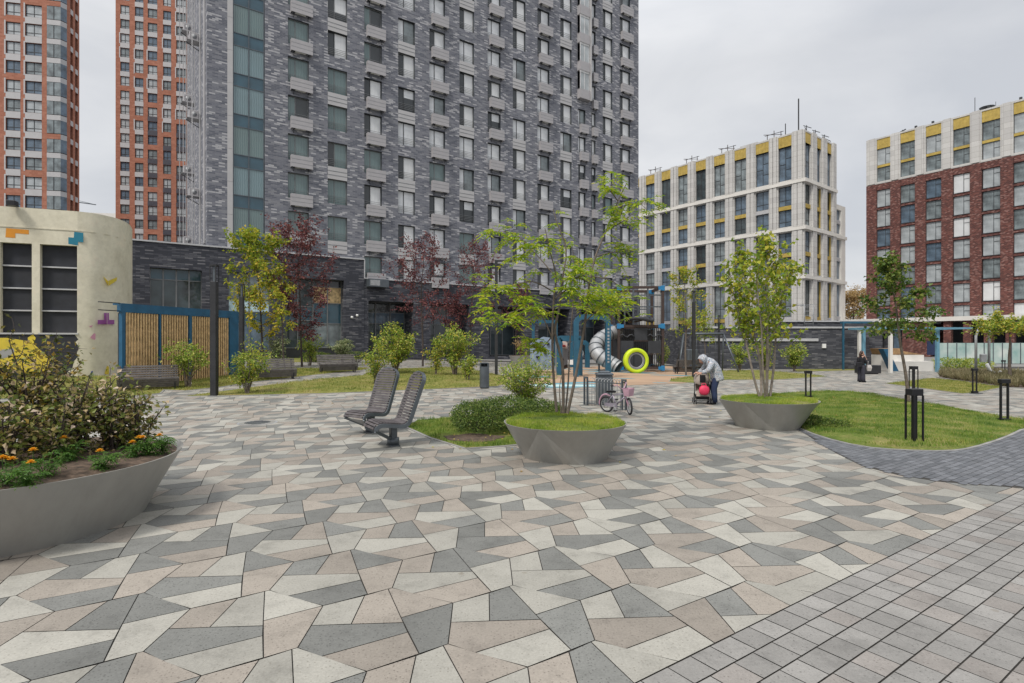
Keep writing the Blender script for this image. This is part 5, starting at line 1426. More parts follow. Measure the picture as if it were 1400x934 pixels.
# ---- blue arches and climbing panels
def arch(px0, px1, py, ytop, Y, w, rad, mat, label, name='play_arch'):
    X0, X1 = (px0-CX)/F*Y, (px1-CX)/F*Y; zg = gz((X0+X1)/2, Y); zt = H-(ytop-CY)/F*Y-zg
    t = thing(name, ((X0+X1)/2, Y, zg), 0, label, 'play arch', 'blue play arches'); h = (X1-X0)/2-w/2
    pts = [Vector((-h,0,-.05)), Vector((-h,0,zt-rad-w/2))]
    for i in range(1,7): a = math.pi-math.pi/2*i/6; pts.append(Vector((-h+rad+rad*math.cos(a),0,zt-w/2-rad+rad*math.sin(a))))
    for i in range(0,7): a = math.pi/2-math.pi/2*i/6; pts.append(Vector((h-rad+rad*math.cos(a),0,zt-w/2-rad+rad*math.sin(a))))
    pts.append(Vector((h,0,-.05)))
    mb = MB(); vs = []; fs = []; L = len(pts)
    for i, p in enumerate(pts):
        d = (pts[min(i+1,L-1)]-pts[max(i-1,0)]).normalized(); n = Vector((d.z,0,-d.x))
        for a, b in ((-1,-1),(1,-1),(1,1),(-1,1)): vs.append(p+n*(a*w/2)+Vector((0,b*.16,0)))
    for i in range(L-1):
        for k in range(4): fs.append((i*4+k,i*4+(k+1)%4,(i+1)*4+(k+1)%4,(i+1)*4+k))
    mb.add(vs, fs, mat); mb.build('frame', t, fix=True)
    return t, h, zt
t, h, zt = arch(784, 834.5, 527, 430, 29.0, .26, .38, M['teal'], 'tall blue rounded play arch behind the litter bin and bicycle')
mb = MB()
for k in range(11): z = .75+k*.17; mb.box(h-.05,h+.05,-.168,-.161,z,z+.1,M['galv'])
mb.build('height_marks', t)
t, h, zt = arch(761, 796, 522, 459, 30.0, .30, .06, M['teal'], 'square cornered blue frame behind the thin ash tree stems')
t, h, zt = arch(779, 806, 503, 465, 40.0, .32, .3, M['teal'], 'farthest low blue arch with a ring hanging in it')
mb = MB(); mb.tube([(-.1+.36*math.cos(6.283*i/20),0,1.0+.36*math.sin(6.283*i/20)) for i in range(20)],.05,M['galv'],8,closed=True); mb.tube([(-.1,0,1.36),(-.1,0,zt-.3)],.025,M['galv'],6); mb.build('ring', t)
t, h, zt = arch(727, 762, 505, 438, 42.0, .22, .05, M['teal'], 'distant blue frame whose top bar shows above the climbing rock')
def rock(outline, Y, th, facets, label):
    c = sum(p[0] for p in outline)/len(outline); X = (c-CX)/F*Y; zg = gz(X, Y)
    t = thing('climbing_panel', (X, Y, zg), 0, label, 'climbing panel', 'climbing panels')
    for nm, poly, mat, dy in [('panel', outline, facets[0], 0)]+[('facet', p, m, -.03) for p, m in facets[1]]:
        mb = MB(); q = [((x-CX)/F*Y-X, max(H-(y-CY)/F*Y-zg, 0.0)) for x, y in poly]
        ar = sum(q[i][0]*q[(i+1)%len(q)][1]-q[(i+1)%len(q)][0]*q[i][1] for i in range(len(q)))
        if ar < 0: q = q[::-1]
        mb.prism(q, dy, dy+(th if dy == 0 else .028), M[mat], axis='y'); mb.build(nm, t, fix=True)
    mb = MB()
    for x, y, m in facets[2]: p = ((x-CX)/F*Y-X, H-(y-CY)/F*Y-zg); mb.lathe([(0,-.06),(.09,-.04),(.10,.02),(.07,.06)],M[m],10,(p[0],-.07,p[1]))
    mb.build('hand_hold', t)
rock([(725,505),(725,470),(743,460.5),(753,462),(757,470),(757,505)], 32, .5, ('boulder', [], [(740,468,'black'),(749,470,'black'),(733,475,'black'),(745,482,'black'),(735,488,'black')]), 'blue grey angular climbing panel behind the large shrub')
rock([(760,508),(760,464),(770,464),(776,468),(776.5,503),(763,508)], 30.6, .4, ('boulder_grey', [([(761,474),(761,466),(770,465),(775.5,469),(775.5,477)], 'boulder_pink'), ([(761,507),(776,502.5),(776,498),(763,503)], 'wood_dark')], [(766.5,468.5,'bordeaux'),(771,473,'bordeaux'),(768,491.5,'black')]), 'grey and pink climbing panel within the square blue frame')
# ---- spring rider / small white play object under far arch
p = on_ground(779, 33.5); t = thing('spring_rider', p, R(-30), 'small white play rider beneath the blue frame', 'spring rider')
mb = MB(); mb.tube([(.05*math.cos(k*.9),.05*math.sin(k*.9),.02+k*.02) for k in range(20)],.018,M['grey_metal'],6); mb.build('spring', t)
mb = MB(); mb.prism([(-.4,.45),(.35,.45),(.5,.9),(.38,1.1),(.22,.75),(-.2,.72),(-.45,.85)],-.06,.06,M['white'],axis='y'); mb.build('body', t, fix=True)
mb = MB(); mb.tube([(.3,-.2,.95),(.3,.2,.95)],.02,M['lime'],6); mb.build('handle', t)
# ---- swing frame
def swing():
    Y = 38.0; pa, pb = P(935,456.5,Y), P(989,456.5,Y); zg = gz((pa.x+pb.x)/2, Y)
    t = thing('swing_frame', ((pa.x+pb.x)/2, Y, zg), 0, 'grey A-frame swing with flat seats right of the play tower', 'swing'); o = t.location
    mb = MB(); mb.tube([(pa.x-o.x,0,pa.z-zg),(pb.x-o.x,0,pb.z-zg)],.08,M['grey_metal'],10); mb.build('top_bar', t)
    for p, sg in ((pa,-1),(pb,1)):
        for dy, dx in ((-1.0,.68),(1.0,.30)):
            x1 = p.x-o.x+sg*dx; mb = MB(); mb.tube([(p.x-o.x,0,p.z-zg),(x1,dy,gz(x1+o.x,o.y+dy)-zg-.02)],.055,M['grey_metal'],8); mb.build('leg', t)
    for i, x in enumerate((-.7,.6)):
        mb = MB()
        for s in (-.22,.22): mb.tube([(x+s,0,pa.z-zg),(x+s,0,.5)],.014,M['grey_metal'],5)
        mb.bbox(x-.26,x+.26,-.1,.1,.45,.5,M['joint_blue'],.02); mb.build('swing_seat', t)
swing()
# blue box on post
p = on_ground(945, 41); t = thing('notice_box', p, 0, 'small grey blue box on a stand behind the dark bench', 'box'); mb = MB(); mb.bbox(-.4,.4,-.3,.3,.7,1.5,M['grey_metal'],.04); mb.build('box', t); mb = MB(); mb.box(-.3,.3,-.2,.2,-.02,.7,M['dark_metal']); mb.build('stand', t)

# ---- blue pergola with stepped seating and wooden slope
def pergola():
    Y = 42.0; zg = gz(20, 42); c = P(1235, 460, Y); t = thing('blue_pergola', (c.x, Y, zg), 0, 'light blue steel pergola with thin roof beams over stepped seating', 'pergola'); o = t.location
    def L(px, py, dy=0): q = P(px, py, Y+dy); return (q.x-o.x, dy, q.z-zg)
    for px, yt, dy, m in ((1180.5,449,0,'sky_blue'),(1175,449,1.2,'offwhite'),(1217.5,455,-2.0,'offwhite'),(1281.5,449,-1.0,'sky_blue')):
        a = L(px, yt, dy); mb = MB(); mb.box(a[0]-.1,a[0]+.1,dy-.1,dy+.1,-.05,a[2],M[m]); mb.build('post', t)
    mb = MB(); a, b = L(1172,449.5), L(1309,451); mb.box(a[0],b[0],-1.4,-1.25,a[2]-.06,a[2]+.07,M['sky_blue']); mb.box(a[0],b[0],1.0,1.15,a[2]-.06,a[2]+.07,M['sky_blue'])
    for i in range(8): x = a[0]+(b[0]-a[0])*i/7; mb.box(x-.04,x+.04,-1.248,.998,a[2]-.05,a[2]+.08,M['sky_blue'])
    mb.build('roof_beam', t)
    mb = MB(); a, b = L(1174,440), L(1216,440); mb.box(a[0],b[0],2.0,2.4,a[2]-.06,a[2]+.1,M['teal']); mb.box(a[0],a[0]+.12,2.0,2.12,0,a[2]-.06,M['teal']); mb.build('upper_canopy', t)
    t2 = thing('seating_steps', (c.x, Y+.2, zg), 0, 'pale stepped seating with a sloping wooden deck under the blue pergola', 'seating steps')
    mb = MB(); a, b = L(1224,496), L(1282,496); zz = lambda py: P(0,py,Y)[2]-zg
    mb.box(a[0],b[0],.2,1.2,-.1,zz(494.5),M['offwhite']); mb.box(a[0]+.0,b[0],1.2,2.6,-.1,zz(486),M['offwhite']); mb.build('step', t2)
    mb = MB(); z0, z1 = zz(485.5), zz(477); q = [(a[0],z0),(b[0],z0),(b[0]-1.6,z0+.28),(a[0]+1.4,z1+.02),(a[0]-.2,z1)]; mb.prism(q, 1.3, 2.5, M['wood_plank'], axis='y'); mb.build('wooden_slope', t2, fix=True)
    mb = MB(); q = [(a[0]-.7,z1),(a[0]-.35,z1),(a[0]+.5,-.05),(a[0]+.1,-.05)]; mb.prism(q, .1, .7, M['blue'], axis='y'); mb.build('blue_rail', t2, fix=True)
    q = P(1194, 509, 38); t3 = thing('dark_bench_block', (q.x, 38.6, gz(q.x,38.6)), 0, 'low dark block bench right of the standing woman', 'bench'); mb = MB(); mb.bbox(-.75,.75,-.3,.3,.06,.62,M['dark_metal'],.03); mb.build('block', t3); mb = MB(); mb.box(-.6,.6,-.2,.2,-.02,.06,M['black']); mb.build('foot', t3)
pergola()
# ---- turquoise glass fence
def glass_fence():
    Y = 56.0; a = P(1283, 500, Y); b = P(1420, 500, Y); n = 11; zg = gz(20, Y); t = thing('glass_fence', (a.x, Y, zg), 0, 'turquoise printed glass fence before the brick portico', 'fence'); L = b.x-a.x; zt = H-(469-CY)/F*Y-zg
    for i in range(n):
        x0 = L*i/n; mb = MB(); mb.box(x0+.05,x0+L/n-.05,-.02,.02,.05,zt,M['g_turq']); mb.build('glass_panel', t)
    mb = MB()
    for i in range(n+1): mb.box(L*i/n-.04,L*i/n+.04,-.04,.04,-.1,zt+.05,M['grey_metal'])
    mb.build('fence_posts', t)
    mb = MB(); q = P(1274,477,Y); mb.box(q.x-a.x-.5,q.x-a.x+.5,-.06,.0,.9,2.3,M['navy']); mb.build('notice_board', t)
glass_fence()
# white sculpture-like fitness machine in the bed
p = on_ground(1341, 34); t = thing('fitness_machine', p, 0, 'pale grey outdoor machine with curved white foot in the dry flower bed', 'exercise machine')
mb = MB(); mb.tube([(-.3,0,0),(-.3,0,2.6),(-.1,0,3.1),(.25,0,3.2),(.5,0,2.9),(.5,0,0)],.07,M['galv'],8); mb.build('frame', t)
mb = MB(); mb.tube([(.1,-.3,.9),(.3,-.3,.5),(.7,-.35,.25),(.9,-.35,.45)],.09,M['white'],8); mb.build('foot', t)
mb = MB(); mb.bbox(-.05,.3,-.15,.1,1.0,1.5,M['galv'],.05); mb.build('console', t)
# far small planter with round dry bush
pf = planter(713, 40, .9, .6, .75, [], 0, 'small distant steel planter with a dry round bush by the tower entrance', -.02)
# ---- bicycle rack
def rack():
    a = G(801, 553.5); b = G(853, 561); d = (b-a); L = Vector((d.x,d.y)).length; th = math.atan2(d.y,d.x); t = thing('bicycle_rack', a, th, 'grey bicycle rack of thin upright bars beside the middle planter', 'bicycle rack')
    h = .88; n = 11
    for x in (0, L):
        mb = MB(); w = .06
        mb.box(x-.08,x-.05,-.03,.03,0,h-.06,M['grey_metal']); mb.box(x+.05,x+.08,-.03,.03,0,h-.06,M['grey_metal'])
        mb.box(x-.08,x+.08,-.03,.03,h-.06,h,M['grey_metal']); mb.build('end_frame', t)
    mb = MB()
    mb.box(.085,L-.085,-.012,.012,h-.15,h-.125,M['grey_metal']); mb.box(.085,L-.085,-.012,.012,.05,.075,M['grey_metal']); mb.build('rail', t)
    for i in range(n):
        x = L*(i+1)/(n+1); mb = MB(); mb.tube([(x,.0,.0),(x,.0,h-.14),(x,.03,h-.06),(x,.14,h-.03),(x,.25,h-.08),(x,.27,h-.2)],.009,M['galv'],6); mb.build('hoop', t)
rack()
# ---- child's bicycle
def bicycle():
    a = G(830, 563.5); b = G(864, 567.5); d = b-a; th = math.atan2(d.y, d.x); t = thing('bicycle', a, th, "child's pale pink and grey bicycle with a pink basket, leaning by the rack", 'bicycle'); t.rotation_euler = (R(5), 0, th)
    Lw = .66; r = .2
    def wheel(x, turn, nm):
        w = MB(); Mx = Matrix.Translation((x,0,r)) @ Matrix.Rotation(turn,4,'Z')
        w.M = Mx; w.tube([((r-.02)*math.cos(6.283*i/28),0,(r-.02)*math.sin(6.283*i/28)) for i in range(28)],.024,M['rubber_black'],8,closed=True); o = w.build(nm, t)
        w = MB(); w.M = Mx; w.tube([((r-.042)*math.cos(6.283*i/28),0,(r-.042)*math.sin(6.283*i/28)) for i in range(28)],.010,M['galv'],6,closed=True)
        for i in range(14): a_ = 6.283*i/14; w.tube([(0,0,0),((r-.045)*math.cos(a_),0,(r-.045)*math.sin(a_))],.0028,M['galv'],4)
        w.tube([(0,-.035,0),(0,.035,0)],.02,M['galv'],8); w.build('rim', o)
    wheel(0, 0, 'wheel'); wheel(Lw, R(-38), 'wheel')
    fr = MB(); bb = (.27,0,.20); st = (.20,0,.44); hd = (.53,0,.50); hd2 = (.55,0,.42)
    for p, q, rr_ in ((bb,st,.017),(st,(.52,0,.49),.015),(bb,hd2,.02),(bb,(0,.04,.2),.011),(bb,(0,-.04,.2),.011),(st,(0,.04,.2),.009),(st,(0,-.04,.2),.009),(hd,hd2,.022)): fr.tube([p,q],rr_,M['bike_frame'],8)
    fr.tube([hd2,(.585,0,.36),(.66,.045,.2)],.013,M['bike_pink'],8); fr.tube([hd2,(.585,0,.36),(.66,-.045,.2)],.013,M['bike_pink'],8); fr.build('frame', t)
    mb = MB(); mb.tube([hd,(.50,0,.60)],.013,M['galv'],8); mb.tube([(.40,-.26,.72),(.47,-.2,.73),(.50,-.06,.62),(.50,.06,.62),(.47,.2,.73),(.40,.26,.72)],.012,M['bike_pink'],8)
    for y in (-.27,.27): mb.tube([(.42,y*.95,.72),(.35,y,.715)],.018,M['rubber_black'],8)
    mb.build('handlebar', t)
    mb = MB(); mb.tube([st,(.18,0,.52)],.012,M['galv'],8); mb.add([(.05,-.07,.54),(.05,.07,.54),(.20,.05,.55),(.30,.018,.54),(.30,-.018,.54),(.20,-.05,.55),(.06,-.06,.50),(.06,.06,.50),(.28,0,.50)],[(0,5,2,1),(5,4,3,2),(0,1,7,6),(1,2,8,7),(2,3,8),(3,4,8),(4,5,8),(5,0,6,8),(6,7,8)],M['black']); mb.build('saddle', t)
    mb = MB(); mb.M = Matrix.Translation((.66,0,.58)); vs = []
    for z, s in ((-.13,.75),(.05,1.0)): vs += [(-.09*s,-.12*s,z),(.09*s,-.12*s,z),(.09*s,.12*s,z),(-.09*s,.12*s,z)]
    mb.add(vs, [(3,2,1,0),(0,1,5,4),(1,2,6,5),(2,3,7,6),(3,0,4,7)], M['bike_pink']); mb.build('basket', t)
    mb = MB(); mb.tube([(-.18*math.cos(a)*1.2,0,.2+.245*math.sin(a)) for a in [R(q) for q in range(-10,121,13)]],.022,M['bike_pink'],6); mb.build('mudguard', t)
    mb = MB(); mb.prism([(-.03,.16),(.33,.15),(.33,.25),(-.03,.24)],-.05,-.035,M['bike_frame'],axis='y'); mb.tube([(.27,-.09,.2),(.27,.09,.2)],.012,M['galv'],6); mb.bar((.27,-.09,.2),(.33,-.09,.09),.015,.02,M['galv']); mb.bar((.27,.09,.2),(.21,.09,.31),.015,.02,M['galv']); mb.box(.30,.37,-.16,-.09,.075,.095,M['black']); mb.box(.17,.24,.09,.16,.30,.32,M['black']); mb.build('crank', t)
    t.scale = (1.14,)*3
    for sg in ():
        mb = MB(); mb.bar((0,sg*.05,.2),(-.02,sg*.17,.08),.015,.02,M['galv']); mb.tube([(-.02+.055*math.cos(6.283*i/14),sg*.18,.075+.055*math.sin(6.283*i/14)) for i in range(14)],.016,M['rubber_black'],6,closed=True); mb.build('training_wheel', t)
bicycle()

# ---- people: one skinned body each, clothes and hair as children
def skin_body(name, verts, edges, radii, mat, parent, root=0, sub=1):
    me = bpy.data.meshes.new(name); me.from_pydata([Vector(v) for v in verts], edges, []); me.materials.append(mat)
    o = link_mesh(name, me, parent); md = o.modifiers.new('skin', 'SKIN'); md.use_smooth_shade = True
    sv = me.skin_vertices[0].data
    for i, r in enumerate(radii):
        sv[i].radius = (r, r) if not isinstance(r, tuple) else r; sv[i].use_root = (i == root)
    s = o.modifiers.new('sub', 'SUBSURF'); s.levels = sub; s.render_levels = sub
    return o
def chain(spec):
    """spec: list of chains [(x,y,z,r)...]; a chain may begin with an int = index of an existing vertex"""
    vs, es, rs = [], [], []
    for ch in spec:
        prev = None
        for it in ch:
            if isinstance(it, int): prev = it; continue
            vs.append(it[:3]); rs.append(it[3]); i = len(vs)-1
            if prev is not None: es.append((prev, i))
            prev = i
    return vs, es, rs
def hand(parent, p, d, s, mat):
    """small hand: palm and five curled fingers as one mesh, growing from wrist p along d"""
    d = Vector(d).normalized(); up = Vector((0,0,1)) if abs(d.z) < .8 else Vector((0,1,0)); n = d.cross(up).normalized(); q = n.cross(d).normalized(); mb = MB(); p = Vector(p)
    mb.tube([p-d*.02, p+d*.03*s, p+d*.085*s], [.026*s,.034*s,.036*s], mat, 8)
    for k, ln in enumerate((.062,.072,.068,.054)):
        b = p+d*.08*s+n*((k-1.5)*.019*s); mb.tube([b, b+d*ln*.5*s, b+(d*ln*.85-q*ln*.35)*s, b+(d*ln*.9-q*ln*.75)*s], [.009*s,.0088*s,.008*s,.006*s], mat, 6)
    b = p+d*.02*s+n*(.034*s); mb.tube([b, b+(d*.03+n*.022)*s, b+(d*.062+n*.016-q*.018)*s], [.011*s,.010*s,.008*s], mat, 6)
    return mb
def face(mb, c, f, s, mat_skin, u=Vector((0,0,1))):
    """head with nose, eyes, mouth, ears; c centre, f facing"""
    f = Vector(f).normalized(); r = f.cross(u).normalized(); u = r.cross(f).normalized(); c = Vector(c)
    rows = [(-.115,.035,.045),(-.10,.05,.062),(-.07,.062,.075),(-.03,.072,.086),(.02,.077,.094),(.06,.075,.094),(.09,.06,.078),(.11,.035,.045)]
    vs = []; n = 14
    for z, a, b in rows:
        for k in range(n):
            t = 6.2832*k/n; vs.append(c+u*(z*s)+r*(a*math.cos(t)*s)+f*((b*math.sin(t)+ (.012 if math.sin(t) > 0 and z < -.05 else 0))*s))
    fs = [(i*n+k,i*n+(k+1)%n,(i+1)*n+(k+1)%n,(i+1)*n+k) for i in range(len(rows)-1) for k in range(n)]+[tuple(range(n-1,-1,-1)),tuple((len(rows)-1)*n+k for k in range(n))]
    mb.add(vs, fs, mat_skin, True)
    mb.tube([c+f*.088*s+u*.015*s, c+f*.112*s-u*.022*s, c+f*.092*s-u*.03*s], [.007*s,.014*s,.009*s], mat_skin, 6)
    for g in (-1,1):
        mb.tube([c+f*.083*s+r*(g*.03*s)+u*.008*s, c+f*.088*s+r*(g*.03*s)+u*.008*s], .011*s, M['white'], 8); mb.tube([c+f*.087*s+r*(g*.03*s)+u*.008*s, c+f*.090*s+r*(g*.03*s)+u*.008*s], .006*s, M['black'], 6)
        mb.tube([c+r*(g*.075*s)+u*.02*s, c+r*(g*.086*s)-u*.0*s, c+r*(g*.076*s)-u*.03*s], [.012*s,.016*s,.01*s], mat_skin, 6)
    mb.tube([c+f*.084*s-u*.058*s-r*.022*s, c+f*.090*s-u*.06*s, c+f*.084*s-u*.058*s+r*.022*s], .006*s, M['bordeaux'], 6)
# stroller and the bending person
ST = G(960, 551.5)
def stroller():
    t = thing('stroller', ST, R(-14), 'beige child stroller with black frame and a red bag below its hood', 'stroller')
    for x in (-.24,.24):
        for y in (-.30,.28):
            mb = MB()
            for dx in (-.035,.035): mb.tube([(x+dx-.012,y,.075),(x+dx+.012,y,.075)],.075,M['rubber_black'],14); mb.tube([(x+dx-.014,y,.075),(x+dx+.014,y,.075)],.04,M['galv'],10)
            mb.build('wheel', t)
    mb = MB()
    for x in (-.24,.24):
        mb.tube([(x,-.30,.09),(x*.95,.05,.5),(x*.98,.33,.86),(x,.46,1.0)],.013,M['black'],6); mb.tube([(x,.28,.09),(x*.95,-.05,.55)],.013,M['black'],6); mb.tube([(x*.95,-.05,.55),(x*.95,-.18,.62)],.012,M['black'],6)
    mb.tube([(-.24,.46,1.0),(-.12,.49,1.02),(.12,.49,1.02),(.24,.46,1.0)],.014,M['black'],6); mb.tube([(-.24,-.30,.12),(.24,-.30,.12)],.011,M['black'],6); mb.build('chassis', t)
    mb = MB(); mb.add([(-.2,-.22,.42),(.2,-.22,.42),(.2,.10,.38),(-.2,.10,.38),(-.2,.26,.85),(.2,.26,.85),(-.2,-.30,.25),(.2,-.30,.25)],[(0,1,2,3),(3,2,5,4),(1,0,6,7)],M['khaki']); 
    for x in (-.2,.2): mb.add([(x,-.2,.42),(x,.1,.38),(x,.24,.8),(x,-.1,.58)],[(0,1,2,3)],M['khaki'])
    mb.build('seat', t)
    # hood: quarter dome
    mb = MB(); vs = []; fs = []; n = 10; m = 8
    for i in range(n+1):
        a = math.pi*i/n
        for j in range(m+1):
            b = R(-28)+R(150)*j/m; vs.append((-.25*math.cos(a), .16-.30*math.sin(a)*math.cos(b)-.0, .66+.36*math.sin(a)*max(math.sin(b),-.3)+.04))
    for i in range(n):
        for j in range(m): fs.append((i*(m+1)+j,i*(m+1)+j+1,(i+1)*(m+1)+j+1,(i+1)*(m+1)+j))
    mb.add(vs, fs, M['khaki'], True); mb.build('hood', t)
    mb = MB(); mb.box(-.085,.085,-.165,-.15,.68,.92,M['black']); mb.build('hood_window', t)
    mb = MB(); mb.add([(-.2,-.22,.14),(.2,-.22,.14),(.2,.22,.14),(-.2,.22,.14),(-.22,-.24,.30),(.22,-.24,.30),(.22,.24,.27),(-.22,.24,.27)],[(3,2,1,0),(0,1,5,4),(1,2,6,5),(2,3,7,6),(3,0,4,7)],M['black']); mb.build('basket', t)
    b = thing('bag', ST+Vector((-.06,-.36,.30)), 0, 'round red bag hanging on the front of the stroller', 'bag'); mb = MB()
    prof = [(0,0),(.10,.01),(.155,.07),(.17,.16),(.14,.25),(.06,.30),(0,.305)]; mb.M = Matrix.Diagonal((1,.6,1,1)); mb.lathe(prof, M['ball_red'], 18); mb.build('pouch', b)
    mb = MB(); mb.tube([(-.08,0,.27),(-.05,.05,.36),(.05,.05,.36),(.08,0,.27)],.012,M['ball_red'],6); mb.build('strap', b)
stroller()
def bending_person():
    p = G(975.5, 552.5); t = thing('person', p, R(0), 'person in a pale hooded camouflage jacket and navy trousers bending over the stroller', 'person')
    # faces -x (towards the stroller); hips back at +x
    sp = [[(.06,0,.93,.135),(.05,0,1.03,.13),(-.03,0,1.18,.135),(-.14,0,1.30,.13),(-.21,0,1.355,.07),(-.27,0,1.39,.06),(-.33,-.01,1.42,.09),(-.38,-.01,1.43,.085)],
          [0,(.05,.10,.86,.10),(.02,.11,.5,.068),(.06,.11,.11,.048),(.03,.11,.05,.045),(-.10,.12,.035,.035)],
          [0,(.05,-.10,.86,.10),(-.02,-.11,.5,.068),(.0,-.11,.11,.048),(-.02,-.11,.05,.045),(-.16,-.12,.035,.035)],
          [3,(-.14,.20,1.28,.065),(-.25,.24,1.08,.05),(-.42,.16,.98,.038)],
          [3,(-.14,-.20,1.28,.065),(-.26,-.25,1.08,.05),(-.44,-.16,1.00,.038)]]
    v, e, r = chain(sp); skin_body('body', v, e, r, M['skin'], t)
    mb = MB(); face(mb, (-.37,-.01,1.40), (-.75,-.25,-.6), .95, M['skin']); mb.build('head', t)
    for s in (.16,-.16): h = hand(t, (-.43,s,.985), (-1,0,-.1), 1, M['skin']); h.build('hand', t)
    mb = MB(); mb.M = Matrix.Diagonal((1,1.18,1,1))
    mb.tube([(.12,0,.74),(.11,0,.80),(.09,0,.93),(.05,0,1.07),(-.03,0,1.21),(-.12,0,1.31),(-.20,0,1.37),(-.27,0,1.40)],[.205,.205,.19,.18,.178,.165,.13,.085],M['camo'],18)
    for sg, yb, e in ((1,.20,(-.41,.14,.995)),(-1,.21,(-.43,-.14,1.005))):
        mb.tube([(-.10,sg*.10,1.30),(-.14,sg*.17,1.27),(-.20,sg*yb,1.16),(-.26,sg*yb,1.08),(-.34,sg*.17,1.03),e],[.09,.095,.085,.08,.07,.058],M['camo'],12)
    mb.build('jacket', t)
    mb = MB(); f = Vector((-.75,-.25,-.6)).normalized(); c = Vector((-.345,-.005,1.425)); vs = []; n = 16; fs = []
    for i in range(9):
        a = R(48)+R(132)*i/8
        for k in range(n):
            b = 6.2832*k/n; ax = f; rr_ = f.cross(Vector((0,0,1))).normalized(); uu = rr_.cross(f).normalized(); vs.append(c+ax*(.165*math.cos(a))+(rr_*math.cos(b)*.145+uu*math.sin(b)*.15)*math.sin(a))
    for i in range(8):
        for k in range(n): fs.append((i*n+k,i*n+(k+1)%n,(i+1)*n+(k+1)%n,(i+1)*n+k))
    mb.add(vs, fs, M['camo'], True); mb.build('hood', t)
    mb = MB(); mb.tube([(.07,0,.93),(.06,0,.80)],[.15,.16],M['navy'],14)
    mb.tube([(.06,.07,.88),(.05,.10,.78),(.02,.11,.5),(.05,.11,.28),(.06,.11,.07)],[.12,.115,.09,.082,.085],M['navy'],12)
    mb.tube([(.06,-.07,.88),(.04,-.10,.78),(-.02,-.11,.5),(.0,-.11,.28),(.0,-.11,.07)],[.12,.115,.09,.082,.085],M['navy'],12); mb.build('trousers', t)
    for x, y in ((-.03,.115),(-.09,-.115)):
        mb = MB(); mb.tube([(x+.12,y,.045),(x+.04,y,.06),(x-.06,y,.05),(x-.14,y,.035)],[.045,.055,.05,.032],M['black_cloth'],10); mb.build('shoe', t)
bending_person()
def standing_woman():
    p = on_ground(1178, 30.5); t = thing('person', p, R(15), 'dark haired woman in black standing with a shoulder bag, hand raised to her face', 'person')
    s = 1.0
    sp = [[(0,0,.95,.125),(0,.01,1.10,.115),(0,0,1.27,.13),(0,0,1.36,.11),(0,0,1.43,.055),(.01,-.01,1.50,.052),(.02,-.01,1.57,.08)],
          [0,(.02,-.085,.88,.095),(.02,-.09,.5,.062),(.0,-.09,.10,.042),(-.0,-.09,.05,.04),(.13,-.10,.03,.033)],[0,(-.02,.085,.88,.095),(-.02,.09,.5,.062),(-.03,.09,.10,.042),(-.03,.09,.05,.04),(.10,.10,.03,.033)],
          [3,(0,-.19,1.33,.06),(.03,-.23,1.06,.045),(.20,-.13,1.20,.036),(.16,-.06,1.42,.03)],[3,(0,.19,1.33,.06),(-.03,.23,1.06,.045),(.10,.20,.86,.032)]]
    v, e, r = chain(sp); skin_body('body', v, e, r, M['skin'], t)
    mb = MB(); face(mb, (.025,-.01,1.585), (1,-.3,-.05), .98, M['skin']); mb.build('head', t)
    mb = MB(); c = Vector((-.005,0,1.605)); vs = []; fs = []; n = 14
    for i in range(8):
        a = R(60)+R(120)*i/7
        for k in range(n): b = 6.2832*k/n; vs.append(c+Vector((.10*math.cos(a), .095*math.sin(a)*math.cos(b), .115*math.sin(a)*math.sin(b)+.01)))
    for i in range(7):
        for k in range(n): fs.append((i*n+k,i*n+(k+1)%n,(i+1)*n+(k+1)%n,(i+1)*n+k))
    mb.add(vs, fs, M['hair'], True); mb.tube([(-.09,0,1.62),(-.12,0,1.52),(-.11,.01,1.40)],[.05,.05,.03],M['hair'],8); mb.build('hair', t)
    hand(t, (.16,-.06,1.42), (-.35,.3,.9), .9, M['skin']).build('hand', t); hand(t, (.10,.20,.86), (.3,0,-1), .9, M['skin']).build('hand', t)
    mb = MB(); mb.M = Matrix.Diagonal((.92,1.3,1,1)); mb.tube([(0,0,.92),(0,.0,1.02),(0,0,1.12),(0,0,1.25),(0,0,1.34),(0,0,1.40),(0,0,1.44)],[.138,.13,.125,.142,.135,.09,.06],M['black_cloth'],18); mb.M = None
    mb.tube([(0,-.13,1.36),(0,-.18,1.33),(.02,-.22,1.2),(.03,-.235,1.06),(.12,-.18,1.13),(.19,-.135,1.21)],[.065,.07,.06,.056,.05,.042],M['black_cloth'],12)
    mb.tube([(0,.13,1.36),(0,.18,1.33),(-.02,.22,1.2),(-.03,.235,1.06),(.08,.205,.90)],[.065,.07,.06,.056,.044],M['black_cloth'],12); mb.build('top', t)
    mb = MB(); mb.tube([(0,0,1.0),(0,0,.86)],[.145,.165],M['charcoal_cloth'],14)
    for sg, dx in ((-1,.0),(1,-.03)): mb.tube([(0,sg*.06,.92),(dx,sg*.09,.78),(dx,sg*.095,.5),(dx,sg*.1,.2),(dx,sg*.1,.05)],[.12,.115,.10,.105,.115],M['charcoal_cloth'],12)
    mb.build('trousers', t)
    for x, y in ((.06,-.095),(.03,.095)):
        mb = MB(); mb.tube([(x-.10,y,.04),(x-.02,y,.05),(x+.07,y,.045),(x+.13,y,.03)],[.04,.045,.045,.03],M['black_cloth'],10); mb.build('shoe', t)
    b = thing('shoulder_bag', p+Vector((-.22,-.16,.86)), R(10), 'dark bag hanging at the hip of the standing woman', 'bag'); mb = MB(); mb.bbox(-.19,.15,-.07,.07,0,.24,M['black_cloth'],.03); mb.build('pouch', b); mb = MB(); mb.tube([(-.12,0,.22),(.0,.02,.45),(.18,.12,.52)],.012,M['black_cloth'],6); mb.build('strap', b)
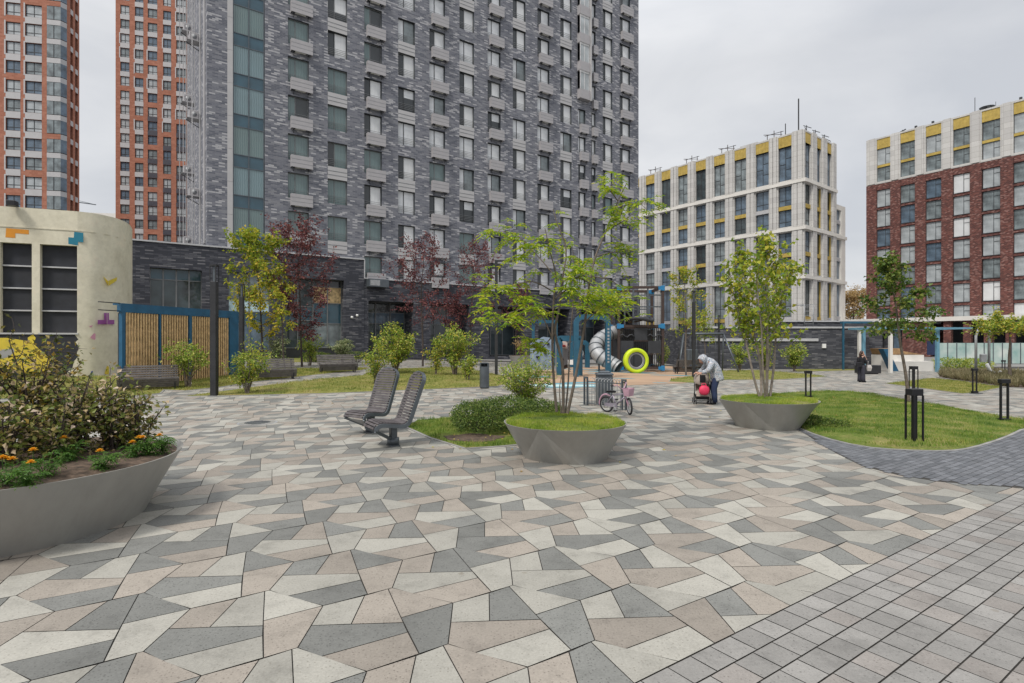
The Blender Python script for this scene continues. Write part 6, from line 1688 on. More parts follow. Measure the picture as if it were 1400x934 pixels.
    b = thing('shopping_bag', p+Vector((.36,-.08,.62)), R(20), 'pale cloth bag held in front of the standing woman', 'bag'); mb = MB(); vs = []
    for z, w, d in ((0,.10,.04),(.18,.13,.07),(.33,.11,.03)): vs += [(-w,-d,z),(w,-d,z),(w,d,z),(-w,d,z)]
    mb.add(vs, [(3,2,1,0)]+[(4*j+i,4*j+(i+1)%4,4*j+4+(i+1)%4,4*j+4+i) for j in range(2) for i in range(4)]+[(8,9,10,11)], M['pale_cloth']); mb.build('sack', b)
    mb = MB(); mb.tube([(-.1,0,.35),(-.04,.02,.52),(-.12,.1,.6)],.01,M['pale_cloth'],6); mb.build('handles', b)
standing_woman()
# ------------------------------------------------------------------ TREES, SHRUBS, FLOWERS
def leaf(vs, fs, p, d, n, ln, wd, fold=0.25):
    """one leaf: two faces folded along the midrib; d = direction, n = upper side"""
    s = d.cross(n); s = s.normalized() if s.length > 1e-6 else d.orthogonal().normalized(); n = s.cross(d)
    b = len(vs); m = p+d*(ln*.45)
    vs += [p, m+s*(wd/2)+n*(wd*fold), p+d*ln-n*(ln*.08), m-s*(wd/2)+n*(wd*fold)]
    fs += [(b, b+1, b+2), (b, b+2, b+3)]
def rdir(rr, zb=0.0):
    z = clamp(rr.uniform(-1, 1)*.8+zb, -1, 1); a = rr.uniform(0, 6.2832); q = math.sqrt(max(0, 1-z*z)); return Vector((q*math.cos(a), q*math.sin(a), z))
def bez(pts, n):
    """smooth polyline through points"""
    out = []; L = len(pts)
    for i in range(L-1):
        p0, p1, p2, p3 = pts[max(i-1,0)], pts[i], pts[i+1], pts[min(i+2,L-1)]
        for j in range(n):
            u = j/n; out.append(0.5*((2*p1)+(p2-p0)*u+(2*p0-5*p1+4*p2-p3)*u*u+(3*p1-p0-3*p2+p3)*u**3))
    return out+[pts[-1]]
class Plant:
    def __init__(s, seed): s.rr = random.Random(seed); s.wood = MB(); s.lv = []; s.lf = []
    def limb(s, pts, r0, r1, mat, n=5):
        L = len(pts); s.wood.tube(pts, [r0+(r1-r0)*(i/(L-1)) for i in range(L)], mat, n, caps=False)
    def twig(s, start, d, ln, r, mat, up=0.15, n=5, wob=.22):
        pts = [start]; d = d.normalized()
        for i in range(n):
            d = (d+Vector((s.rr.gauss(0,wob), s.rr.gauss(0,wob), s.rr.gauss(0,wob*.7)+up))).normalized(); pts.append(pts[-1]+d*(ln/n))
        s.limb(pts, r, r*.35, mat, 4); return pts
    def leaves(s, pts, count, size, spread, asp=.62, droop=0.0, t0=.2, sv=.35):
        L = len(pts)-1
        for _ in range(count):
            f = s.rr.uniform(t0, 1)*L; i = min(int(f), L-1); p = pts[i].lerp(pts[i+1], f-i)
            o = rdir(s.rr)*(spread*s.rr.random()**.6); d = (o+rdir(s.rr)*spread*.6+Vector((0,0,-droop*spread))).normalized(); n = (Vector((0,0,1))+rdir(s.rr)*.8).normalized()
            ln = size*s.rr.uniform(1-sv, 1+sv); leaf(s.lv, s.lf, p+o, d, n, ln, ln*asp)
    def pinnate(s, pts, count, ln, leaflet, t0=.25):
        """compound leaves: a drooping rachis with pairs of narrow leaflets"""
        L = len(pts)-1
        for _ in range(count):
            f = s.rr.uniform(t0, 1)*L; i = min(int(f), L-1); p = pts[i].lerp(pts[i+1], f-i)
            d = (rdir(s.rr, .05)*Vector((1,1,.5))).normalized(); l = ln*s.rr.uniform(.7,1.25); side = d.cross(Vector((0,0,1))).normalized(); npair = 5
            for k in range(npair+1):
                u = (k+1)/(npair+1); q = p+d*(l*u)+Vector((0,0,.10*l*u-.42*l*u*u)); tw = Vector((0,0,1))+rdir(s.rr)*.35
                if k == npair: leaf(s.lv, s.lf, q, (d+Vector((0,0,-.5))).normalized(), tw.normalized(), leaflet*1.1, leaflet*.36)
                else:
                    for g in (-1,1): leaf(s.lv, s.lf, q, (side*g+d*.55+Vector((0,0,-.25+s.rr.gauss(0,.15)))).normalized(), tw.normalized(), leaflet*s.rr.uniform(.8,1.15), leaflet*.36)
    def finish(s, name, base, label, cat, leafmat, group=None, crown='crown', trunk='trunk', extra=None):
        base = Vector(base); t = thing(name, base, 0, label, cat, group)
        if s.wood.v:
            s.wood.v = [tuple(Vector(q)-base) for q in s.wood.v]; s.wood.build(trunk, t)
        mats = leafmat if isinstance(leafmat, list) else [leafmat]
        mb = MB(); mb.v = [tuple(q-base) for q in s.lv]; mb.f = s.lf; idx = [mb.mi(m) for m in mats]
        h = len(mats)
        for i in range(0, len(s.lf), 2):
            k = 0
            if h > 1:
                zz = s.lv[s.lf[i][0]]; k = extra(zz, s.rr)
            mb.m += [k, k]
        mb.smooth = [False]*len(s.lf); mb.build(crown, t); return t

# ---- thin ash in the middle planter: stems follow the photograph, leaves are compound
def hero_ash():
    Y = 9.74; pl = Plant(31); W = M['bark']
    st = {
     'a': ([(761,563,-.0),(757,517,-.05),(755,464,-.1),(757,410,-.15),(760,378,-.15),(751,340,-.25),(745,312,-.3)], .034),
     'b': ([(770,565,.1),(769,500,.1),(759,455,.05),(765,419,.1),(768,387,.15),(774,342,.2),(762,306,.2),(756,286,.2)], .036),
     'c': ([(776,565,-.05),(788,509,-.1),(799,446,-.1),(806,387,-.05),(814,351,.1),(829,315,.15),(845,275,.2),(857,250,.2)], .036),
     'd': ([(773,565,.2),(777,520,.35),(779,470,.55),(783,420,.7),(786,370,.8),(781,330,.8)], .022),
     'e': ([(767,565,-.15),(765,530,-.2),(770,508,-.2)], .016),
    }
    lines = {}
    for k, (pt, r) in st.items():
        pts = bez([P(x, y, Y+dy) for x, y, dy in pt], 4); pl.limb(pts, r*.8, r*.2, W, 7); lines[k] = pts
    br = [[(757,468,-.1),(741,432,-.25),(722,412,-.4),(700,408,-.5)],[(757,430,-.1),(735,420,.1),(705,425,.3),(672,438,.4)],[(741,432,-.25),(715,428,-.6),(684,440,-.8),(662,404,-.9)],
          [(764,384,.1),(735,350,.2),(707,322,.3),(672,316,.4)],[(758,400,0),(728,385,-.3),(695,392,-.5),(655,398,-.6)],[(806,387,-.05),(833,405,-.1),(866,436,-.2)],[(808,378,0),(838,385,.3),(872,412,.5)],
          [(838,288,.2),(858,280,.25),(880,279,.3)],[(829,315,.15),(848,305,.0),(866,292,-.1)],[(814,351,.1),(842,345,.2),(868,356,.3)],[(800,440,-.1),(822,420,-.4),(846,410,-.6)],[(768,387,.15),(792,370,.5),(812,352,.7)],
          [(759,455,.05),(738,478,-.1),(728,470,-.3)],[(755,340,-.2),(733,335,-.4),(718,352,-.5)],[(783,420,.7),(808,415,.9),(826,430,1.1)],[(757,410,-.1),(780,395,-.4),(796,420,-.6)],[(845,275,.2),(835,262,.1),(828,258,0)],[(806,387,0),(786,380,-.3),(775,400,-.5)]]
    bl = []
    for b in br:
        pts = bez([P(x, y, Y+dy) for x, y, dy in b], 4); pl.limb(pts, .013, .004, W, 5); bl.append(pts)
    for i, pts in enumerate(bl):
        pl.pinnate(pts, 15 if i not in (5,6,7,8,9,16) else 7, .27, .10, .35)
        for _ in range(3):
            j = pl.rr.randrange(4, len(pts)); t = pl.twig(pts[j], rdir(pl.rr, .1), .34, .005, W); pl.pinnate(t, 5, .25, .09, .4)
    for k, n in (('a',9),('b',12),('c',10),('d',10)): pl.pinnate(lines[k], n, .25, .09, .6)
    pl.finish('ash_tree', P(771, 566, Y), 'thin multi stemmed ash tree with sparse feathery leaves growing from the middle planter', 'tree', M['lf_ash'])
hero_ash()
def fan_tree():
    Y = 13.15; pl = Plant(41); W = M['bark_pale']
    st = [([(1040,548,0),(1031,517,0),(1022,477,0),(1015,450,.1),(1005,410,.2),(997,375,.25)],.032),([(1041,548,.1),(1040,502,.2),(1033,465,.3),(1024,430,.4),(1018,385,.5),(1012,352,.5)],.034),
          ([(1048,548,0),(1049,500,-.1),(1049,453,-.15),(1047,400,-.2),(1049,360,-.2),(1046,338,-.2)],.04),([(1052,548,.1),(1058,502,.2),(1061,461,.3),(1069,410,.35),(1080,368,.4)],.034),([(1046,548,-.1),(1043,500,-.4),(1041,450,-.6),(1036,400,-.7),(1033,360,-.7)],.026),
          ([(1044,548,.2),(1050,505,.5),(1056,455,.8),(1060,405,1.0),(1062,375,1.0)],.026)]
    for pt, r in st:
        pts = bez([P(x, y, Y+dy) for x, y, dy in pt], 5); pl.limb(pts, r, r*.2, W, 7); L = len(pts)
        for i in range(int(L*.42), L):
            f = i/L
            for _ in range(2):
                t = pl.twig(pts[i], rdir(pl.rr, .45)*Vector((1,1,.9)), (.8 if f < .8 else .5)*pl.rr.uniform(.5,1.1), .008, W, .3); pl.leaves(t, 15, .10, .09, .8, .3, .3, .5)
        pl.leaves(pts, 40, .085, .12, .75, .3, .6)
    pl.finish('maple_tree', P(1046, 549, Y), 'multi stemmed yellow green maple growing from the planter by the right hand lawn', 'tree', M['lf_maple'])
fan_tree()

def tree(name, base_px, Y, trunk, r0, crown, leafmat, label, group=None, seed=1, nl=16, size=.1, dens=14, up=.2, bark='bark', t0=.3, sub=2, spread=.14, asp=.7, zfun=None, base=None):
    """trunk: photo points; crown: function t -> reach in metres of the limbs leaving the trunk at t (0 base, 1 top)"""
    pl = Plant(seed); W = M[bark]
    b = on_ground(*((base_px[0], Y))) if base is None else base
    pts = [Vector((b.x, b.y, b.z-.03))]+[P(x, y, Y) for x, y in trunk]; pts = bez(pts, 5); pl.limb(pts, r0, r0*.15, W, 8); L = len(pts)-1
    for i in range(nl):
        t = t0+(1-t0)*(i+.5)/nl; f = t*L; k = min(int(f), L-1); p = pts[k].lerp(pts[k+1], f-k); a = i*2.399+pl.rr.uniform(-.4,.4); ln = crown(t)*pl.rr.uniform(.75,1.12)
        d = Vector((math.cos(a), math.sin(a), up+.55*(t-.5)))
        lim = pl.twig(p, d, ln, max(.008, r0*.32*(1-t*.7)), W, up*.35, 6, .16); pl.leaves(lim, int(dens*ln*.8)+3, size, spread, asp, .2, .3)
        for _ in range(max(1, int(sub*ln*2.2))):
            q = pl.rr.uniform(.3, 1)*(len(lim)-1); j = min(int(q), len(lim)-2); s0 = lim[j].lerp(lim[j+1], q-j)
            tw = pl.twig(s0, d*.6+rdir(pl.rr, .15), ln*.42*pl.rr.uniform(.6,1.2), .006, W, .06, 4); pl.leaves(tw, dens, size, spread, asp, .2, .15)
    pl.leaves(pts, dens*2, size, spread, asp, .2, .8)
    mats = leafmat
    return pl.finish(name, b, label, 'tree', mats, group, extra=zfun)
# right lawn tree
tree('young_lime_tree', (1243,549), 18.2, [(1238,510),(1231,470),(1227,435),(1222,402),(1215,375),(1209,356)], .055, lambda t: 1.15*(1-.62*max(0,(t-.35))/.65), M['lf_green'], 'young green tree with leaning trunk on the right hand lawn', seed=51, nl=24, size=.115, dens=19, up=.1, t0=.36, sub=3, asp=.8)
# yellow green maple by the pavilion
def yz(b, h): return lambda p, rr: (1 if rr.random() < clamp(1.3-(p.z-b)/h, .08, .95) else 0)
tree('maple_tree', (360,515), 30, [(359,480),(357,440),(355,400),(350,360),(345,332)], .07, lambda t: 2.0*math.sin(math.pi*clamp((t-.2)/.86,0.05,1))**.7+.2, [M['lf_maple'], M['lf_yellow']], 'maple turning yellow, its crown green on top, behind the slim lamp post', seed=52, nl=26, size=.17, dens=18, up=.35, t0=.28, bark='bark_dark', zfun=yz(2.2, 4.2))
tree('small_maple_tree', (390,512), 29, [(387,480),(386,450),(385,420),(384,400)], .05, lambda t: .7, [M['lf_maple'], M['lf_yellow']], 'smaller yellowing maple just right of the yellow green maple', seed=53, nl=10, size=.16, dens=12, up=.3, t0=.45, bark='bark_dark', zfun=lambda p, rr: 1 if rr.random() < .7 else 0)
BG = 'burgundy leaved trees by the grey tower'
tree('plum_tree', (413,507), 32, [(412,480),(411,440),(410,400),(408,360),(405,330)], .07, lambda t: 2.5*math.sin(math.pi*clamp((t-.12)/.98,0.05,1))**.6, M['lf_burg'], 'dense burgundy plum tree right of the yellow maples', BG, 54, 28, .13, 18, .4, 'bark_dark', .25)
tree('plum_tree', (578,503), 36, [(578,470),(577,440),(576,400),(578,370),(580,345)], .07, lambda t: 2.5*math.sin(math.pi*clamp((t-.05)/1.02,0.05,1))**.6, M['lf_burg'], 'sparse burgundy plum tree in front of the first tower entrance', BG, 55, 24, .125, 13, .5, 'bark_dark', .3)
tree('plum_tree', (643,500), 40, [(643,470),(644,440),(646,400),(650,370),(653,350)], .07, lambda t: 2.5*math.sin(math.pi*clamp((t-.05)/1.02,0.05,1))**.6, M['lf_burg'], 'sparse burgundy plum tree above the round litter bin', BG, 56, 22, .13, 11, .5, 'bark_dark', .3)
tree('plum_tree', (705,499), 42, [(705,470),(706,440),(708,415),(710,395)], .06, lambda t: 1.6*math.sin(math.pi*clamp((t-.05)/.98,0.05,1))**.6, M['lf_burg'], 'low burgundy plum tree behind the left leaves of the ash tree', BG, 57, 18, .13, 12, .35, 'bark_dark', .35)
tree('plum_tree', (618,500), 39, [(617,470),(618,440),(622,410)], .05, lambda t: 1.1, M['lf_burg'], 'small burgundy plum tree between the two sparse plum trees', BG, 58, 14, .14, 11, .4, 'bark_dark', .45)
tree('maple_tree', (938,507), 33, [(937,480),(938,450),(937,420),(936,392),(933,378)], .06, lambda t: 1.35*math.sin(math.pi*clamp((t-.1)/.95,0.05,1))**.6, [M['lf_maple'], M['lf_yellow']], 'sparse maple with orange tinted leaves right of the play tower', None, 59, 22, .14, 11, .4, 'bark', .3, zfun=lambda p, rr: 1 if rr.random() < .3 else 0)
tree('maple_tree', (965,506), 39, [(964,480),(963,455),(962,435)], .05, lambda t: .9, M['lf_maple'], 'small green tree under the swing bar', None, 60, 12, .14, 10, .4, 'bark', .4)
tree('umbrella_tree', (1381,511), 31, [(1380,490),(1381,470),(1380,452),(1379,440)], .09, lambda t: 1.75*clamp(1.25-t*.4,.5,1.2), [M['lf_shrub'], M['lf_yellow']], 'umbrella shaped weeping tree with yellow green leaves at the right edge', None, 61, 22, .14, 17, -.05, 'bark', .68, zfun=lambda p, rr: 1 if rr.random() < .35 else 0)
tree('autumn_tree', (1168,470), 130, [(1168,455),(1167,435),(1166,420),(1167,412)], .25, lambda t: 5.5*math.sin(math.pi*clamp((t-.1)/.95,0.08,1))**.6, M['lf_autumn'], 'distant bare looking autumn tree between the white and the red brick building', None, 62, 22, .42, 9, .5, 'bark', .25, spread=.6)

def shrub(name, px, py, w, h, leafmat, label, seed, stems=7, size=.075, dens=16, group=None, base=None, t0=.15, spread=.12, bark='bark', zfun=None, asp=.62, lean=.55, sub=3, cat='shrub'):
    pl = Plant(seed); b = G(px, py) if base is None else Vector(base); W = M[bark]
    for i in range(stems):
        a = i*2.399+pl.rr.uniform(-.5,.5); ln = h*pl.rr.uniform(.72,1.05); rad = w/2*math.sqrt((i+.6)/stems)
        e = b+Vector((math.cos(a)*rad, math.sin(a)*rad, ln*(1-.28*(rad/(w/2))**2))); s0 = b+Vector((pl.rr.gauss(0,.04), pl.rr.gauss(0,.04), -.03)); m = s0.lerp(e, .5)+Vector((-math.cos(a)*rad*.16, -math.sin(a)*rad*.16, .06*h))
        pts = bez([s0, m, e], 5); pl.limb(pts, .012+.006*h, .004, W, 5); pl.leaves(pts, int(dens*1.2), size, spread, asp, .1, .35)
        for _ in range(int(sub*2)):
            q = pl.rr.uniform(t0+.1, 1)*(len(pts)-1); j = min(int(q), len(pts)-2); s1 = pts[j].lerp(pts[j+1], q-j)
            tw = pl.twig(s1, rdir(pl.rr, .3), h*.24*pl.rr.uniform(.6,1.3), .005, W, .12, 4); pl.leaves(tw, dens, size, spread, asp, .1, .1)
    return pl.finish(name, b, label, cat, leafmat, group, 'foliage', 'stems', zfun)
GS = 'shrubs planted on the left lawns'
SY = [M['lf_shrub'], M['lf_yellow']]
few = lambda q: (lambda p, rr: 1 if rr.random() < q else 0)
shrub('lilac_shrub', 257, 530, 1.7, 1.85, M['lf_shrub'], 'shrub with short trunk in front of the wooden slats, left of the thick lamp post', 71, 10, .09, 22, GS, t0=.35)
shrub('lilac_shrub', 338, 538, 1.9, 1.75, SY, 'loose shrub wrapped round the slim lamp post', 72, 12, .09, 22, GS, zfun=few(.12))
shrub('lilac_shrub', 380, 503, 1.4, 1.9, M['lf_pale'], 'greyish green shrub behind the first bench, under the burgundy tree', 73, 8, .12, 15, GS)
shrub('lilac_shrub', 424, 500, 1.5, 1.9, M['lf_shrub'], 'greyish shrub at the foot of the shop window', 74, 8, .12, 15, GS)
shrub('lilac_shrub', 513, 526, 1.25, 1.65, SY, 'narrow low shrub at the front edge of the lawn behind the reclining seats', 75, 9, .085, 22, GS, zfun=few(.15))
shrub('lilac_shrub', 541, 512, 2.6, 2.5, SY, 'broad bright shrub left of the first tower entrance', 76, 18, .115, 24, GS, zfun=few(.13))
shrub('lilac_shrub', 596, 513, 1.0, 1.6, SY, 'slender yellowish shrub between the two broad bright shrubs', 77, 7, .1, 15, GS, zfun=few(.45))
shrub('lilac_shrub', 622, 513, 2.5, 2.5, SY, 'broad bright shrub just left of the round litter bin', 78, 17, .115, 23, GS, zfun=few(.13))
shrub('lilac_shrub', 640, 522, .95, 1.3, SY, 'small shrub touching the broad shrub beside the litter bin', 79, 7, .095, 16, GS, zfun=few(.13))
shrub('variegated_shrub', 468, 496, 2.0, 1.6, M['lf_pale'], 'pale variegated rounded shrub beside the brick pillar', 80, 16, .12, 26, None)
shrub('spirea_shrub', 718, 567, 1.7, 1.5, SY, 'large loose shrub rising behind the clipped hedge and the middle planter', 81, 19, .055, 30, None, zfun=few(.06), sub=4, spread=.09)
shrub('lilac_shrub', 1086, 508, 2.0, 2.1, M['lf_shrub'], 'round green shrub in front of the pale stone ledge of the low wall', 82, 11, .14, 22, None)
shrub('lilac_shrub', 1011, 507, 1.9, 2.2, M['lf_shrub'], 'light green shrub right of the swing, left of the maple stems', 83, 9, .13, 18, None)
shrub('lilac_shrub', 1046, 507, 1.6, 2.2, M['lf_maple'], 'yellow green shrub seen between the maple stems before the low wall', 84, 9, .13, 18, None)
shrub('lilac_shrub', 905, 507, 1.5, 2.0, M['lf_shrub'], 'shrub half hidden behind the right side of the play tower', 85, 6, .12, 12, None)
shrub('dry_shrub', 713, 0, 1.2, 1.3, M['lf_autumn'], 'round brownish bush in the distant small planter', 86, 8, .09, 12, None, base=(pf.location.x, pf.location.y, pf.location.z+.7), spread=.09)
def mass_hedge(name, blobs, n, size, leafmat, label, seed, cat='hedge', base=None, stems=26):
    """clipped or low bushy mass: many leaves close to the surface of a lumpy volume, twigs inside"""
    pl = Plant(seed); b = base
    for c, r in blobs:
        c = Vector(c)
        for _ in range(int(n*r[0]*r[1])):
            d = rdir(pl.rr, .2); rad = pl.rr.uniform(.72, 1.04)+.06*math.sin(d.x*7+c.x*3)*math.sin(d.y*6+d.z*8); p = c+Vector((d.x*r[0], d.y*r[1], d.z*r[2]))*rad
            if p.z < gz(p.x,p.y)+.02: continue
            leaf(pl.lv, pl.lf, p, (d+rdir(pl.rr)*.9).normalized(), (d+rdir(pl.rr)*.6).normalized(), size*pl.rr.uniform(.6,1.35), size*.6)
        for _ in range(stems):
            d = rdir(pl.rr, .35); s0 = Vector((c.x+d.x*.1, c.y+d.y*.1, gz(c.x,c.y)-.02)); e = c+Vector((d.x*r[0], d.y*r[1], abs(d.z)*r[2]))*.85; pl.limb([s0, s0.lerp(e,.5)+rdir(pl.rr)*.05, e], .009, .003, M['bark_dark'], 4)
    return pl.finish(name, b, label, cat, leafmat, None, 'foliage', 'stems')
hb = G(668, 592)
def hp(px, Y, dz): q = on_ground(px, Y); return (q.x, q.y, q.z+dz)
mass_hedge('clipped_hedge', [(hp(658,12.3,.30),(.62,.75,.40)),(hp(695,12.5,.36),(.75,.8,.42)),(hp(735,12.9,.30),(.7,.7,.36)),(hp(640,13.0,.26),(.40,.5,.34))], 9500, .042, M['lf_hedge'], 'dark green rounded hedge left of the middle planter', 91, 'hedge', hb)
mass_hedge('low_hedge', [(hp(430,38,.3),(.9,.6,.4)),(hp(438,38,.3),(.9,.6,.38))], 1300, .09, M['lf_green'], 'small dark clipped hedge left of the pale variegated shrub', 92, 'hedge', on_ground(433,38))
mass_hedge('low_hedge', [(hp(488,40,.35),(1.0,.6,.38))], 1300, .09, M['lf_green'], 'small dark clipped hedge right of the pale variegated shrub', 93, 'hedge', on_ground(488,40))
mass_hedge('groundcover_bush', [(hp(1118,12.9,.10),(.5,.35,.16)),(hp(1140,12.7,.08),(.42,.3,.14)),(hp(1100,13.2,.12),(.4,.3,.16))], 6500, .045, M['lf_hedge'], 'low dark bush on the lawn beside the maple planter', 94, 'bush', on_ground(1118,12.9), 14)
mass_hedge('low_hedge', [(hp(1296,44,.4),(1.6,.8,.55)),(hp(1320,44,.4),(1.6,.8,.5)),(hp(1335,44,.4),(1.2,.8,.5))], 700, .12, M['lf_shrub'], 'loose green hedge along the foot of the glass fence', 95, 'hedge', on_ground(1312,44))
# dry soil patches round the hedge and the lawn tree
for q, r, nm in ((G(648,600), .62, 'soil_patch'), (on_ground(1240,17.6), .7, 'soil_patch')):
    pl = [Vector((q.x+r*math.cos(6.283*i/14)*(1+.18*math.sin(i*2.3)), q.y+r*.75*math.sin(6.283*i/14)*(1+.15*math.cos(i*1.7)))) for i in range(14)]
    o = sheet(nm, pl, .030, M['soil'], .3)



# ---- the left planter: rose shrubs and marigolds
c = PL_.location; zt = c.z+.68
def rz_(p, rr): return 1 if (p.z > zt+.62 and rr.random() < .55) or rr.random() < .04 else 0
RS = 'rose shrubs in the big left planter'
RM = [M['lf_rose'], M['lf_rose_y']]
def rose(px, Y, w, h, seed, label, stems=13, dens=13, zfun=rz_):
    X = (px-CX)/F*Y
    shrub('rose_shrub', 0, 0, w, h, RM, label, seed, stems, .058, int(dens*.6), RS, base=(X, Y, zt+.0), bark='bark_dark', t0=.0, zfun=zfun, spread=.095, sub=4, asp=.68)
rose(44, 6.5, 1.2, 1.38, 101, 'tallest rose shrub of the left planter, its top leaves turning gold', 17, 17)
rose(-30, 6.2, 1.1, 1.1, 102, 'rose shrub at the far left of the planter, cut by the edge of the picture', 13, 14, few(.12))
rose(108, 6.5, 1.05, 1.08, 103, 'brown green rose shrub in the middle of the left planter', 15, 15, few(.06))
rose(153, 6.65, .75, .88, 104, 'lower brown rose shrub right of the middle of the left planter', 13, 14, few(.04))
rose(186, 6.75, .6, .72, 105, 'thin twiggy rose shrub near the right rim of the left planter', 11, 10, few(.04))
rose(76, 6.05, .75, .72, 106, 'rose shrub in front of the tallest one in the left planter', 11, 12, few(.05))
rose(5, 5.75, .7, .75, 107, 'dark leaved rose shrub behind the leftmost marigolds', 11, 12, few(.05))
MG = 'orange marigolds in the big left planter'
def marigold(px, py, Y, w, h, nf, seed, label, mat='lf_mari'):
    p = P(px, py, Y); X, z0 = p.x, zt+.01; pl = Plant(seed); b = Vector((X, Y, z0))
    for i in range(9):
        a = i*2.4; e = b+Vector((math.cos(a)*w*.42, math.sin(a)*w*.42, h*pl.rr.uniform(.55,.95))); pts = bez([b, b.lerp(e,.5)+Vector((0,0,.03)), e], 3); pl.limb(pts, .005, .002, M['lf_mari'], 4); pl.pinnate(pts, 8, .085, .032, .1)
    t = pl.finish('marigold', b, label, 'flower', M[mat], MG, 'foliage', 'stems')
    for k in range(nf):
        mb = MB(); a = pl.rr.uniform(0, 6.28); q = Vector((math.cos(a)*w*.3*(k > 0), math.sin(a)*w*.3-.03, h*pl.rr.uniform(.98,1.12))); vs = []; fs = []
        for r_ in range(3):
            for j in range(11): an = 6.283*j/11+r_*.3; el = .15+.5*r_; d = Vector((math.cos(an)*math.cos(el), math.sin(an)*math.cos(el), math.sin(el))); leaf(vs, fs, q, d, Vector((0,0,1)), .044-.006*r_, .028, .1)
        mb.add(vs, fs, M['petal']); mb.tube([q+Vector((0,0,-h*.5)), q], .003, M['lf_mari'], 5); mb.build('flower', t)
for i, (px, Y, w, h, nf, lb) in enumerate([(10, 5.1, .34, .22, 3, 'marigold at the very front left of the planter with three flowers'), (62, 5.4, .36, .26, 1, 'largest bushy marigold at the front of the planter with one flower on top'), (140, 5.75, .34, .18, 1, 'low spreading marigold near the front rim, one yellow flower at its right'),
      (95, 6.0, .3, .26, 1, 'marigold half hidden below the middle rose shrub'), (203, 6.45, .24, .2, 2, 'marigold near the right rim with two orange flowers'), (182, 6.35, .2, .16, 1, 'small marigold left of the one on the right rim'), (222, 6.6, .2, .2, 1, 'outermost marigold touching the right rim'), (36, 5.05, .26, .2, 1, 'small marigold between the two front ones')]):
    marigold(px, 0, Y, w, h, nf, 120+i, lb)

# ---- a few fallen leaves
rr = random.Random(77); vs = []; fs = []
spots = [(G(1043,575), 2.6, 90), (G(772,610), 2.6, 110), (on_ground(1235,17.5), 2.4, 90), (G(600,545), 5, 110), (G(350,535), 5, 120)]
for q, r, n in spots:
    for _ in range(n):
        a = rr.uniform(0, 6.283); d = r*math.sqrt(rr.random()); x, y = q.x+d*math.cos(a), q.y+d*math.sin(a)
        if min((Vector((x,y))-Vector((t.location.x,t.location.y))).length for t in (PC, PR, PL_)) < 1.0: continue
        g = any(inside((x, y), pl) for pl in LAWNS.values())
        if not g and rr.random() < .85: continue
        an = rr.uniform(0, 6.283)
        leaf(vs, fs, Vector((x, y, gz(x, y)+(.07 if g else .006))), Vector((math.cos(an), math.sin(an), rr.uniform(0,.15))).normalized(), Vector((rr.gauss(0,.2), rr.gauss(0,.2), 1)).normalized(), rr.uniform(.05,.085), rr.uniform(.035,.055))
M['lf_fallen'] = m_leaf('leaf_fallen', [(0.16,0.10,0.03),(0.34,0.22,0.05),(0.45,0.36,0.07),(0.24,0.26,0.05)], .1)
mb = MB(); mb.add(vs, fs, M['lf_fallen']); tag(mb.build('fallen_leaves'), 'small fallen yellow and brown leaves scattered over paving and lawns', 'leaves', None, 'stuff')
# ------------------------------------------------------------------ CAMERA, SKY, SUN
cam = bpy.data.cameras.new('camera'); co = bpy.data.objects.new('camera', cam); COL.objects.link(co)
co.location = (0, 0, H); co.rotation_euler = (R(90), 0, 0)
cam.sensor_width = 36; cam.lens = F/1400*36; cam.clip_start = 0.1; cam.clip_end = 6000
scene.camera = co
SUN_EL, SUN_AZ = R(52), R(215)      # azimuth clockwise from +Y (north): behind the camera, to the left
w = bpy.data.worlds.new('World'); scene.world = w; w.use_nodes = True
nt = w.node_tree; nt.nodes.clear()
def wn(ty): return nt.nodes.new(ty)
sky = wn('ShaderNodeTexSky'); sky.sky_type = 'NISHITA'; sky.sun_disc = False
sky.sun_elevation = SUN_EL; sky.sun_rotation = SUN_AZ; sky.dust_density = 3.0
b1 = wn('ShaderNodeBackground'); b1.inputs[1].default_value = 0.10; nt.links.new(sky.outputs[0], b1.inputs[0])
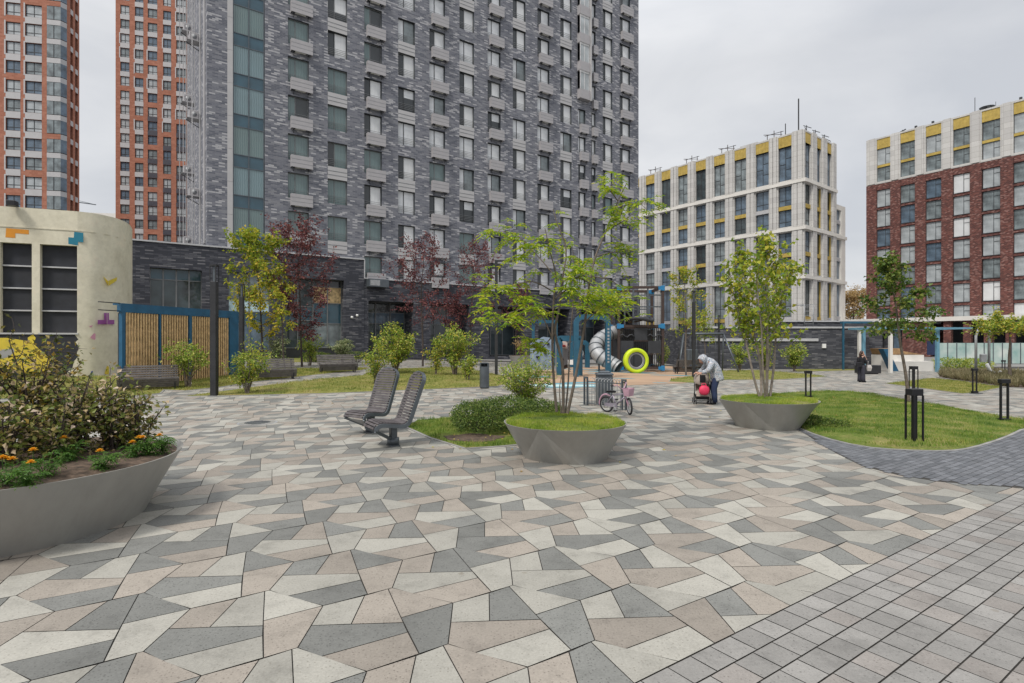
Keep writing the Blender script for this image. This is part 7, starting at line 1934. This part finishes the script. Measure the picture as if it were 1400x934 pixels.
# the overcast layer: grey cloud, brighter overhead than at the horizon
tc = wn('ShaderNodeTexCoord'); mp = wn('ShaderNodeMapping'); mp.inputs['Scale'].default_value = (1.6, 1.6, 4.0); nt.links.new(tc.outputs['Generated'], mp.inputs[0])
nz = wn('ShaderNodeTexNoise'); nz.inputs['Scale'].default_value = 1.5; nz.inputs['Detail'].default_value = 6; nz.inputs['Roughness'].default_value = 0.5; nz.inputs['Distortion'].default_value = 0.4
nt.links.new(mp.outputs[0], nz.inputs['Vector'])
cr = wn('ShaderNodeValToRGB'); cr.color_ramp.elements[0].position = 0.34; cr.color_ramp.elements[0].color = (0.545,0.56,0.59,1)
cr.color_ramp.elements[1].position = 0.64; cr.color_ramp.elements[1].color = (0.715,0.72,0.73,1); nt.links.new(nz.outputs['Fac'], cr.inputs[0])
sx = wn('ShaderNodeSeparateXYZ'); nt.links.new(tc.outputs['Generated'], sx.inputs[0])
mr = wn('ShaderNodeMapRange'); mr.inputs['From Min'].default_value = 0.42; mr.inputs['From Max'].default_value = 1.0; mr.inputs['To Min'].default_value = 1.0; mr.inputs['To Max'].default_value = 2.25
nt.links.new(sx.outputs[2], mr.inputs['Value'])
b2 = wn('ShaderNodeBackground'); nt.links.new(cr.outputs[0], b2.inputs[0]); nt.links.new(mr.outputs[0], b2.inputs[1])
mx = wn('ShaderNodeMixShader'); mx.inputs[0].default_value = 0.88; nt.links.new(b1.outputs[0], mx.inputs[1]); nt.links.new(b2.outputs[0], mx.inputs[2])
wo = wn('ShaderNodeOutputWorld'); nt.links.new(mx.outputs[0], wo.inputs[0])
ld = bpy.data.lights.new('sun', 'SUN'); ld.energy = 2.2; ld.angle = R(11); ld.color = (1.0, 0.95, 0.88)
lo = bpy.data.objects.new('sun', ld); COL.objects.link(lo)
d = Vector((math.sin(SUN_AZ)*math.cos(SUN_EL), math.cos(SUN_AZ)*math.cos(SUN_EL), math.sin(SUN_EL)))
lo.rotation_euler = (-d).to_track_quat('-Z', 'Y').to_euler(); lo.location = d*60
vs_ = scene.view_settings; scene.display_settings.display_device = 'sRGB'
vs_.view_transform = 'Standard'; vs_.look = 'None'; vs_.exposure = 0.25; vs_.gamma = 1.0; vs_.use_curve_mapping = False
scene.cycles.max_bounces = 6; scene.cycles.diffuse_bounces = 3; scene.cycles.glossy_bounces = 3; scene.cycles.transmission_bounces = 4; scene.cycles.transparent_max_bounces = 8
scene.cycles.use_denoising = True
